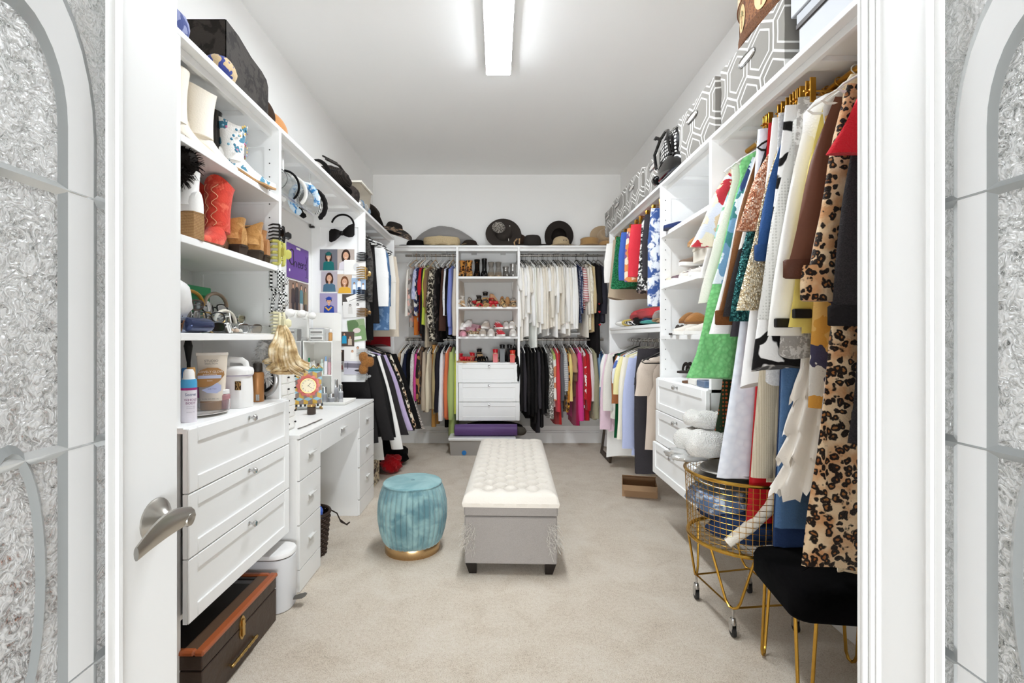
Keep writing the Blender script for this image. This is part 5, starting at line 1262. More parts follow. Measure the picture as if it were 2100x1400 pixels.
# on the side wall: purple sign and a group photo
T, w, h = onwall(588, 506, 632, 574)
sg = MB(); mats = [M('#6a4596', .5), M('#1c1620', .5), M('#e9e2f2', .5), M('#e8e4dc', .5)]
sg.box(-w/2, -h/2, 0, w/2, h/2, .003, 0, 0, T)
def stroke(pts, r=.003, mi=1, z=.004): sg.tube([(x*w, y*h, z) for x, y in pts], r, 5, m=mi, T=T, flat=.5)
def arcp(cx, cy, rx, ry, a0, a1, n=10): return [(cx+rx*math.cos(a0+(a1-a0)*i/n), cy+ry*math.sin(a0+(a1-a0)*i/n)) for i in range(n+1)]
stroke(arcp(-.30, .12, .12, .22, .9, 5.4), .0045)                                  # C
stroke([(-.24, .34), (-.21, -.14)], .004); stroke(arcp(-.14, -.08, .06, .10, PI, 0)+[(-.08, -.14)])   # h
for cx in (.02, .14): stroke([(cx-.05, -.04)]+arcp(cx, -.05, .045, .08, .3, 5.6))     # e e
stroke([(.20, -.12), (.21, .02), (.25, .03), (.27, 0)])                              # r
stroke(arcp(.34, .0, .03, .04, .6, 4.2)+arcp(.34, -.08, .035, .045, PI/2, -PI*.9))   # s
stroke([(.36, .30), (.40, .08), (.46, .30)], .0022); stroke([(.41, .08), (.41, -.34)], .002); stroke([(.34, -.36), (.48, -.36)], .002)
sg.lathe([(.012, 0), (.012, .001)], 5, c=(-.4*w, -.28*h, .003), m=2, T=T); sg.box(-.1*w, .40*h, .003, .08*w, .46*h, .005, 0, 3, T)
tag(sg.build('sign', mats), 'purple sign with a handwritten Cheers and a drawn wine glass', 'sign')
T, w, h = onwall(592, 578, 632, 636)
card('photograph', 'photo', 'photo of four people in evening clothes below the purple sign', T, w, h, '#efe9e2', people(w, h, '#8d7668', [(-.3, .36, .9, '#4a2c1e', SK, '#3c2c28', '#2c211e'), (-.12, .44, .95, '#5a3a28', SK, '#2c2322', '#241d1c'), (.1, .36, .9, '#3a241a', SK, '#4e7f86', '#d4d0cc'), (.32, .32, .85, '#4a3424', SK, '#8d7b56', '#4a4236')]), 'photographs on the side wall')
T, w, h = onwall(592, 648, 612, 690)
card('photograph', 'photo', 'narrow landscape photo with printed strips beneath it', T, w, h, '#f2f0ee', [(rect(-w/2, 0, w/2, h/2), '#6f7a66'), (rect(-w/2, .05, w/2, .07), '#c9ccd0'), (rect(-w*.4, -.05, w*.4, -.045), '#55524f'), (rect(-w*.4, -.09, w*.4, -.085), '#55524f')], 'photographs on the side wall')

# ---------------------------------------------------------------- vanity desk top
DZ = .757
MR = E('vanity_mirror', 'white framed vanity mirror ringed with round bulbs on the desk', 'mirror', (-1.405, 3.33, DZ))
mx0 = -1.412; MB().box(mx0, 3.12, DZ, mx0+.02, 3.54, 1.415, .008).build('frame', PLASTW, MR)
MB().box(mx0+.02, 3.17, DZ+.06, mx0+.022, 3.49, 1.36).build('mirror_glass', M('#dedede', .03, 1.), MR)
MB().box(mx0-.01, 3.2, DZ, mx0+.09, 3.46, DZ+.02, .004).build('foot', PLASTW, MR)
for y, z in ((3.145, 1.385), (3.145, 1.20), (3.145, 1.02), (3.515, 1.385), (3.515, 1.20), (3.515, 1.02), (3.33, 1.39)):
    MB().lathe([(.012, 0), (.024, .012), (.029, .03), (.024, .047), (.012, .056), (0, .058)], 16, T=Matrix.Translation((mx0+.02, y, z)) @ Matrix.Rotation(PI/2, 4, 'Y')).build('bulb', M('#f6f4f0', .25), MR)
OG = E('makeup_organizer', 'white open makeup organizer of shelves standing behind the clock', 'organizer', (-1.29, 3.47, DZ))
ox0, ox1, oy0, oy1, oz = -1.385, -1.175, 3.40, 3.60, 1.41
pl = [(ox0, oy1, DZ), (ox1, oy1, DZ), (ox1, oy1, oz-.03)]+[(ox1-.03+.03*math.cos(a), oy1, oz-.03+.03*math.sin(a)) for a in [PI/2*i/6 for i in range(1, 7)]]+[(ox0, oy1, oz)]
MB().slab(pl, (0, -.008, 0)).build('back_panel', PLASTW, OG)
MB().box(ox0, oy0, DZ, ox0+.007, oy1-.008, 1.20, .001).build('side_panel', PLASTW, OG); MB().box(ox1-.007, oy0, DZ, ox1, oy1-.008, 1.20, .001).build('side_panel', PLASTW, OG)
for z in (.95, 1.19): MB().box(ox0+.007, oy0, z, ox1-.007, oy1-.008, z+.008, .001).build('shelf', PLASTW, OG)
ACR = M('#eef0f0', .08, trans=.85, ior=1.3)
def bottle(nm, cat, lb, x, y, z, r, h, mat, cap=None, capmat=None, ch=.25, group=None, n=16, sh=.85, lab=None):
    b = MB().lathe([(r*.9, 0), (r, .004), (r, h*(1-ch)*.9), (r*sh, h*(1-ch)*.97), (r*.5, h*(1-ch))], n).build(nm, mat, None, loc=(x, y, z), world=False); tag(b, lb, cat, group)
    if capmat: MB().lathe([(cap or r*.55, h*(1-ch)), (cap or r*.55, h*.97), ((cap or r*.55)*.8, h)], n).build('cap', capmat, b, world=False)
    if lab: MB().lathe([(r*1.012, h*.2), (r*1.012, h*.55)], n, cap0=False, cap1=False).build('label_band', lab, b, world=False)
    return b
AO = E('acrylic_drawers', 'clear acrylic drawers with pale cosmetics on the organizer top shelf', 'drawers', (-1.29, 3.45, 1.198))
MB().box(-1.345, 3.41, 1.198, -1.235, 3.53, 1.29, .003).build('case', ACR, AO)
for k in range(2): MB().box(-1.335, 3.405, 1.204+.042*k, -1.245, 3.41, 1.238+.042*k, .001).build('drawer_front', M('#e9e7e3', .2), AO); MB().box(-1.33, 3.402, 1.214+.042*k, -1.25, 3.4045, 1.226+.042*k).build('black_lettering', M('#8a8682', .5), AO)
bottle('perfume_bottle', 'bottle', 'amber perfume bottle beside the clear drawers', -1.212, 3.47, 1.198, .014, .085, M('#e3b070', .1, trans=.5), .010, M('#dedad4', .3))
for k, (dx, h, c, c2, lb) in enumerate(((-.17, .12, '#eef2ee', '#1f7a4c', 'white bottle with a dark green tapering cap on the organizer'), (-.135, .10, '#f1ece6', '#d9d4cc', 'pale cream bottle on the organizer middle shelf'), (-.105, .08, '#eadfd6', '#5c4038', 'squat beige jar with a brown base on the organizer'), (-.078, .11, '#dfe9df', '#cfe0d8', 'mint cosmetic tube on the organizer'), (-.05, .13, '#f0f0f2', '#8db4dc', 'white bottle with a light blue cap on the organizer'), (-.022, .12, '#e6b9c0', '#b9a9b8', 'slim pink bottle at the end of the organizer shelf'))):
    bottle('cosmetic_bottle', 'bottle', lb, ox1-.01+dx+.0, 3.44, .958, .0125, h, M(c, .3), None, M(c2, .35))
CK = E('mantel_clock', 'colourful cube-patterned clock with a pink flower dial on the desk', 'clock', (-1.235, 3.12, DZ), .38)
CW, CH = .168, .215
cubes = []; 
def cubeart(w, h):
    s = .027; sh = [(rect(-w/2, -h/2, w/2, h/2), '#8fb9c9')]; j = 0; y = -h/2
    while y < h/2:
        x = -w/2-(s if j % 2 else 0)
        while x < w/2:
            for px_, c in (([(x, y), (x+s, y-.45*s), (x+s, y+.75*s), (x, y+1.2*s)], '#c8a03c'), ([(x+s, y-.45*s), (x+2*s, y), (x+2*s, y+1.2*s), (x+s, y+.75*s)], '#85736a')):
                q = [(min(max(a, -w/2), w/2), min(max(b, -h/2), h/2)) for a, b in px_]; sh.append((q, c))
            x += 2*s
        y += 1.65*s; j += 1
    return sh
m = MB(); mats = [M('#8fb9c9', .4)]
m.box(-CW/2, -.03, .035, CW/2, .03, .035+CH, .003)
art(m, [(p, c) for p, c in cubeart(CW-.004, CH-.004)], Matrix.Translation((0, -.0302, .035+CH/2)) @ RX90, mats, .00002)
m.build('case', mats, CK, smooth=False, world=False)
m = MB(); mats2 = [M('#f0ece4', .4), M('#1c1a19', .4)]
for i in range(14): m.box(-CW/2-.006+i*(CW+.012)/14, -.038, .022, -CW/2-.006+(i+1)*(CW+.012)/14, .036, .035, .001, i % 2)
m.build('checked_base', mats2, CK, world=False)
MB().box(-CW/2-.004, -.035, .035+CH, CW/2+.004, .034, .035+CH+.014, .003).build('cornice', M('#3f8a94', .4), CK, world=False)
m = MB()
for i in range(4): m.tube([(-CW/2+.02+i*.038, -.02, .035+CH+.014), (-CW/2+.039+i*.038, -.02, .035+CH+.034), (-CW/2+.058+i*.038, -.02, .035+CH+.014)], .004, 6)
m.build('gallery', M('#cbab5c', .35, .8), CK, world=False)
for s in (-1, 1):
    for q in (-1, 1): MB().tube([(s*(CW/2-.012), q*.024, .022), (s*(CW/2-.004), q*.028, .010), (s*(CW/2-.014), q*.026, .004), (s*(CW/2+.004), q*.032, .001)], [.006, .005, .004, .005], 8).build('foot', BRASS, CK, world=False)
Td = Matrix.Translation((0, -.033, .035+CH*.56)) @ RX90
m = MB(); n = 72; m.loft([[(r_*(1+.07*math.cos(12*2*PI*j/n))*math.cos(2*PI*j/n), r_*(1+.07*math.cos(12*2*PI*j/n))*math.sin(2*PI*j/n), z) for j in range(n)] for r_, z in ((.070, 0), (.068, .006), (.058, .009), (.048, .006))], T=Td); m.build('flower_rim', fab('#dd8f86', 'mottle', '#c96f66', s=.8), CK, world=False)
MB().tube([(.046*math.cos(a), .046*math.sin(a), .008) for a in [2*PI*i/40 for i in range(40)]], .003, 6, True, T=Td).build('bezel', BRASS, CK, world=False)
m = MB(); mats = [M('#efe3c4', .4), M('#2a2522', .5)]; m.lathe([(.045, .0065), (.045, .0075)], 40, T=Td)
NUM = ['12', '1', '2', '3', '4', '5', '6', '7', '8', '9', '10', '11']
for k in range(12):
    a = PI/2-k*PI/6; text(m, NUM[k], .011, Td @ Matrix.Translation((.035*math.cos(a), .035*math.sin(a), .0078)), 1)
for a, l, w_ in ((PI/2-1.05*PI/6-.1, .022, .0022), (PI/2-4.2*PI/6, .031, .0016)): m.box(-.005, -w_/2, .0079, l, w_/2, .0086, 0, 1, Td @ Matrix.Rotation(a, 4, 'Z'))
m.build('dial', mats, CK, world=False, smooth=False)
DT = E('drawer_tower', 'small white tower of tiny drawers with black knobs beside the shelf tower', 'drawers', (-1.15, 2.39, DZ))
MB().box(-1.26, 2.305, DZ, -1.045, 2.465, 1.06, .002).build('case', PLASTW, DT)
for k in range(5):
    for q in range(2):
        d = MB().box(-1.045, 2.31+q*.078, DZ+.01+k*.058, -1.040, 2.382+q*.078, DZ+.063+k*.058, .001).build('drawer', PLASTW, DT)
        MB().lathe([(.003, 0), (.005, .006), (.004, .009), (0, .01)], 8, T=Matrix.Translation((-1.040, 2.37+q*.078, DZ+.036+k*.058)) @ Matrix.Rotation(PI/2, 4, 'Y')).build('knob', BLACK, d)
tag(MB().tube([P(590, 890, 2.35), P(603, 874, 2.55), P(612, 868, 2.62)], .004, 6).build('cable', M('#d8d6d2', .4), None, loc=(0, 0, .002)), 'white cable lying along the desk edge', 'cable') if False else None
m = MB(); m.box(-1.005, 2.60, DZ, -.995, 2.72, DZ+.004, .001).tube([(-1.0, 2.60, DZ+.004), (-1.0, 2.50, DZ+.004), (-1.01, 2.42, DZ+.004)], .003, 6); tag(m.build('tweezers', M('#8a8783', .3, .8)), 'thin metal tweezers lying near the desk front', 'tweezers')
bottle('candle', 'candle', 'small dark glass candle jar in front of the clock', -1.13, 2.905, DZ, .026, .06, M('#4a3a30', .15, trans=.3), .026, M('#b9985f', .3, .8), .2)
m = MB(); R_ = lambda g, z: [(-1.235-g, 3.30-g, z), (-1.055+g, 3.30-g, z), (-1.055+g, 3.52+g, z), (-1.235-g, 3.52+g, z)]
m.loft([R_(0, DZ), R_(.012, DZ+.022), R_(.010, DZ+.022), R_(-.002, DZ+.004)], True, True); tag(m.build('tray', PLASTW, None, ang=20), 'white rimmed tray of silver-topped jars beside the clock', 'tray')
for k, (x, y, r_, h, c, lb) in enumerate(((-1.21, 3.34, .020, .12, '#d8d8da', 'tall silver pump bottle on the white tray'), (-1.165, 3.35, .024, .07, '#e8e8ea', 'round clear jar with black lettering on the white tray'), (-1.115, 3.40, .017, .13, '#e4e4e6', 'slim silver-capped bottle at the tray edge'), (-1.17, 3.46, .019, .16, '#c9cacc', 'tall mirrored bottle at the back of the tray'))):
    bottle('jar', 'jar', lb, x, y, DZ+.005, r_, h, M(c, .12, .2, trans=.3), r_*.8, CHROME, .35, lab=M('#8f8f92', .3))

# ---------------------------------------------------------------- shelf tower: counter things
CZ = .932
def fill(mb, T, txts, mats, mt):
    for s, sz, x, y in txts: text(mb, s, sz, T @ Matrix.Translation((x, y, 0)), mats.index(mt))
def spray():
    r = .0245; x, y = -1.062, 1.645
    o = MB().lathe([(r*.93, 0), (r, .004), (r, .135), (r*.9, .146)], 28).build('spray_can', M('#ece6ee', .25), None, loc=(x, y, CZ), world=False); tag(o, 'white deodorant spray can with blue shoulder, beside the door stile', 'spray can')
    MB().lathe([(r*1.005, .118), (r*1.005, .137), (r*.92, .147)], 28, cap0=False, cap1=False).build('blue_band', M('#4fa6d6', .25), o, world=False)
    MB().lathe([(r*1.006, .110), (r*1.006, .118)], 28, cap0=False, cap1=False).build('magenta_band', M('#a8307a', .3), o, world=False)
    MB().lathe([(r*.8, .147), (r*.72, .152), (r*.68, .170), (r*.5, .180), (0, .181)], 20).build('cap', M('#f4f2f0', .3), o, world=False)
    m = MB(); mats = [M('#7c2a6a', .4), M('#2f4a7a', .4), M('#8f8a96', .5)]
    def wrap(t, sz, z, mi, a0=-.75):
        k = (t, 'CENTER'); n0 = len(m.v); text(m, t, sz, Matrix.Identity(4), mi)
        for i in range(n0, len(m.v)): vx, vy, _ = m.v[i]; a = a0+vx/r; m.v[i] = ((r*1.008)*math.cos(a), (r*1.008)*math.sin(a), z+vy)
    wrap('Secret', .014, .095, 1); wrap('WHOLE', .0115, .077, 0); wrap('BODY', .0115, .066, 0)
    for z in (.055, .049, .036): wrap('aluminum free', .0045, z, 2)
    m.build('lettering', mats, o, world=False, smooth=False)
spray()
LT = E('turntable', 'clear round turntable of toiletries on the drawer counter', 'turntable', (-1.145, 1.80, CZ))
MB().lathe([(.07, 0), (.07, .006), (.118, .010), (.12, .013)], 48, c=(0, 0, 0)).build('base', M('#d9d6d0', .2, .2), LT, world=False)
MB().lathe([(.120, .013), (.122, .055), (.119, .055), (.117, .014)], 48, cap0=False, cap1=False).build('rim', M('#eef0f2', .05, trans=.95, ior=1.2), LT, world=False)
TZ = CZ+.014
def lotion():
    x, y = -1.095, 1.835
    o = E('lotion_tube', 'beige self-tanning lotion tube standing on its brown cap', 'tube', (x, y, TZ), .42)
    m = MB(); n = 28; rings = []
    for s in range(9):
        q = s/8; rx = .042+.010*q; ry = .027*(1-q)**.7+.002; rings.append([(rx*math.cos(2*PI*j/n), ry*math.sin(2*PI*j/n), .035+.175*q) for j in range(n)])
    m.loft(rings); m.build('body', M('#ece0d0', .25, coat=.3), o, world=False, ang=60)
    MB().lathe([(.038, 0), (.040, .003), (.040, .035), (.036, .036)], 28, sx=1.02, sy=.68).build('cap', M('#a67c52', .3), o, world=False)
    MB().box(-.054, -.0035, .207, .054, .0035, .218, .001).build('crimp', M('#e9e0d4', .3), o, world=False)
    mats = []; m = MB(); T = Matrix.Translation((0, -.0295, .125)) @ Matrix.Rotation(PI/2-.115, 4, 'X')
    sh = [([(-.047, -.014), (-.046, .012), (-.036, .028), (-.012, .037), (.022, .036), (.042, .022), (.044, .008), (.03, -.012), (.012, -.028), (-.022, -.036), (-.045, -.034)], '#b5834c'), (rect(-.044, -.004, .034, .008), '#ccd2ea'), ([(-.03, -.046), (.0, -.034), (.02, -.02), (.034, -.03), (.034, -.05), (.02, -.06), (-.012, -.058)], '#c3c9ea')]
    art(m, sh, T, mats, .0004)
    wm, bm, gm = M('#f7f2ea', .4), M('#5c5a9a', .4), M('#6b625a', .4)
    for q in (wm, bm, gm): mats.append(q)
    T2 = T @ Matrix.Translation((0, 0, .002))
    fill(m, T2, [('LOVELY GLOW', .0118, 0, .021), ('gradual tanning', .0075, -.004, .0125), ('lotion', .0075, -.004, -.012)], mats, wm)
    fill(m, T2, [('body + face', .006, .004, -.043)], mats, bm)
    fill(m, T2, [('STUDIO', .013, 0, .062), ('SELECTION', .0085, 0, .052)], mats, gm)
    fill(m, T @ Matrix.Translation((0, -.003, .006)), [('7.5 FL OZ (222 mL)', .0068, 0, -.078)], mats, gm)
    m.build('lettering', mats, o, world=False, smooth=False)
lotion()
bottle('bottle', 'bottle', 'deep blue bottle behind the spray can', -1.14, 1.745, TZ, .022, .165, M('#2440a0', .15, trans=.2), .012, M('#3f7fc0', .3), .3)
bottle('bottle', 'bottle', 'white bottle with magenta and purple bands behind the lotion tube', -1.155, 1.895, TZ, .030, .20, M('#f2f0f2', .3), .02, M('#f2f0f2', .3), .12, lab=M('#b45a9c', .35))
bottle('bottle', 'bottle', 'rose pink ribbed bottle at the turntable rim', -1.06, 1.855, TZ, .021, .075, M('#d9a0a4', .15, trans=.4), .018, M('#f3f1ef', .3), .22)
bottle('bottle', 'bottle', 'dark brown bottle with a tan cap behind the spray can', -1.09, 1.70, TZ, .018, .17, M('#2a1d18', .2), .014, M('#b98a4c', .4), .28)
o = MB().tube([(-1.20, 1.86, TZ), (-1.205, 1.865, TZ+.18), (-1.21, 1.87, TZ+.245)], [.006, .007, .016], 10).tube([(-1.21, 1.87, TZ+.24), (-1.211, 1.872, TZ+.27)], [.016, .010], 10).build('hairbrush', BLACK); tag(o, 'black hairbrush standing behind the lotion tube', 'brush')
PU = E('white_purse', 'small white leather canister purse with a handled lid on the counter', 'purse', (-1.09, 2.0, CZ), .0)
wl = M('#f4f3f1', .35, coat=.2)
m = MB(); n = 40; rings = []
for z, rx, ry in ((0, .057, .048), (.004, .06, .05), (.06, .060, .05), (.125, .056, .048), (.140, .054, .046)): rings.append([((rx+.0015*math.sin(5*2*PI*j/n))*spow(math.cos(2*PI*j/n), .8), ry*spow(math.sin(2*PI*j/n), .8), z) for j in range(n)])
m.loft(rings); m.build('body', wl, PU, world=False, ang=70)
m = MB(); m.loft([[(rx*spow(math.cos(2*PI*j/n), .8), ry*spow(math.sin(2*PI*j/n), .8), z) for j in range(n)] for z, rx, ry in ((.136, .062, .053), (.150, .063, .054), (.162, .060, .052), (.170, .045, .04), (.172, .01, .01))]); m.build('lid', wl, PU, world=False, ang=50)
MB().tube([(-.045, 0, .163), (-.042, 0, .19), (-.03, 0, .198), (.02, 0, .196), (.036, 0, .185), (.04, 0, .165)], .008, 10, flat=1.6).build('handle', wl, PU, world=False)
MB().tube([(.060*math.cos(a), .051*math.sin(a), .133) for a in [2*PI*i/40 for i in range(40)]], .0025, 6, True).build('zip', M('#c9c3d4', .4), PU, world=False)
MB().box(.018, -.0505, .075, .043, -.0475, .112, .001).build('badge', fab('#a78652', 'zebra', '#3b2a1c', s=3.), PU, world=False)
o = bottle('spray_can', 'spray can', 'copper brown aerosol can with a dark nozzle on the counter', -1.088, 2.17, CZ, .0265, .175, M('#b57f4c', .35, .3), .019, M('#3a342f', .4), .22, sh=.9)
MB().box(.004, -.0268, .006, .020, -.0262, .035).build('barcode_label', fab('#f0eee8', 'stripe', '#2a2a2a', s=9.), o, world=False)
tag(MB().box(-1.105, 2.236, CZ, -1.085, 2.244, CZ+.12, .002).build('comb', BLACK), 'black comb leaning on the tower side behind the copper can', 'comb')

# third shelf: green box, eyewear, tray
S3 = H+.0185
GB = E('green_box', 'flat emerald green box at the back of the accessory shelf', 'box', (-1.30, 1.96, S3))
MB().box(-1.37, 1.845, S3, -1.215, 2.02, S3+.155, .002).build('body', M('#1f8550', .4), GB); MB().box(-1.373, 1.842, S3+.155, -1.212, 2.023, S3+.192, .002).build('lid', M('#24935a', .4), GB)
tag(blob(MB(), (-1.12, 1.66, S3+.115), .045, .05, .07, 51, .15).build('visor', M('#dcdad8', .5)), 'pale grey folded sun visor beside the green box', 'visor')
tag(MB().loft([[(x, y, z) for x, y, z in ((-1.115+dx*g, 1.655+dy*g, S3+zz) for dx, dy in ((-.05, -.06), (.05, -.06), (.05, .06), (-.05, .06)))] for zz, g in ((0, .95), (.004, 1.), (.05, 1.), (.054, .95))]).build('tin', M('#8f96a8', .15, .8)), 'shiny blue-grey metal tin at the shelf front near the stile', 'tin')
CS = E('glasses_case', 'glossy navy and silver eyeglasses case at the front of the accessory shelf', 'case', (-1.075, 1.70, S3))
MB().loft([[( -1.075+.035*math.cos(a)*g, 1.63+.14*s, S3+.028+.027*math.sin(a)*g) for a in [2*PI*i/16 for i in range(16)]] for s, g in ((0, .5), (.06, .95), (.2, 1), (.8, 1), (.94, .95), (1, .5))]).build('shell', M('#3c4668', .12, .5), CS)
AT = E('accessory_tray', 'clear acrylic tray of shells and clips at the far end of the accessory shelf', 'tray', (-1.13, 2.10, S3))
m = MB(); R_ = lambda g, z: [(-1.21-g, 1.98-g, z), (-1.05+g, 1.98-g, z), (-1.05+g, 2.215+g, z), (-1.21-g, 2.215+g, z)]
m.loft([R_(0, S3), R_(.002, S3+.035), R_(0, S3+.035), R_(-.001, S3+.004)]); m.build('walls', M('#eef0ef', .05, trans=.9, ior=1.2), AT, ang=20)
MB().box(-1.212, 1.978, S3, -1.048, 2.217, S3+.003).build('base', M('#e2ddd6', .3), AT)
rr = random.Random(12)
for i in range(9):
    x, y = rr.uniform(-1.19, -1.07), 2.0+i*.023; m = MB()
    for k in range(4): a = k*PI/2+i; m.lathe([(.0, 0), (.010, .003), (.008, .012), (0, .018)], 8, c=(.009*math.cos(a), .009*math.sin(a), 0))
    tag(m.build('shell_clip', M(['#e6d9c8', '#d9b79a', '#f0e8de'][i % 3], .4), None, loc=(x, y, S3+.005), world=False), f'{["cream", "peach", "ivory"][i % 3]} shell hair clip, {ORD[i+1]} along the clear accessory tray', 'hair clip', 'shell clips in the accessory tray')
def eyewear(lb, x, y, z, rot, mat, lens, tilt=0, s=1., shape=0):
    T = Tm((0, 0, 0))
    o = MB().tube([(-.012, 0, .02), (0, .0, .025), (.012, 0, .02)], .0025, 6).build('eyeglasses', mat, None, loc=(x, y, z), rot=(tilt, 0, rot), world=False); tag(o, lb, 'glasses', 'eyewear heaped on the accessory shelf')
    for q in (-1, 1):
        pts = [(q*.036+.026*spow(math.cos(a), .7), 0, .02+.019*spow(math.sin(a), .7)) for a in [2*PI*i/20 for i in range(20)]]
        MB().tube(pts, .0028, 6, True).build('rim', mat, o, world=False)
        MB().slab(pts, (0, .0012, 0)).build('lens', lens, o, world=False)
        MB().tube([(q*.064, 0, .026), (q*.068, .05, .026), (q*.066, .11, .022), (q*.06, .135, .008)], .0026, 6).build('temple', mat, o, world=False)
    return o
lensD = M('#2a2320', .06, trans=.4); lensC = M('#e9edf0', .03, trans=.95, ior=1.1)
fr_ = [('tortoiseshell', M('#5a3a22', .2)), ('clear grey', M('#c4c2c0', .1, trans=.5)), ('black', BLACK), ('gold wire', BRASS), ('white', PLASTW), ('silver', CHROME), ('smoky brown', M('#4a3b33', .15))]
k = 0
for layer, (z, n) in enumerate(((S3+.003, 7), (S3+.045, 6), (S3+.085, 4))):
    for i in range(n):
        nm, mt = fr_[k % 7]; k += 1; lay = ['bottom', 'middle', 'top'][layer]
        eyewear(f'{nm} eyeglasses, {ORD[i+1]} from the stile in the {lay} layer of the eyewear heap', -1.09-.028*layer-.02*(i % 2), 1.655+.075*i+.05*layer, z, PI/2+.5*math.sin(k*1.7), mt, lensD if k % 2 else lensC, tilt=.25*math.sin(k))
for i, (y, z, mt, c) in enumerate(((1.92, .14, M('#6a5a48', .4), 'brown braided'), (1.985, .075, M('#d8d2c4', .4), 'cream pearl'), (1.76, .135, M('#b58a3c', .3, .8), 'gold'))):
    tag(MB().tube([(-1.13+.0*i, y+.075*math.cos(a), S3+z-.03+.05*math.sin(a)) for a in [PI*j/14 for j in range(15)]], .007, 8).build('headband', mt), f'{c} headband arched over the eyewear heap', 'headband')

# ---------------------------------------------------------------- headbands, hair clips and the hairpiece
HH = E('headband_holder', 'clear acrylic tube of headbands slung beneath the desk bay shelf', 'holder', (-1.11, 2.66, H+.82))
m = MB(); m.lathe([(.056, 0), (.056, .50), (.053, .50), (.053, 0)], 32, T=Matrix.Translation((-1.11, 2.40, H+.80)) @ Matrix.Rotation(-PI/2, 4, 'X'), cap0=False, cap1=False); m.build('tube', M('#f2f4f4', .04, trans=.95, ior=1.15), HH)
for y in (2.47, 2.83): MB().box(-1.114, y-.008, H+.856, -1.106, y+.008, ZT-.022, .001).build('hanger_strap', M('#eeeeec', .2), HH)
def band(lb, y, r, tr, mat, a0, a1, n=34, twist=None, bumps=0, wide=1., lean=.2):
    pts = []
    for i in range(n+1):
        a = a0+(a1-a0)*i/n; q = r*(1+(.05*abs(math.sin(bumps*a)) if bumps else 0)); pts.append((q*math.cos(a), (-lean*q*math.sin(a)), q*math.sin(a)*1.05))
    m = MB(); m.tube(pts, [tr*(1 if 0 < i < n else .7) for i in range(n+1)], 8, flat=wide)
    return tag(m.build('headband', mat, None, loc=(-1.11, y, H+.795), world=False), lb, 'headband', 'headbands on the clear tube')
band('thin black headband, first on the clear tube', 2.50, .072, .006, blk, -1.0, 3.9)
band('white plastic headband on the clear tube', 2.60, .068, .006, PLASTW, -1.0, 3.9, wide=2.)
band('blue tie-dye scrunched headband on the clear tube', 2.74, .072, .012, fab('#3f87c4', 'mottle', '#d4e4f0', s=1.), -.5, 4.4, bumps=9, wide=1.6)
band('black and white twisted headband on the clear tube', 2.81, .070, .007, fab('#efefec', 'stripe', '#1c1a1a', s=3.), -1.0, 4.0)
band('wide black scalloped headband, last on the clear tube', 2.86, .078, .011, blk2, -1.1, 4.1, bumps=8, wide=1.5)
BH = E('bow_headband', 'black satin bow headband hung on the photo panel', 'headband', (-1.215, 3.66, H+.86))
sat = PL('#141212', rough=.35, bump=.05)
hb = P(702, 462, 3.67)
MB().tube([(hb.x+.085*math.cos(a), 3.68, hb.z+.005+.08*math.sin(a)) for a in [-.4+(PI*1.15)*i/20-.3 for i in range(21)]], .0045, 6, flat=1.8).build('band', sat, BH)
m = MB()
for s in (-1, 1): m.loft([[(hb.x-.005+s*.098*q, 3.67+.016*(1-abs(2*q-1))*math.cos(a_)+.004, hb.z-.058+.012*s*q*2+w_*math.sin(a_)) for a_ in [2*PI*j/14 for j in range(14)]] for q, w_ in ((0, .012), (.25, .030), (.55, .048), (.85, .052), (1, .040))])
blob(m, (hb.x-.005, 3.67, hb.z-.06), .015, .016, .018, 63, .1, 12, 6); m.build('bow', sat, BH)
tag(MB().box(-1.44, 3.66, H+.845, -1.432, 3.675, H+.95, .002).box(-1.44, 3.655, H+.845, -1.405, 3.68, H+.86, .002).build('wall_hook', M('#2a2624', .4)), 'dark metal hook on the wall corner under the headbands', 'hook')
XE = XFL                                                                                         # claws bite the front edge of a board
def claw(lb, z, L, nt, tl, mat, ye=(2.255, 2.28), xe=XE, tr=.0045, group='claw clips on the shelf tower edge', fat=1.):
    o = MB().tube([(xe+.010, ye[0]-.010, z-L*.3), (xe+.014, (ye[0]+ye[1])/2, z-L*.3), (xe+.014, (ye[0]+ye[1])/2, z+L*.3), (xe+.010, ye[0]-.010, z+L*.3)], .0045, 8).build('claw_clip', mat, None); tag(o, lb, 'hair clip', group)
    for y, s in ((ye[0]-.009, -1), (ye[1]+.009, 1)):
        m = MB(); m.tube([(xe+.006, y, z-L/2), (xe+.010, y+s*.006, z), (xe+.006, y, z+L/2)], .005*fat, 8)
        for i in range(nt):
            zz = z-L/2+L*i/(nt-1); m.tube([(xe+.006, y, zz), (xe-tl*.4, y+s*.012, zz), (xe-tl, y+s*.001, zz-.004)], [tr*fat, tr*fat, tr*.5], 6)
        m.build('jaw', mat, o)
        MB().loft([[(xe+.012+.024*q, y+s*(.004+.012*q)+.003*math.cos(a), z+w*math.sin(a)) for a in [2*PI*i/12 for i in range(12)]] for q, w in ((0, L*.16), (.5, L*.24), (1, L*.14))]).build('wing', mat, o)
    return o
def loop_claw(lb, z, L, w, mat, ye=(2.255, 2.28), xe=XE, lean=0.):
    o = MB().box(xe+.002, ye[0]-.014, z-L*.22, xe+.030, ye[1]+.014, z+L*.22, .006).build('claw_clip', mat, None); tag(o, lb, 'hair clip', 'claw clips on the shelf tower edge')
    for y in (ye[0]-.012, ye[1]+.012):
        c = [(xe+.004, z-L/2), (xe+.004+lean, z+L/2), (xe-w+lean, z+L/2), (xe-w, z-L/2)]; m = MB(); t = .006
        for i in range(4):
            (xa_, za_), (xb_, zb__) = c[i], c[(i+1) % 4]; m.tube([(xa_, y, za_), (xb_, y, zb__)], .0088, 4)
        m.build('jaw', mat, o)
    return o
def zpx(y, Y=2.262): return H-(y-693)*Y/980
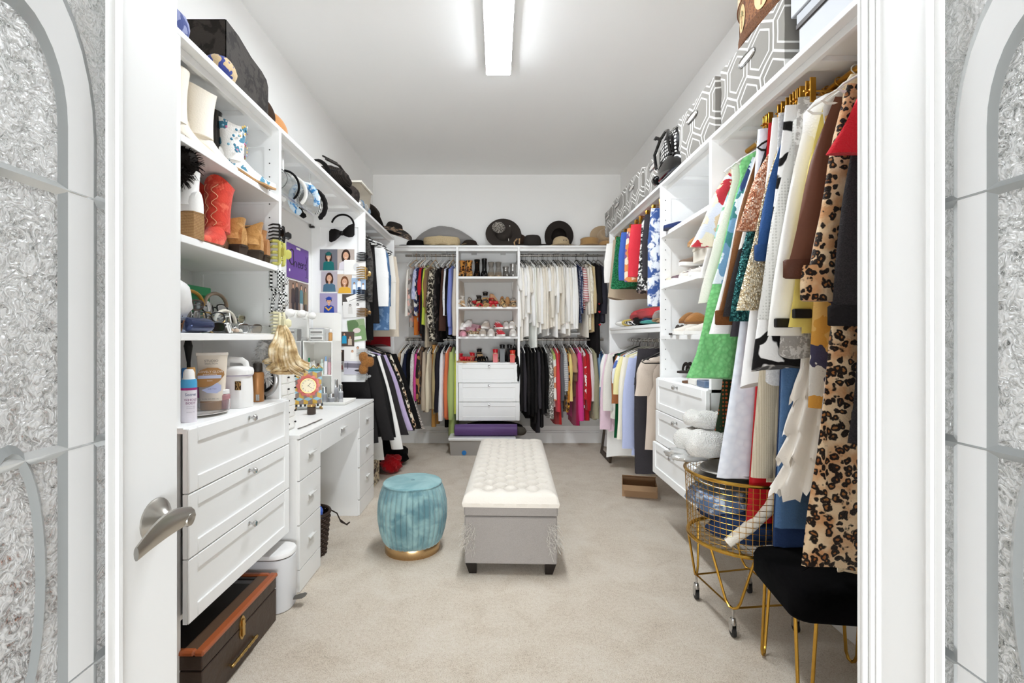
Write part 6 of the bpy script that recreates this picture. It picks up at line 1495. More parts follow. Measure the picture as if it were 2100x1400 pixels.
claw('black openwork claw clip, topmost on the tower edge', zpx(480), .082, 6, .046, M('#1d1a19', .25))
claw('yellow-green chunky claw clip below the black one', zpx(519), .105, 5, .046, M('#c3bf63', .4), fat=1.7)
loop_claw('upper black and white checkered claw clip on the tower edge', zpx(575), .085, .034, fab('#efefec', 'check', '#111111', s=1.9, rough=.3, bump=0))
loop_claw('lower black and white checkered claw clip on the tower edge', zpx(619), .085, .03, fab('#f0f0ee', 'check', '#121212', s=1.95, rough=.3, bump=0), lean=.012)
claw('cream claw clip holding the blonde hairpiece', zpx(662), .095, 7, .038, M('#e9e3bf', .3), fat=1.4)
yc2 = (3.71, 3.735)
for lb, y, c, L in (('small black claw clip highest on the photo panel edge', 527, BLACK, .06), ('gold and black claw clip on the photo panel edge', 560, BRASS, .09), ('black claw clip biting the black and white photo', 605, BLACK, .075), ('bronze claw clip near the lower prints', 640, M('#8a6a44', .3, .8), .06), ('clear flower claw clip near the bottom of the photo panel', 722, M('#e9ecec', .1, trans=.7), .05), ('clear ridged claw clip at the panel bottom corner', 772, M('#e4e6e6', .1, trans=.7), .05)):
    claw(lb, H-(y-693)*3.71/980, L, 6, .06, c, yc2, XFL, group='claw clips on the photo panel edge')
bf = fab('#b57b3f', 'knit', '#8a5a2c', s=2., bump=1.); o = None
for i, (dx, dz_) in enumerate(((0, .045), (.045, .01), (0, -.045), (.015, 0))):
    m = blob(MB(), (XFL+.0+dx, 3.68, H-(744-693)*3.69/980+dz_), .034, .028, .040, 70+i, .12, 16, 8)
    if o is None: o = tag(m.build('claw_clip', bf), 'fluffy caramel flower claw clip on the photo panel edge', 'hair clip')
    else: m.build('petal', bf, o)
# blonde clip-on hairpiece
blonde = newmat('blonde_hair'); bm_, nt_, b_ = blonde
t_ = nd(nt_, 'ShaderNodeTexCoord'); n_ = nd(nt_, 'ShaderNodeTexNoise', {'Vector': t_.outputs['Object'], 'Scale': 30., 'Detail': 3.})
nt_.links.new(ramp(nt_, n_.outputs[0], [(.3, '#9a7a4e'), (.5, '#cdb283'), (.68, '#efe2c4')]).outputs[0], b_.inputs['Base Color']); b_.inputs['Roughness'].default_value = .32
m = MB(); rr = random.Random(5)
for i in range(64):
    big = i < 44; u = -1+2*(i % 22)/21+rr.uniform(-.06, .06); v = rr.uniform(-1, 1); Ln = rr.uniform(.225, .275)-.03*abs(u-.3); pts = []; N_ = 19
    for k in range(N_):
        s = k/(N_-1); w_ = .012+.046*min(1, s*2.0)-.004*s; A = .013*min(1, s*2.5)
        x = XFL+.022+.072*s+u*w_+A*math.sin(6.2*s+.5*u+.2); y = 2.232-.045*math.sin(min(1, s*1.6)*PI/2)+v*.016*(.4+s)+.012*math.cos(6.2*s+.7*u); z = zpx(668)-Ln*s
        if s > .78: q = (s-.78)/.22; x += (-.05 if u < .15 else .015)*math.sin(q*PI*.9); z += .035*q*q
        pts.append((x, y, z))
    r0 = .0085 if big else .004
    m.tube(pts, [r0*(.55+.6*math.sin(PI*min(1, .1+.85*k/(N_-1)))) for k in range(N_)], 7)
tag(m.build('hairpiece', bm_), 'wavy blonde clip-on hairpiece hanging from the tower edge', 'hairpiece')
m = MB(); rr = random.Random(9); c = Vector((XFL-.055, 2.225, zpx(738)))
ctr = [c+Vector((-.030*math.sin(s*PI)+.01, 0, .085-.17*s)) for s in [i/30 for i in range(31)]]
m.tube(ctr, .022, 10)
for i in range(700):
    p = ctr[rr.randrange(31)]; d = Vector((rr.gauss(0, 1), rr.gauss(0, 1), rr.gauss(0, 1))).normalized(); m.tube([p+d*.018, p+d*.028+Vector((0, 0, -.002)), p+d*.036+Vector((rr.uniform(-.004, .004), 0, -.006))], [.0026, .002, .0006], 3, caps=False)
tag(m.build('fur_band', fab('#c9c8c6', bump=.3)), 'fluffy grey fur headband hanging inside the shelf tower', 'headband')
for k, (r_, mt, lb) in enumerate(((.062, M('#a9a8a6', .25, .6), 'wide silver grey headband hanging below the grey fur'), (.05, BLACK, 'thin black headband hanging behind the silver one'))):
    cx, cz = XFL-.075+.01*k, zpx(778); m = MB()
    m.tube([(cx+r_*math.cos(a), 2.243-.004*k, cz+.0+r_*1.05*math.sin(a)) for a in [-1.9+2.6*i/20 for i in range(21)]], .008-.004*k, 8, flat=2.2); tag(m.build('headband', mt), lb, 'headband')
# ---------------------------------------------------------------- shoes and boots (built with the toe toward +x, heel at -x, ground at z = 0)
def wprof(u, W):            # half width along the foot, u: 0 heel .. 1 toe
    return W/2*(max(0., math.sin(PI*min(1, max(0, .06+.90*u))))**.42)*(.80+.22*math.sin(PI*(u*.9-.1)) if u > .1 else .86)
def sole(m, L, W, z, th, n=14, mi=0, toe=0.):
    """z(u) underside height, th(u) thickness"""
    rings = []
    for i in range(n+1):
        u = i/n; x = -L/2+L*u; w = max(.004, wprof(u, W)*(1-toe*max(0, u-.7)/.3)); a, b = z(u), z(u)+th(u)
        rings.append([(x, -w, a), (x, w, a), (x, w*1.01, b), (x, -w*1.01, b)])
    m.loft(rings, mi=0) if False else m.loft(rings, m=mi)
def upper(m, L, W, zb_, top, n=16, u0=.0, u1=1., k=10, mi=0, toe=0.):
    rings = []
    for i in range(n+1):
        u = u0+(u1-u0)*i/n; x = -L/2+L*u; w = max(.003, wprof(u, W)*.97*(1-toe*max(0, u-.7)/.3)); z0 = zb_(u); h = top(u)
        rings.append([(x, w*math.cos(PI*j/k)*(1 if j not in (0, k) else 1), z0+h*math.sin(PI*j/k)**.7) for j in range(k+1)])
    m.loft(rings, m=mi)
def S_root(name, label, cat, loc, rot, group): return E(name, label, cat, loc, rot, group)
def sneaker(label, loc, rot, c_up, c_sole='#f2f0ec', c_acc=None, L=.235, W=.085, group=None, name='sneaker', um=None):
    r = S_root(name, label, 'shoe', loc, rot, group); um = um or PL(c_up)
    m = MB(); sole(m, L, W, lambda u: .004*max(0, (u-.8)/.2), lambda u: .026-.006*u); m.build('sole', M(c_sole, .5), r, world=False)
    tp = lambda u: .062*(1-.25*max(0, .25-u)/.25) if u < .38 else .062-.036*min(1, (u-.38)/.42) if u < .8 else .026-.012*(u-.8)/.2
    m = MB(); upper(m, L*.985, W, lambda u: .022, tp); m.build('upper', um, r, world=False, ang=70)
    m = MB(); m.lathe([(.0, 0), (.9, .0), (1., .004), (.92, .007)], 16, T=Matrix.Translation((-L*.28, 0, .0815)) @ Matrix.Rotation(.10, 4, 'Y') @ Matrix.Diagonal((L*.19, W*.30, 1, 1)))
    m.build('collar', PL(c_acc or '#cfc9c1'), r, world=False)
    m = MB()
    for k in range(4): x = -.005+k*.018; m.tube([(x, -W*.24, .075-k*.010), (x, 0, .084-k*.0125), (x, W*.24, .075-k*.010)], .0028, 5)
    m.build('laces', M('#f4f2ee', .7), r, world=False)
    if c_acc:
        m = MB(); m.tube([(-L*.36, -W*.44, .04), (-L*.1, -W*.48, .045), (L*.12, -W*.47, .032)], .0055, 6, flat=.5).tube([(-L*.36, W*.44, .04), (-L*.1, W*.48, .045), (L*.12, W*.47, .032)], .0055, 6); m.build('stripe', PL(c_acc), r, world=False)
    return r
def heel_shoe(label, loc, rot, c, H_=.085, L=.2, W=.072, group=None, name='high_heel', kind='strap', c_in='#c9a67c', block=False, plat=0., mat=None, bow=False):
    r = S_root(name, label, 'shoe', loc, rot, group); mt = mat or M(c, .3); plat_ = plat
    zf = lambda u: plat_+H_*(1 if u < .12 else (.5+.5*math.cos(PI*min(1, (u-.12)/.5))))
    m = MB(); sole(m, L, W, lambda u: zf(u)-(.006 if u < .6 else .006), lambda u: .008); m.build('insole', M(c_in, .5), r, world=False)
    if plat: m = MB(); sole(m, L*.42, W, lambda u: 0, lambda u: plat*.98); m.v = [(x+L*.29, y, z) for x, y, z in m.v]; m.build('platform', mt, r, world=False)
    m = MB(); q = W*.40 if block else W*.24; e = W*.36 if block else .006
    m.loft([[(-L/2+.03+a, b, z) for a, b in ((-s, -s), (s, -s), (s, s), (-s, s))] for s, z in ((e, 0), ((e+q)/2*.9 if block else .007, (H_+plat)*.5), (q, H_+plat-.004))]); m.build('heel', mt if not block else mt, r, world=False)
    if kind == 'pump':
        m = MB(); tp = lambda u: .048 if u < .2 else .048-.03*min(1, (u-.2)/.25) if u < .5 else .018+.020*math.sin(PI*(u-.5)/.5)
        upper(m, L, W, zf, tp, toe=.5); m.build('upper', mt, r, world=False, ang=70)
    else:
        m = MB()
        for u in ((.80, .70) if kind == 'strap' else (.83, .74, .64)):
            x = -L/2+L*u; w = wprof(u, W); m.tube([(x, w*1.02*math.cos(PI*j/8), zf(u)+.034*math.sin(PI*j/8)) for j in range(9)], .0085, 6, flat=.5)
        m.build('toe_strap', mt, r, world=False)
        m = MB(); m.loft([[(-L/2+.034+(.030+.002*q_)*math.cos(a_), .027*math.sin(a_), zf(0)+.004+.034*q_) for a_ in [PI*.5+PI*j/10 for j in range(11)]] for q_ in (0, .5, 1)], False, False, False)
        m.tube([(-L/2+.036+.031*math.cos(2*PI*j/16), .028*math.sin(2*PI*j/16), zf(0)+.034+.006*math.cos(2*PI*j/16)) for j in range(16)], .0045, 6, True); m.build('ankle_strap', mt, r, world=False)
    if bow:
        m = MB(); x = -L/2+L*.8
        for s in (-1, 1): blob(m, (x, s*.026, zf(.8)+.045), .018, .028, .018, 7+s, .2, 12, 6)
        m.build('bow', mt, r, world=False)
    return r
def flat_shoe(label, loc, rot, c, group=None, name='flat_shoe', L=.225, W=.078, kind='mule', c_in='#b58f66', mat=None, um=None):
    r = S_root(name, label, 'shoe', loc, rot, group)
    m = MB(); sole(m, L, W, lambda u: 0, lambda u: .018-.006*u); m.build('sole', M(c_in, .6), r, world=False)
    mt = um or PL(c, rough=.55); m = MB()
    if kind == 'mule': upper(m, L, W, lambda u: .012, lambda u: .045*math.sin(PI*min(1, (u-.48)/.62+.12))+.008, u0=.48)
    elif kind == 'slipper': upper(m, L, W*1.06, lambda u: .012, lambda u: .055 if u < .35 else .055-.02*(u-.35)/.65)
    elif kind == 'loafer': upper(m, L, W, lambda u: .012, lambda u: .050 if u < .2 else (.050-.018*math.sin(PI*(u-.2)/.4) if u < .6 else .045-.025*(u-.6)/.4))
    else:
        for u in (.52, .66, .78): x = -L/2+L*u; w = wprof(u, W); m.tube([(x, w*math.cos(PI*j/8), .014+.040*math.sin(PI*j/8)) for j in range(9)], .011, 6, flat=.4)
    m.build('upper', mt, r, world=False, ang=70); return r
def boot(label, loc, rot, mat, Hs=.26, L=.23, W=.082, heel=.035, r0=.047, r1=.055, name='boot', group=None, sole_c='#3a2c22', lean=0., dip=0., toe=.35, wedge=None, inner='#5a5040', opening=True):
    r = S_root(name, label, 'boot', loc, rot, group)
    zf = lambda u: heel*(1 if u < .15 else .5+.5*math.cos(PI*min(1, (u-.15)/.5)))
    m = MB(); sole(m, L, W, lambda u: zf(u)-.0, lambda u: .008, toe=toe); m.build('sole', M(sole_c, .5), r, world=False)
    if wedge: m = MB(); sole(m, L*.66, W, lambda u: 0, lambda u: zf(u*.66)*.98+.004); m.v = [(x-L*.17, y, z) for x, y, z in m.v]; m.build('wedge', wedge, r, world=False)
    else: m = MB(); m.loft([[(-L/2+.030+a*s, b*s, z) for a, b in ((-1, -1), (1, -1), (1, 1), (-1, 1))] for s, z in ((.021, 0), (.027, heel+.002))]); m.build('heel', M(sole_c, .5), r, world=False)
    m = MB(); upper(m, L*.99, W, lambda u: zf(u)+.006, lambda u: .075 if u < .35 else .075-.042*min(1, (u-.35)/.4) if u < .75 else .033-.012*(u-.75)/.25, toe=toe); m.build('vamp', mat, r, world=False, ang=70)
    m = MB(); n = 24; rings = []; z0 = heel+.03
    for i in range(10):
        s = i/9; q = r0+(r1-r0)*s-.006*math.sin(PI*s); cx = -L/2+.058+lean*s**1.3
        rings.append([(cx+q*math.cos(2*PI*j/n)*1.08, q*.86*math.sin(2*PI*j/n), z0+(Hs-z0)*s-(dip*abs(math.cos(2*PI*j/n))**2*0+dip*abs(math.sin(2*PI*j/n))**2)*s**6) for j in range(n)])
    inn = [[(x+(cx2-x)*q, y*(1-q), z-dz) for x, y, z in rings[-1]] for dz, cx2, q in ((.002, -L/2+.058+lean, .07), (.05, -L/2+.058+lean, .45))]
    m.loft(rings+[inn[0]], True, False); m.build('shaft', mat, r, world=False, ang=70)
    if opening: m = MB(); m.loft(inn, False, True); m.build('lining', M(inner, .8), r, world=False)
    return r
# shelf tower, top shelf
s1, s2 = LV[0]+.001, LV[1]+.001
cream_l = PL('#ece4d6', rough=.4, bump=.15)
boot('cream leather ankle boot nearest the door stile, top shelf', (-1.11, 1.715, s1), 1.2, cream_l, Hs=.27, r0=.046, r1=.052, heel=.05, sole_c='#e0d6c4')
boot('second cream leather ankle boot, cut away heel, top shelf', (-1.10, 1.84, s1), 1.25, cream_l, Hs=.262, r0=.05, r1=.062, heel=.05, sole_c='#e0d6c4', dip=.02)
boot('shiny black tall boot between cream and floral boots', (-1.15, 2.01, s1), 1.3, M('#191716', .15), Hs=.258, r0=.034, r1=.036, heel=.03)
flo = fab('#efedea', 'floral', '#efedea', '#efedea', s=2.2, c4='#4b86a0', rough=.35)
fb = boot('white cowboy boot with beaded blue and gold flowers', (-1.075, 2.06, s1), .95, flo, Hs=.24, r0=.045, r1=.058, heel=.04, L=.25, toe=.8, sole_c='#b48a5a', dip=.03)
m = MB(); rr = random.Random(3)
for k in range(46):
    a = rr.uniform(-2.6, .6); z = rr.uniform(.10, .22); q = .0555
    m.lathe([(.006, 0), (.004, .002), (0, .003)], 6, T=Matrix.Translation((-.067+q*1.06*math.cos(a), q*.88*math.sin(a), z)) @ Matrix.Rotation(a, 4, 'Z') @ Matrix.Rotation(PI/2, 4, 'Y'), m=k % 4)
stuff(m.build('beadwork', [M('#3f7f9c', .25), M('#d9b04a', .3), M('#c06f8f', .3), M('#7fb0c4', .3)], fb, world=False))
boot('second white beaded cowboy boot half hidden behind its pair', (-1.20, 2.10, s1), 1.0, flo, Hs=.24, r0=.045, r1=.058, heel=.04, toe=.8, sole_c='#b48a5a', dip=.03)
# second shelf
wdg = fab('#b08a5f', 'hstripe', '#8f6a42', s=5., rough=.5)
boot('white boot on a stacked wooden wedge, brown buckle strap', (-1.135, 1.675, s2), PI-.25, PL('#f1efec', rough=.4, bump=.1), Hs=.235, heel=.085, wedge=wdg, r0=.05, r1=.046, W=.10, L=.22, sole_c='#9a754a')
MB().tube([(-1.075+.0+.05*math.cos(a), 1.60+.035*math.sin(a), s2+.17+.012*math.cos(a)) for a in [2*PI*i/20 for i in range(20)]], .007, 6, True)
m = MB(); rr = random.Random(6); cs_ = [(-1.085, 1.635, s2+.262, .05), (-1.10, 1.63, s2+.305, .04), (-1.075, 1.60, s2+.21, .03)]
for x, y, z, q in cs_: blob(m, (x, y, z), q, q, q, 8, .2, 14, 8)
for i in range(900):
    x, y, z, q = cs_[i % 3]; d = Vector((rr.gauss(0, 1), rr.gauss(0, 1), rr.gauss(0, 1))).normalized(); p = Vector((x, y, z)); m.tube([p+d*q*.9, p+d*(q+.012), p+d*(q+.024)+Vector((0, 0, -.006))], [.002, .0014, .0005], 3, caps=False)
tag(m.build('fur_cuff', fab('#17120f', bump=.4, sheen=.3)), 'fluffy black fur boot cuff on top of the white wedge boot', 'fur cuff')
red = fab('#cf4636', 'mottle', '#c23c2e', '#d9644e', s=.7, bump=.3)
for k, (lb, x, y, rz) in enumerate((('red suede cowboy boot with pale swirl stitching', -1.083, 1.815, -1.31), ('second red cowboy boot leaning behind its pair', -1.20, 1.86, -1.25))):
    b = boot(lb, (x, y, s2), rz, red, Hs=.292, r0=.05, r1=.062, heel=.045, L=.25, toe=.7, sole_c='#6b4a36', lean=-.03, dip=.035)
    m = MB(); 
    for a0 in (-2.3, -1.5, -.75, 0.):
        pts = []
        for i in range(22):
            s = i/21; z = .09+.165*s; q = .05+.012*s-.006*math.sin(PI*s)+.0015; a = a0+.24*math.sin(3.2*2*PI*s+a0); pts.append((-.067-.03*s**1.3+q*1.08*math.cos(a), q*.87*math.sin(a), z))
        m.tube(pts, .0014, 4)
    m.build('stitching', M('#e8b48c', .6), b, world=False)
tan = fab('#b98a52', 'mottle', '#a87a45', '#c99a62', s=.6, bump=.3)
boot('tan suede ankle boot next to the red boots', (-1.15, 1.985, s2), PI-.2, tan, Hs=.155, r0=.05, r1=.05, heel=.035, dip=.015)
boot('second tan suede ankle boot with a notched collar', (-1.145, 2.085, s2), PI+.1, tan, Hs=.168, r0=.052, r1=.056, heel=.035, dip=.03)
boot('brown suede boot at the back of the boot shelf', (-1.29, 2.06, s2), 1.2, PL('#80603c'), Hs=.19, r0=.05, r1=.055, heel=.03)
boot('russet suede boot furthest along the boot shelf', (-1.16, 2.185, s2), PI, PL('#a9774a'), Hs=.15, r0=.045, r1=.045, heel=.03)

# ---- back wall shoe shelves (front edge y = 5.17)
def bp(px, Y=5.27): return (px-1020)*Y/980
z1, z2, z3, z4 = LV[0]+.001, LV[1]+.001, LV[2]+.001, .957
R1 = 'boots on the highest shoe shelf'; DN = -PI/2
boot('leopard print ankle boot at the shelf end, heel to the side', (bp(946), 5.29, z1), DN-.3, fab('#c9944a', 'leopard', '#20140b', '#8d5f26', s=1.6), Hs=.19, heel=.07, r0=.036, r1=.045, L=.2)
boot('second leopard print ankle boot leaning toward the black ones', (bp(963), 5.28, z1), DN+.2, fab('#c9944a', 'leopard', '#20140b', '#8d5f26', s=1.6), Hs=.19, heel=.07, r0=.04, r1=.05, L=.2)
boot('black combat boot with leopard lacing panel', (bp(978), 5.29, z1), DN, fab('#17130f', 'leopard', '#0c0a09', '#7a4d24', s=2.), Hs=.205, heel=.03, r0=.036, r1=.038, L=.2)
boot('shiny black tall boot on the highest shoe shelf', (bp(993), 5.29, z1), DN, M('#0f0e0e', .15), Hs=.215, heel=.03, r0=.034, r1=.037, L=.2)
clr = M('#cfcac2', .08, trans=.75, ior=1.15)
for k, px in enumerate((1007, 1022)):
    b = boot(f'{["clear plastic boot beside the shiny black boot", "second clear plastic boot beside the silver shoes"][k]}', (bp(px), 5.29, z1), DN, clr, Hs=.175, heel=.05, r0=.034, r1=.04, L=.2, sole_c='#b89a6a')
boot('low silver boot with a red lining', (bp(1038), 5.29, z1), DN+.1, M('#9f9b96', .25, .8), Hs=.125, heel=.03, r0=.04, r1=.042, L=.2, inner='#b02a22')
boot('pewter metallic boot at the far end of the highest shelf', (bp(1052), 5.29, z1), DN, M('#b9b6b2', .25, .8), Hs=.155, heel=.04, r0=.038, r1=.042, L=.2)
hs = lambda lb, px, Y, z, rz, c, **k: heel_shoe(lb, (bp(px, Y), Y, z), rz, c, **k)
hs('white strappy high heel standing upright at the shelf end', 948, 5.33, z2+.0, DN+.15, '#ece8e2', kind='strap', H_=.09)
hs('white strappy high heel lying in front of its pair', 954, 5.235, z2, .2, '#e9e4dc', H_=.04)
hs('snakeskin heel beside the white pair', 966, 5.27, z2, DN+.3, '#a59a8c', mat=fab('#c9bdab', 'mottle', '#4e4540', s=2.), kind='pump', H_=.07)
hs('black and tan strappy heel behind the red sandal', 977, 5.35, z2+.0, DN-.4, '#2a2019', H_=.10, block=True)
hs('red sandal toe forward on the heels shelf', 979, 5.235, z2, DN+.6, '#b3262b', H_=.03)
hs('tan block heel with a black strap, raised on another shoe', 995, 5.36, z2+.05, DN, '#1c1815', c_in='#bf9560', H_=.09, block=True)
hs('tan sandal below the raised block heel', 999, 5.26, z2, DN-.2, '#b08a5c', H_=.06, block=True)
hs('red suede bow heel at the centre of the heels shelf', 1010, 5.235, z2, DN+.2, '#b8232c', H_=.06, block=True, bow=True)
hs('nude pump lying above the leopard heel', 1021, 5.36, z2+.045, .5, '#b98c66', kind='pump', H_=.06)
hs('leopard pump facing forward on the heels shelf', 1033, 5.25, z2, DN+.1, '#b08a52', mat=fab('#d2b684', 'leopard', '#231a12', '#9a7038', s=2.4), kind='pump', H_=.06)
hs('bronze pump standing behind the leopard pump', 1030, 5.38, z2, DN, '#a9764a', kind='pump', H_=.09)
hs('camel pump standing near the shelf end', 1041, 5.38, z2, DN, '#b8895a', kind='pump', H_=.085)
flat_shoe('gold snakeskin loafer at the heels shelf end', (bp(1051), 5.25, z2), DN+.1, '#b5a078', kind='loafer', um=fab('#c9b48c', 'mottle', '#5c4a36', s=2.))
flat_shoe('silver snakeskin loafer stacked above the gold one', (bp(1053), 5.33, z2+.055), DN-.1, '#a9a29a', kind='loafer', um=fab('#cfc9c0', 'mottle', '#6a625a', s=2.))
sn = lambda lb, px, Y, z, rz, c, **k: sneaker(lb, (bp(px, Y), Y, z), rz, c, **k)
flat_shoe('pink slide slipper on the sneaker shelf end', (bp(950), 5.24, z3), DN+.1, '#e29bab', kind='slipper', c_in='#e0a9b4')
sn('white sneaker behind the pink slipper', 949, 5.38, z3+.07, DN, '#efedea')
sn('white sneaker perched high behind the striped pair', 960, 5.40, z3+.10, DN-.3, '#f1efec')
flat_shoe('plum and pink striped slip-on tipped over its pair', (bp(974), 5.36, z3+.075), DN+.5, '#7a3a46', kind='slipper', um=fab('#7d4450', 'stripe', '#e3b7c0', s=3.))
flat_shoe('plum and pink striped slip-on beneath its pair', (bp(964), 5.30, z3+.045), DN+.6, '#7a3a46', kind='slipper', um=fab('#7d4450', 'stripe', '#e3b7c0', s=3.))
sn('leopard sneaker toe forward on the sneaker shelf', 967, 5.235, z3, DN, '#cdb184', um=fab('#e2d2b2', 'leopard', '#2a1f15', '#a9803f', s=2.4))
sn('second leopard sneaker beside the grey pair', 978, 5.26, z3, DN-.2, '#cdb184', um=fab('#e2d2b2', 'leopard', '#2a1f15', '#a9803f', s=2.4))
sn('taupe sneaker toe forward, mid shelf', 990, 5.235, z3, DN, '#bfb2a4')
sn('taupe sneaker stacked on its pair', 996, 5.33, z3+.085, DN-.25, '#c4b8aa')
sn('white and grey sneaker in front of the red one', 1007, 5.235, z3, DN, '#ddd8d2', c_acc='#b9a48c')
sn('red and white sneaker toe forward', 1026, 5.235, z3, DN+.3, '#c9303a', c_acc='#efecea')
sn('red and white sneaker stacked on its pair', 1022, 5.33, z3+.08, DN+.3, '#c9303a', c_acc='#efecea')
sn('white sneaker with tan trim standing high', 1038, 5.38, z3+.08, DN, '#d5d1cc', c_acc='#b58a52')
sn('white sneaker at the far end, lower of two', 1052, 5.235, z3, DN, '#e2ddd6')
sn('white sneaker at the far end, upper of two', 1050, 5.34, z3+.085, DN-.1, '#dcd8d2', c_acc='#c2a680')
hs('red bow sandal at the lowest shelf end', 948, 5.25, z4, DN+.4, '#c4232e', H_=.05, bow=True, block=True)
hs('second red bow sandal tipped forward', 962, 5.27, z4, DN-.5, '#c9262f', H_=.06, bow=True, block=True)
flat_shoe('coral flat sandal at the front of the lowest shelf', (bp(958), 5.20, z4), .2, '#d9533a', kind='sandal')
flat_shoe('black flat sandal on the lowest shelf', (bp(976), 5.25, z4), .4, '#171514', kind='sandal', c_in='#1d1a18')
flat_shoe('second black flat sandal with a gold buckle', (bp(999), 5.25, z4), PI-.3, '#171514', kind='sandal', c_in='#1d1a18')
hs('black wedge sandal leaning behind the flat pair', 986, 5.36, z4+.02, DN+.3, '#151313', H_=.08, block=True)
hs('red suede block heel seen from behind', 1016, 5.27, z4, PI/2, '#c3242e', H_=.10, block=True)
hs('black platform heel seen from behind', 1030, 5.30, z4, PI/2, '#121111', H_=.12, plat=.03, block=True, c_in='#151313')
hs('second black platform heel near the shelf end', 1042, 5.33, z4, PI/2+.2, '#121111', H_=.12, plat=.03, block=True, c_in='#151313')
hs('orange red buckled heel at the shelf end', 1052, 5.24, z4, PI/2-.1, '#d23a26', H_=.07, block=True, plat=.02)

# ---- right-hand shoe tower
L0 = LV[0]+.001; L1, L2, L3 = LV[1]+.001, LV[2]+.001, .967
tm = lambda fn, lb, x, y, z, rz, *a, **k: fn(lb, (x-.012, y+(.068 if y > 2.7 else 0), z), rz, *a, **k)
tm(flat_shoe, 'navy blue ballet flat on the tower top shelf', 1.16, 2.90, L0, PI, '#27335c', kind='loafer', c_in='#2a2a3a')
tm(heel_shoe, 'navy blue pump behind the ballet flat', 1.20, 2.82, L0, PI, '#2c3a63', kind='pump', H_=.07)
tm(sneaker, 'white and brown sneaker with mustard trim, front of the middle shelf', 1.19, 2.96, L1, PI+.25, '#d9cdb8', c_acc='#b58a35')
tm(sneaker, 'white and plum sneaker beside the mustard one', 1.19, 2.86, L1, PI+.2, '#6e5a60', c_acc='#e9e2d8')
tm(sneaker, 'white and black sneaker behind the plum one', 1.20, 2.755, L1, PI+.15, '#d8d2ca', c_acc='#2a2624')
tm(sneaker, 'white sneaker partly behind the green dress', 1.19, 2.65, L1, PI+.1, '#cfcac4', c_acc='#6a6460')
tm(sneaker, 'brown and white sneaker stacked on the plum one', 1.22, 2.81, L1+.09, PI+.2, '#7d6a5c', c_acc='#e9e5df')
tm(flat_shoe, 'tan mule tipped up on a shoe box', 1.20, 2.70, L1+.175, PI+.1, '#a8794a', kind='mule')
tm(flat_shoe, 'second tan mule on the shoe box', 1.20, 2.60, L1+.175, PI-.1, '#a0703f', kind='mule')
SX = E('shoe_box', 'cream shoe box under the tan mules', 'box', (1.25, 2.65, L1)); MB().box(1.13, 2.55, L1+.09, 1.40, 2.76, L1+.155, .002).build('body', M('#dcd5c8', .6), SX); MB().box(1.127, 2.547, L1+.155, 1.403, 2.763, L1+.174, .002).build('lid', M('#cfc6b6', .6), SX)
MB().box(1.15, 2.56, L1, 1.40, 2.61, L1+.09).build('support', M('#dcd5c8', .6), SX)
tm(flat_shoe, 'caramel brown mule, upright on the third shelf', 1.20, 2.76, L2+.07, PI+.1, '#8f6236', kind='mule', c_in='#7a5230')
tm(flat_shoe, 'caramel brown mule at the front of the third shelf', 1.17, 2.66, L2+.06, PI, '#9a6a3a', kind='mule', c_in='#7a5230')
tm(flat_shoe, 'dark grey slide under the caramel mules', 1.17, 2.84, L2, PI+.1, '#4a4541', kind='sandal', c_in='#4a4541')
tm(sneaker, 'white and gold sneaker on the third shelf', 1.16, 2.73, L2, PI, '#ddd6cc', c_acc='#a97f42')
tm(sneaker, 'second white and gold sneaker on the third shelf', 1.16, 2.63, L2, PI, '#ddd6cc', c_acc='#a97f42')
tm(flat_shoe, 'black thong sandal on the tower counter', 1.17, 2.72, L3+.05, PI+.2, '#221d1b', kind='sandal', c_in='#2a2320')
tm(flat_shoe, 'brown thong sandal beneath the black one', 1.17, 2.70, L3, PI+.1, '#6a4a30', kind='sandal', c_in='#6a4a30')
tag(MB().box(1.06, 2.56, L3, 1.22, 2.66, L3+.03, .003).build('shoe_box', M('#e4e1db', .6)), 'flat white box lying on the tower counter', 'box')
tag(MB().box(1.05, 2.42, L3, 1.16, 2.52, L3+.035, .004).build('plastic_case', M('#6f86a6', .2, trans=.4)), 'blue clear plastic case at the counter edge', 'case')
# ---- folded clothes on the shelf under the clipped trousers
SD = H+.096
for k, (lb, y, z, s_, c, n) in enumerate((('red folded sweater along the shelf back', 3.72, .085, (.14, .42, .05), PL('#bd2a30'), 1), ('yellow folded top at the shelf corner end', 4.16, .035, (.13, .20, .035), PL('#e0c765'), 2), ('black folded knit in the middle of the shelf', 3.80, .04, (.14, .14, .04), blk2, 3),
       ('navy folded knit beside the black one', 3.60, .035, (.13, .11, .035), PL('#33405f'), 4), ('aqua folded top at the shelf front', 3.55, .02, (.155, .09, .018), PL('#4fa39a'), 5), ('grey folded jersey with a red badge', 3.30, .05, (.15, .14, .05), PL('#9a948e'), 6), ('black and white checked folded scarf', 4.00, .025, (.15, .10, .025), fab('#e4e2de', 'zebra', '#1d1b1a', s=1.2), 7), ('tan folded top nearest the tower', 3.24, .02, (.16, .10, .02), PL('#a98a66'), 8), ('white folded blouse at the corner end', 4.32, .03, (.15, .10, .03), w1, 9))):
    o = blob(MB(), (0, 0, 0), *s_, seed=80+n, amp=.22, n=24, k=10).build('folded_garment', c, None, loc=(1.235, y, SD+z+.004), world=False); tag(o, lb, 'clothes', 'folded clothes on the right-hand shelf')
    if n == 6: blob(MB(), (-.135, -.02, .01), .02, .035, .018, 3, .1, 12, 6).build('badge', PL('#c9472f'), o, world=False)
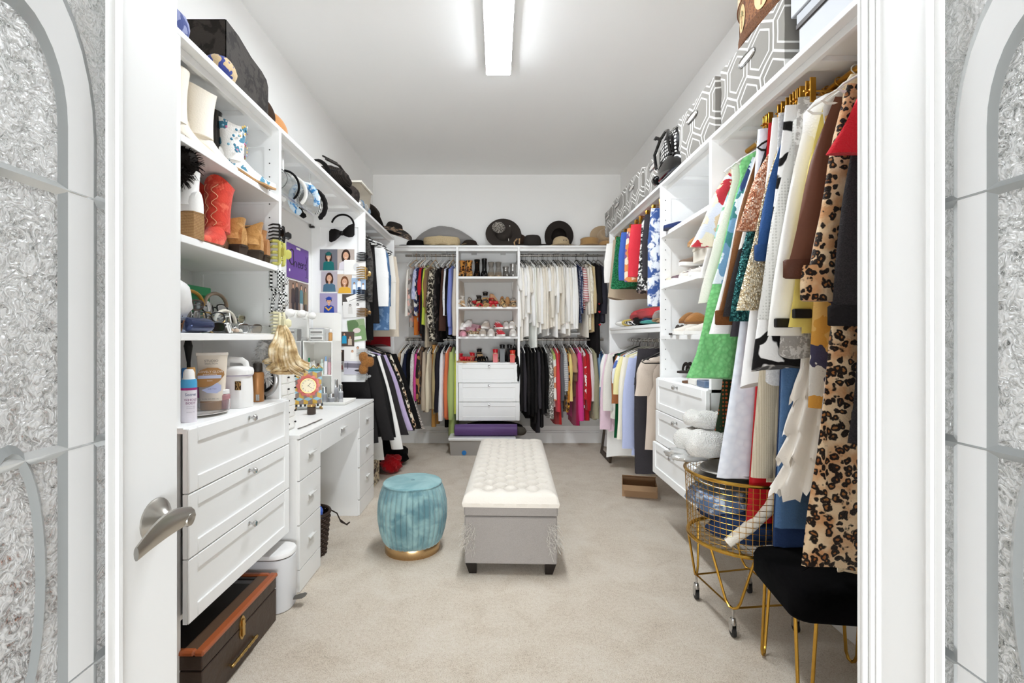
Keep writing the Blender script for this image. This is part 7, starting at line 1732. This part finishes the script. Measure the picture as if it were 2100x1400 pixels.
# ---------------------------------------------------------------- top shelf: boxes, bins, bags and hats
TS = ZT+.001
lat = fab('#8a8680', 'lattice', '#f1efeb', s=1., bump=.15)
def fabric_bin(label, y0, y1, h=.29, x0=1.075, d=.33, sag=.0, seed=1, open_=False):
    r = E('fabric_bin', label, 'bin', (x0+d/2, (y0+y1)/2, TS), 0, 'lattice fabric bins on the top shelf')
    m = MB(); rr = random.Random(seed); n = 12; rings = []
    L = (y1-y0); ph = rr.uniform(0, 6)
    def ring(z, g):
        pts = []
        for e in range(4):
            for i in range(n):
                t = -1+2*i/n
                a, b = [(-1, -t), (t, -1), (1, t), (-t, 1)][e]
                bow = (.006+sag)*math.sin(PI*(z/h))*math.cos(PI*t/2)
                X = a*(d/2-g)+(a*bow if e in (0, 2) else 0); Y = b*(L/2-g)+(b*bow if e in (1, 3) else 0)
                pts.append((X, Y, z+(.012*math.sin(3*t+ph)*sag*40 if z > h*.9 else 0)))
        return pts
    for z, g in ((0, .012), (.01, .004), (h*.3, 0), (h*.6, .003), (h*.85, .0), (h-.004, 0), (h, .004)): rings.append(ring(z, g))
    m.loft(rings, True, not open_)
    if open_: m.loft([ring(h, .004), ring(h-.005, .012), ring(h-.12, .016)], False, True)
    m.build('body', lat, r, world=False, ang=50)
    g = MB(); pts = lambda w, q: [(0, w*spow(math.cos(a), .75), q*spow(math.sin(a), .75)) for a in [2*PI*i/24 for i in range(24)]]
    T = Matrix.Translation((-d/2-.006-sag, 0, h*.68))
    g.tube(pts(.062, .018), .004, 8, True, T=T); hd = g.build('handle_rim', CHROME, r, world=False)
    MB().slab(pts(.060, .016), (.004, 0, 0), T=T).build('handle_slot', M('#c9c4bd', .4), hd, world=False)
    return r
fabric_bin('grey lattice fabric bin beneath the palm tree hat box', 1.79, 2.30, .285, seed=1, sag=.004)
fabric_bin('grey lattice fabric bin behind the polka dot bag', 2.36, 2.84, .29, seed=2, sag=.012)
fabric_bin('grey lattice fabric bin below the black wheeled bag, coral cloth on top', 3.02, 3.50, .24, seed=3, sag=.012)
fabric_bin('grey lattice fabric bin over the red trousers', 3.55, 4.02, .27, seed=4, sag=.008)
fabric_bin('grey lattice fabric bin last but one before the corner', 4.06, 4.42, .26, seed=5, sag=.01)
fabric_bin('grey lattice fabric bin hard by the back corner', 4.45, 4.78, .24, seed=6, sag=.006)
tag(blob(MB(), (1.20, 3.12, TS+.275), .08, .09, .035, 91, .3).build('scarf', PL('#d9705c')), 'coral cloth lying on a lattice bin beside the polka dot bag', 'scarf')
# oval hat box with palm trees
hx_, hy_, hz_ = 1.25, 2.04, TS+.288
HB = E('hat_box', 'oval brown hat box printed with palm trees in medallions', 'box', (hx_, hy_, hz_))
wv = fab('#7a4a2c', 'mottle', '#93623c', '#5d3620', s=1.3, rough=.6); RX_, RY_, HH_ = .175, .255, .30
el = lambda s, z, n=64: [(RX_*s*math.cos(2*PI*j/n), RY_*s*math.sin(2*PI*j/n), z) for j in range(n)]
MB().loft([el(.94, 0), el(.97, .004), el(.985, .06), el(1, .19)]).build('body', wv, HB, world=False)
MB().loft([el(1.0, .002), el(1.02, .006), el(1.025, .05), el(1.0, .056)]).build('base_band', fab('#8a5a38', 'knit', '#5d3a22', s=3., bump=.8), HB, world=False)
MB().loft([el(1.03, .19), el(1.035, .20), el(1.035, .292), el(1.02, .30), el(.5, .306), el(.05, .306)]).build('lid', fab('#e3cfae', 'dots', '#a9794c', s=1., rough=.6), HB, world=False)
MB().tube(el(1.037, .192), .003, 6, True).build('lid_cord', M('#7a4a2c', .6), HB, world=False)
gn, br, cr = '#7d7a4f', '#9c6a38', '#dcbc88'
for k in range(8):
    a = PI+(-1.55+.62*k); cx, cy = RX_*math.cos(a), RY_*math.sin(a); nx, ny = math.cos(a)/RX_, math.sin(a)/RY_; L_ = math.hypot(nx, ny); nx /= L_; ny /= L_
    T = Matrix.Translation((cx*.998+nx*.0015, cy*.998+ny*.0015, .122)) @ Matrix.Rotation(math.atan2(ny, nx)+PI/2, 4, 'Z') @ RX90
    m = MB(); mats = []
    # medallion curved to the wall of the box: short vertical strips
    sh = [(ell(0, 0, .041, .060, 24), cr), ([(-.003, -.045), (.004, -.045), (.0025, .012), (-.001, .012)], br)]
    for q in range(9):
        b = -.5+q*(PI+1.)/8; l = .032; dx, dy = math.cos(b)*l, math.sin(b)*l*.8
        sh.append(([(0, .012), (dx*.5-.003*math.sin(b), .014+dy*.6+.004), (dx, .012+dy-.006), (dx*.5+.003*math.sin(b), .012+dy*.6)], gn))
    art(m, sh, T, mats, .0006)
    def bend(v):
        aa = math.atan2(v[1]/RY_, v[0]/RX_); return v
    m.v = [(lambda x, y, z: (x, y, z))(*v) for v in m.v]
    out_ = []
    for x, y, z in m.v:
        q = math.hypot(x/RX_, y/RY_); lay = max(0, q-1); f = (1.004+.0)/q*.998; d0 = ((x-(cx*.998+nx*.0015))*nx+(y-(cy*.998+ny*.0015))*ny)
        out_.append((x*f+nx*(d0 if d0 > 0 else 0), y*f+ny*(d0 if d0 > 0 else 0), z))
    m.v = out_; m.build('medallion', mats, HB, world=False, smooth=False)
# stacked lidded boxes by the door
gb, gd = M('#b9bbc0', .5), M('#3a3230', .5)
for k, (z, h, y0, y1, lb, c) in enumerate(((0, .17, 1.30, 1.735, 'pale grey lidded box at the base of the stack near the door stile', gb), (.172, .16, 1.28, 1.765, 'grey box with a dark rim in the middle of the stack', gb), (.334, .18, 1.28, 1.80, 'dark-lidded grey box on top of the stack', M('#8d8b8c', .5)))):
    B_ = E('lidded_box', lb, 'box', (1.25, 1.52, TS+z)); x0 = 1.095-.012*k
    MB().box(x0, y0, TS+z, 1.425, y1, TS+z+h*.72, .003).build('body', c, B_); MB().box(x0-.006, y0-.006, TS+z+h*.72, 1.430, y1+.006, TS+z+h, .003).build('lid', M('#a9abb0', .45) if k == 0 else M('#77767a', .45), B_)
    MB().box(x0-.007, y0-.007, TS+z+h*.72-.006, 1.4305, y1+.007, TS+z+h*.72+.012, .001).build('lid_edge', gd, B_)
# polka dot wheeled bag
PB = E('polka_dot_bag', 'black bag with white polka dots on a shiny black wheeled base', 'bag', (1.17, 2.98, TS))
dots = fab('#151313', 'dots', '#efece8', s=1.15, rough=.35, bump=.1); pat_ = M('#0f0e0e', .1, coat=.5)
m = MB(); n = 32; rings = []
for z, rx, ry in ((.09, .12, .17), (.13, .13, .185), (.20, .13, .185), (.26, .11, .165), (.30, .07, .13), (.315, .03, .08)): rings.append([(rx*spow(math.cos(2*PI*j/n), .7)*(1+.03*math.sin(4*j)), ry*spow(math.sin(2*PI*j/n), .7), z+.006*math.sin(j*1.3)) for j in range(n)])
m.loft(rings); m.build('body', dots, PB, world=False, ang=70)
m = MB(); m.loft([[(rx*spow(math.cos(2*PI*j/n), .6), ry*spow(math.sin(2*PI*j/n), .6), z) for j in range(n)] for z, rx, ry in ((.002, .12, .18), (.01, .135, .20), (.07, .14, .205), (.10, .132, .19), (.105, .12, .17))]); m.build('base', pat_, PB, world=False, ang=50)
MB().tube([(-.135, -.13, .09), (-.15, -.12, .18), (-.13, -.07, .26), (-.12, 0, .285), (-.13, .07, .26), (-.15, .12, .18), (-.135, .13, .09)], .010, 8).build('handle', pat_, PB, world=False)
MB().lathe([(.02, -.012), (.03, -.010), (.03, .010), (.02, .012)], 18, T=Matrix.Translation((-.12, .17, .032)) @ Matrix.Rotation(PI/2, 4, 'X')).build('wheel', pat_, PB, world=False)
MB().tube([(-.10, .16, .30), (-.125, .17, .315), (-.13, .175, .30)], .012, 8).build('knob', pat_, PB, world=False)

def hat(label, loc, rot, mat, brim=.19, cr=.088, ch=.11, band=None, tilt=(0, 0), oval=1.15, pinch=.02, curl=.02, wav=0., name='hat', down=0., under=None, topr=.85, dome=False):
    r = E(name, label, 'hat', loc, (tilt[0], tilt[1], rot)); n = 48
    def rg(q, z, w=0.): return [(q*math.cos(2*PI*j/n), q*oval*math.sin(2*PI*j/n), z+w*(math.cos(2*2*PI*j/n))+wav*w*40*math.sin(5*2*PI*j/n)*.01) for j in range(n)]
    b = MB(); b.loft([rg(cr*.98, .0), rg((cr+brim)/2, .001-down*.4, -curl*.3), rg(brim, .004-down, -curl), rg(brim*1.004, .008-down, -curl), rg((cr+brim)/2, .008-down*.4, -curl*.3), rg(cr*1.0, .009)], False, False)
    c = MB(); rr = []
    prof = [(1.0, .004), (.985, ch*.3), (.95, ch*.65), (topr, ch*.9), (topr*.85, ch)] if not dome else [(1., .004), (.99, ch*.35), (.93, ch*.62), (.78, ch*.83), (.5, ch*.96)]
    for s, z in prof+[(.3, ch-(pinch if not dome else -.002)), (.02, ch-(pinch*1.1 if not dome else -.003))]:
        rr.append([(cr*s*math.cos(2*PI*j/n)*(1-pinch*4*(max(0, z/ch-.4))*max(0, -math.sin(2*PI*j/n))), cr*s*oval*math.sin(2*PI*j/n), z) for j in range(n)])
    c.loft(rr, False, True)
    b.build('brim', under or mat, r, world=False, ang=60); c.build('crown', mat, r, world=False, ang=60)
    if band: MB().loft([rg(cr*1.012, .008), rg(cr*1.008, .030)], False, False).build('hatband', band, r, world=False)
    return r
felt = lambda c: fab(c, bump=.3, sheen=.25)
straw = lambda c, c2: fab(c, 'knit', c2, s=2.6, bump=.7, rough=.7, sheen=0)
dk = felt('#2b2623'); brn = felt('#3a2b22')
# left-hand run, from the door
tag(blob(MB(), (-1.10, 1.60, TS+.05), .05, .06, .052, 101, .12).build('patterned_pouch', fab('#4a5488', 'zebra', '#8d93b8', s=1.)), 'blue swirl pouch at the shelf end by the door stile', 'pouch')
tag(blob(MB(), (-1.075, 1.86, TS+.04), .045, .065, .042, 102, .12).build('patterned_pouch', fab('#3c478a', 'zebra', '#c9b08a', s=.9)), 'blue and gold swirl pouch in front of the black box', 'pouch')
DB = E('black_box', 'scuffed black lidded box with a curved open side, top shelf over the boots', 'box', (-1.2, 2.05, TS))
x0, x1, y0, y1, h_ = -1.36, -1.055, 1.86, 2.20, .235
scuff = fab('#25211e', 'mottle', '#3c3733', s=.7, rough=.6, bump=.2)
m = MB(); prof = [(y0, 0), (y1, 0), (y1, .15), (y1-.015, .175), (y1-.06, .19), (y1-.15, .20), (y1-.25, .228), (y0, h_)]
m.slab([(x1, y, TS+z) for y, z in prof], (-.004, 0, 0)); m.slab([(x0, y, TS+z) for y, z in prof], (.004, 0, 0)); m.box(x0, y1-.004, TS, x1, y1, TS+.15); m.box(x0, y0, TS, x1, y0+.004, TS+h_); m.box(x0, y0, TS, x1, y1, TS+.005)
m.build('body', scuff, DB, smooth=False)
m = MB(); m.loft([[(x0+.004, y, TS+z-.002), (x1-.004, y, TS+z-.002), (x1-.004, y, TS+z+.002), (x0+.004, y, TS+z+.002)] for y, z in prof[2:]]); m.build('lid', M('#171413', .4), DB, ang=20)
tag(MB().box(-1.435, 1.80, TS, -1.425, 1.83, TS+.20, .002).build('bracket', M('#dcdcda', .5)), 'slim white upright strip against the wall behind the pouches', 'bracket')
hat('dark brown hat with its brim tipped against the black box', (-1.20, 2.335, TS+.075), .2, brn, brim=.15, cr=.08, ch=.09, tilt=(-.35, .75), curl=.005)
hat('caramel leather hat lying on its side', (-1.20, 2.47, TS+.062), .0, felt('#b47b45'), brim=.115, cr=.085, ch=.10, tilt=(.3, 1.2), oval=1.05, dome=True, curl=.004, under=felt('#a36a38'))
tag(MB().tube([(-1.10+.02*math.cos(a), 2.98+.085*math.cos(a), TS+.052+.045*math.sin(a)) for a in [2*PI*i/24 for i in range(24)]], .006, 6, True, flat=2.6).tube([(-1.10, 3.05, TS+.07), (-1.075, 3.09, TS+.085), (-1.06, 3.12, TS+.088)], .006, 6).build('belt', blk2), 'coiled black belt near the middle of the desk-side top shelf', 'belt')
for k, (z, lb) in enumerate(((.0, 'black fedora at the base of the pile over the desk bay'), (.05, 'black braided hat on top of the pile over the desk bay'))):
    hat(lb, (-1.20, 3.42, TS+.006+z), .3*k, straw('#1d1918', '#3a332f') if k else dk, brim=.155, cr=.085, ch=.10, curl=.008, band=M('#0f0d0d', .5))
tag(blob(MB(), (-1.13, 3.30, TS+.10), .10, .17, .05, 105, .15).build('hat', fab('#1f1b19', 'stripe', '#332d29', s=2.5)), 'slouchy dark ribbed hat draped over the black pile', 'hat')
tag(MB().tube([(-1.12, 3.12, TS+.165), (-1.09, 3.30, TS+.185), (-1.09, 3.46, TS+.17), (-1.11, 3.54, TS+.13)], .008, 8).tube([(-1.14, 3.12, TS+.185), (-1.11, 3.30, TS+.205), (-1.11, 3.46, TS+.19), (-1.13, 3.56, TS+.14)], .006, 8).build('belt', M('#231d1a', .3)), 'two glossy dark straps lying over the slouchy hat', 'belt')
tag(blob(MB(), (-1.14, 3.62, TS+.075), .09, .085, .075, 107, .14).build('beanie', fab('#2a2523', 'mottle', '#3d3632', s=1.)), 'dark knit beanie beside the clear storage box', 'beanie')
CBX = E('clear_storage_box', 'clear storage box with a cream rim over the end of the desk bay', 'box', (-1.21, 3.90, TS))
tray4(-1.34, -1.09, 3.76, 4.05, TS, TS+.215, .016, M('#c9bda9', .12, trans=.6, ior=1.2), CBX, 'body')
R_ = lambda g, z: [(-1.34-g, 3.76-g, z), (-1.09+g, 3.76-g, z), (-1.09+g, 4.05+g, z), (-1.34-g, 4.05+g, z)]
MB().loft([R_(.012, TS+.212), R_(.028, TS+.215), R_(.028, TS+.228), R_(.010, TS+.230)]).build('rim', M('#efe9dc', .35), CBX)
for k in range(5): tag(blob(MB(), (-1.10, 3.77+.055*k, TS+.045+.018*(k % 2)), .035, .035, .04, 110+k, .3, 14, 8).build('foil_pouch', M(['#d6d4d2', '#8fa9c4', '#c9c7c4'][k % 3], .18, .7)), f'crinkled {["silver", "blue", "grey"][k % 3]} foil pouch, {ORD[k+1]} along the front of the clear storage box', 'pouch', 'foil pouches by the clear box')
hat('black pleated sun hat standing on its brim, end of the desk-side shelf', (-1.19, 4.38, TS+.115), .0, fab('#221d1a', 'stripe', '#322b26', s=3.5), brim=.20, cr=.10, ch=.10, tilt=(-.25, .55), curl=.03, dome=True)
hat('black hat with a tan brim edge near the left corner of the back shelf', (-1.08, 4.95, TS+.085), .4, dk, brim=.20, cr=.09, ch=.10, tilt=(.1, .22), curl=.02, under=fab('#c9ab8c', 'mottle', '#2a2421', s=.5))
# back shelf, from the desk corner
BYs = 5.34
hat('flat black felt hat nearest the desk corner', (bp(852), BYs, TS+.006), PI/2, felt('#0f0d0d'), brim=.17, cr=.10, ch=.075, curl=.01)
m = MB(); n = 28; rings = []; prof_ = random.Random(1)
for i in range(25):
    q = -1+2*i/24; e = max(.02, (1-abs(q)**1.7)); top_ = .085+.165*e**.75*(1-.12*q); bot_ = .085-.075*e**.6; ry = .015+.16*e**.6
    rings.append([(.335*q, ry*math.cos(2*PI*j/n), (top_+bot_)/2+(top_-bot_)/2*math.sin(2*PI*j/n)+.006*math.sin(9*q+2*j)*e) for j in range(n)])
m.loft(rings); GT = E('cloth_bag', 'grey felt dust bag draped over the cream hat', 'bag', (bp(912, 5.38), 5.385, TS)); m.build('body', fab('#8b8886', bump=.25), GT, world=False, ang=70)
MB().box(-.02, -.186, .135, .0, -.178, .17, .001, T=Tm((-.06, .045, .0), ry=.5)).box(-.012, -.182, .06, -.009, -.178, .14, T=Tm((-.06, .03, .0), ry=.5)).build('tag', M('#efedea', .5), GT, world=False)
CH_ = E('hat', 'cream hat with a deep rolled brim under the grey dust bag', 'hat', (bp(906, 5.27), 5.29, TS), 0); stw = straw('#dccaa8', '#c4ad84')
rgq = lambda q, z, w=0.: [(.205*q*math.cos(2*PI*j/40), .13*q*math.sin(2*PI*j/40), z+w*math.sin(7*2*PI*j/40)) for j in range(40)]
MB().loft([rgq(.80, .012, .004), rgq(.90, .012, .006), rgq(.99, .035), rgq(1., .085), rgq(.97, .098), rgq(.93, .085), rgq(.86, .04), rgq(.75, .03)], True, False).build('brim', stw, CH_, world=False, ang=70)
MB().loft([rgq(.70, .03), rgq(.68, .08), rgq(.58, .115), rgq(.3, .125), rgq(.02, .126)], False, True).build('crown', straw('#cfc0a6', '#b5a07c'), CH_, world=False, ang=60)
hat('dark brown hat with a tan ribbon beside the grey dust bag', (bp(962), BYs, TS+.006), .2, felt('#332b26'), brim=.14, cr=.09, ch=.075, curl=.015, band=M('#c9a97c', .6), oval=1.)
BH_ = hat('large charcoal sun hat leaning on the wall with a sequin rosette', (bp(1033, 5.36), 5.40, TS+.165), 0, felt('#3b3531'), brim=.205, cr=.095, ch=.09, tilt=(1.15, .25), oval=1., curl=.012, wav=.3)
m = MB(); rr = random.Random(2)
m.lathe([(.075, 0), (.07, .012), (.05, .02), (.012, .016), (0, .012)], 28, T=Matrix.Translation((-.07, .005, .095)), sx=1.) ; m.build('rosette', fab('#6a635c', 'sequin', '#2a2623', '#d6d0c6', s=.9), BH_, world=False)
MB().tube([(.04, .13, .02), (.055, .05, .03), (.05, -.02, .05), (.075, -.09, .03)], .0045, 6).build('cord', M('#cfc9c0', .4), BH_, world=False)
hat('dark brown hat behind the charcoal sun hat', (bp(1063, 5.45), 5.47, TS+.085), 0, brn, brim=.12, cr=.085, ch=.08, tilt=(.9, -.3))
tag(MB().tube([(bp(1060)-.02, 5.26, TS+.01), (bp(1060)-.03, 5.26, TS+.05), (bp(1060), 5.26, TS+.085), (bp(1060)+.03, 5.26, TS+.09), (bp(1060)+.025, 5.26, TS+.03)], .022, 8, flat=.4).build('scarf', fab('#8d6844', 'mottle', '#c9a77c', s=1.3)), 'tan print scarf tucked between the charcoal hats', 'scarf')
hat('charcoal wide fedora with a domed crown on the back shelf', (bp(1092), 5.30, TS+.008), PI/2, felt('#34302e'), brim=.172, cr=.092, ch=.12, curl=.010, oval=1.1, pinch=.012)
hat('black hat leaning upright behind the small straw hat', (bp(1147, 5.40), 5.43, TS+.15), 0, felt('#27221f'), brim=.165, cr=.09, ch=.09, tilt=(-1.25, -.2), oval=1.05, curl=.012, under=felt('#2d2825'))
SH = hat('small cream straw hat with three eyelets', (bp(1150), 5.26, TS+.006), 0, straw('#d6c4a6', '#b59d77'), brim=.125, cr=.092, ch=.105, oval=1., dome=True, curl=.004)
for q in (-1, 0, 1): MB().lathe([(.006, 0), (.006, .003), (0, .003)], 10, T=Matrix.Translation((q*.026+.02, -.0885+.006*abs(q), .05)) @ RX90).build('eyelet', BLACK, SH, world=False)
tag(MB().loft([[(bp(1160)+.19*q*math.cos(2*PI*j/40), 5.30+.12*q*math.sin(2*PI*j/40), z) for j in range(40)] for q, z in ((.9, TS), (1, TS+.004), (.9, TS+.010))]).build('hat_brim', fab('#a9875a', 'check', '#3a2c1f', s=1.2)), 'flat woven hat with a dark stitched edge under the small straw hat', 'hat')
hat('tan wool boater beside the right-hand corner', (bp(1210), 5.30, TS+.006), 0, felt('#a98658'), brim=.15, cr=.105, ch=.095, oval=1., topr=.97, curl=.005, pinch=.005)
hat('beige wide hat leaning against the lattice bins', (bp(1240, 5.42), 5.44, TS+.13), 0, felt('#b19a7d'), brim=.17, cr=.09, ch=.08, tilt=(1.0, .35), oval=1.05, curl=.01)
hat('tan flat cap in front of the beige wide hat', (bp(1243), 5.28, TS+.008), 0, felt('#b08a5c'), brim=.10, cr=.085, ch=.06, oval=1., dome=True, curl=.004)
for k, (px, r_) in enumerate(((1030, .16), (1092, .165))):
    pass
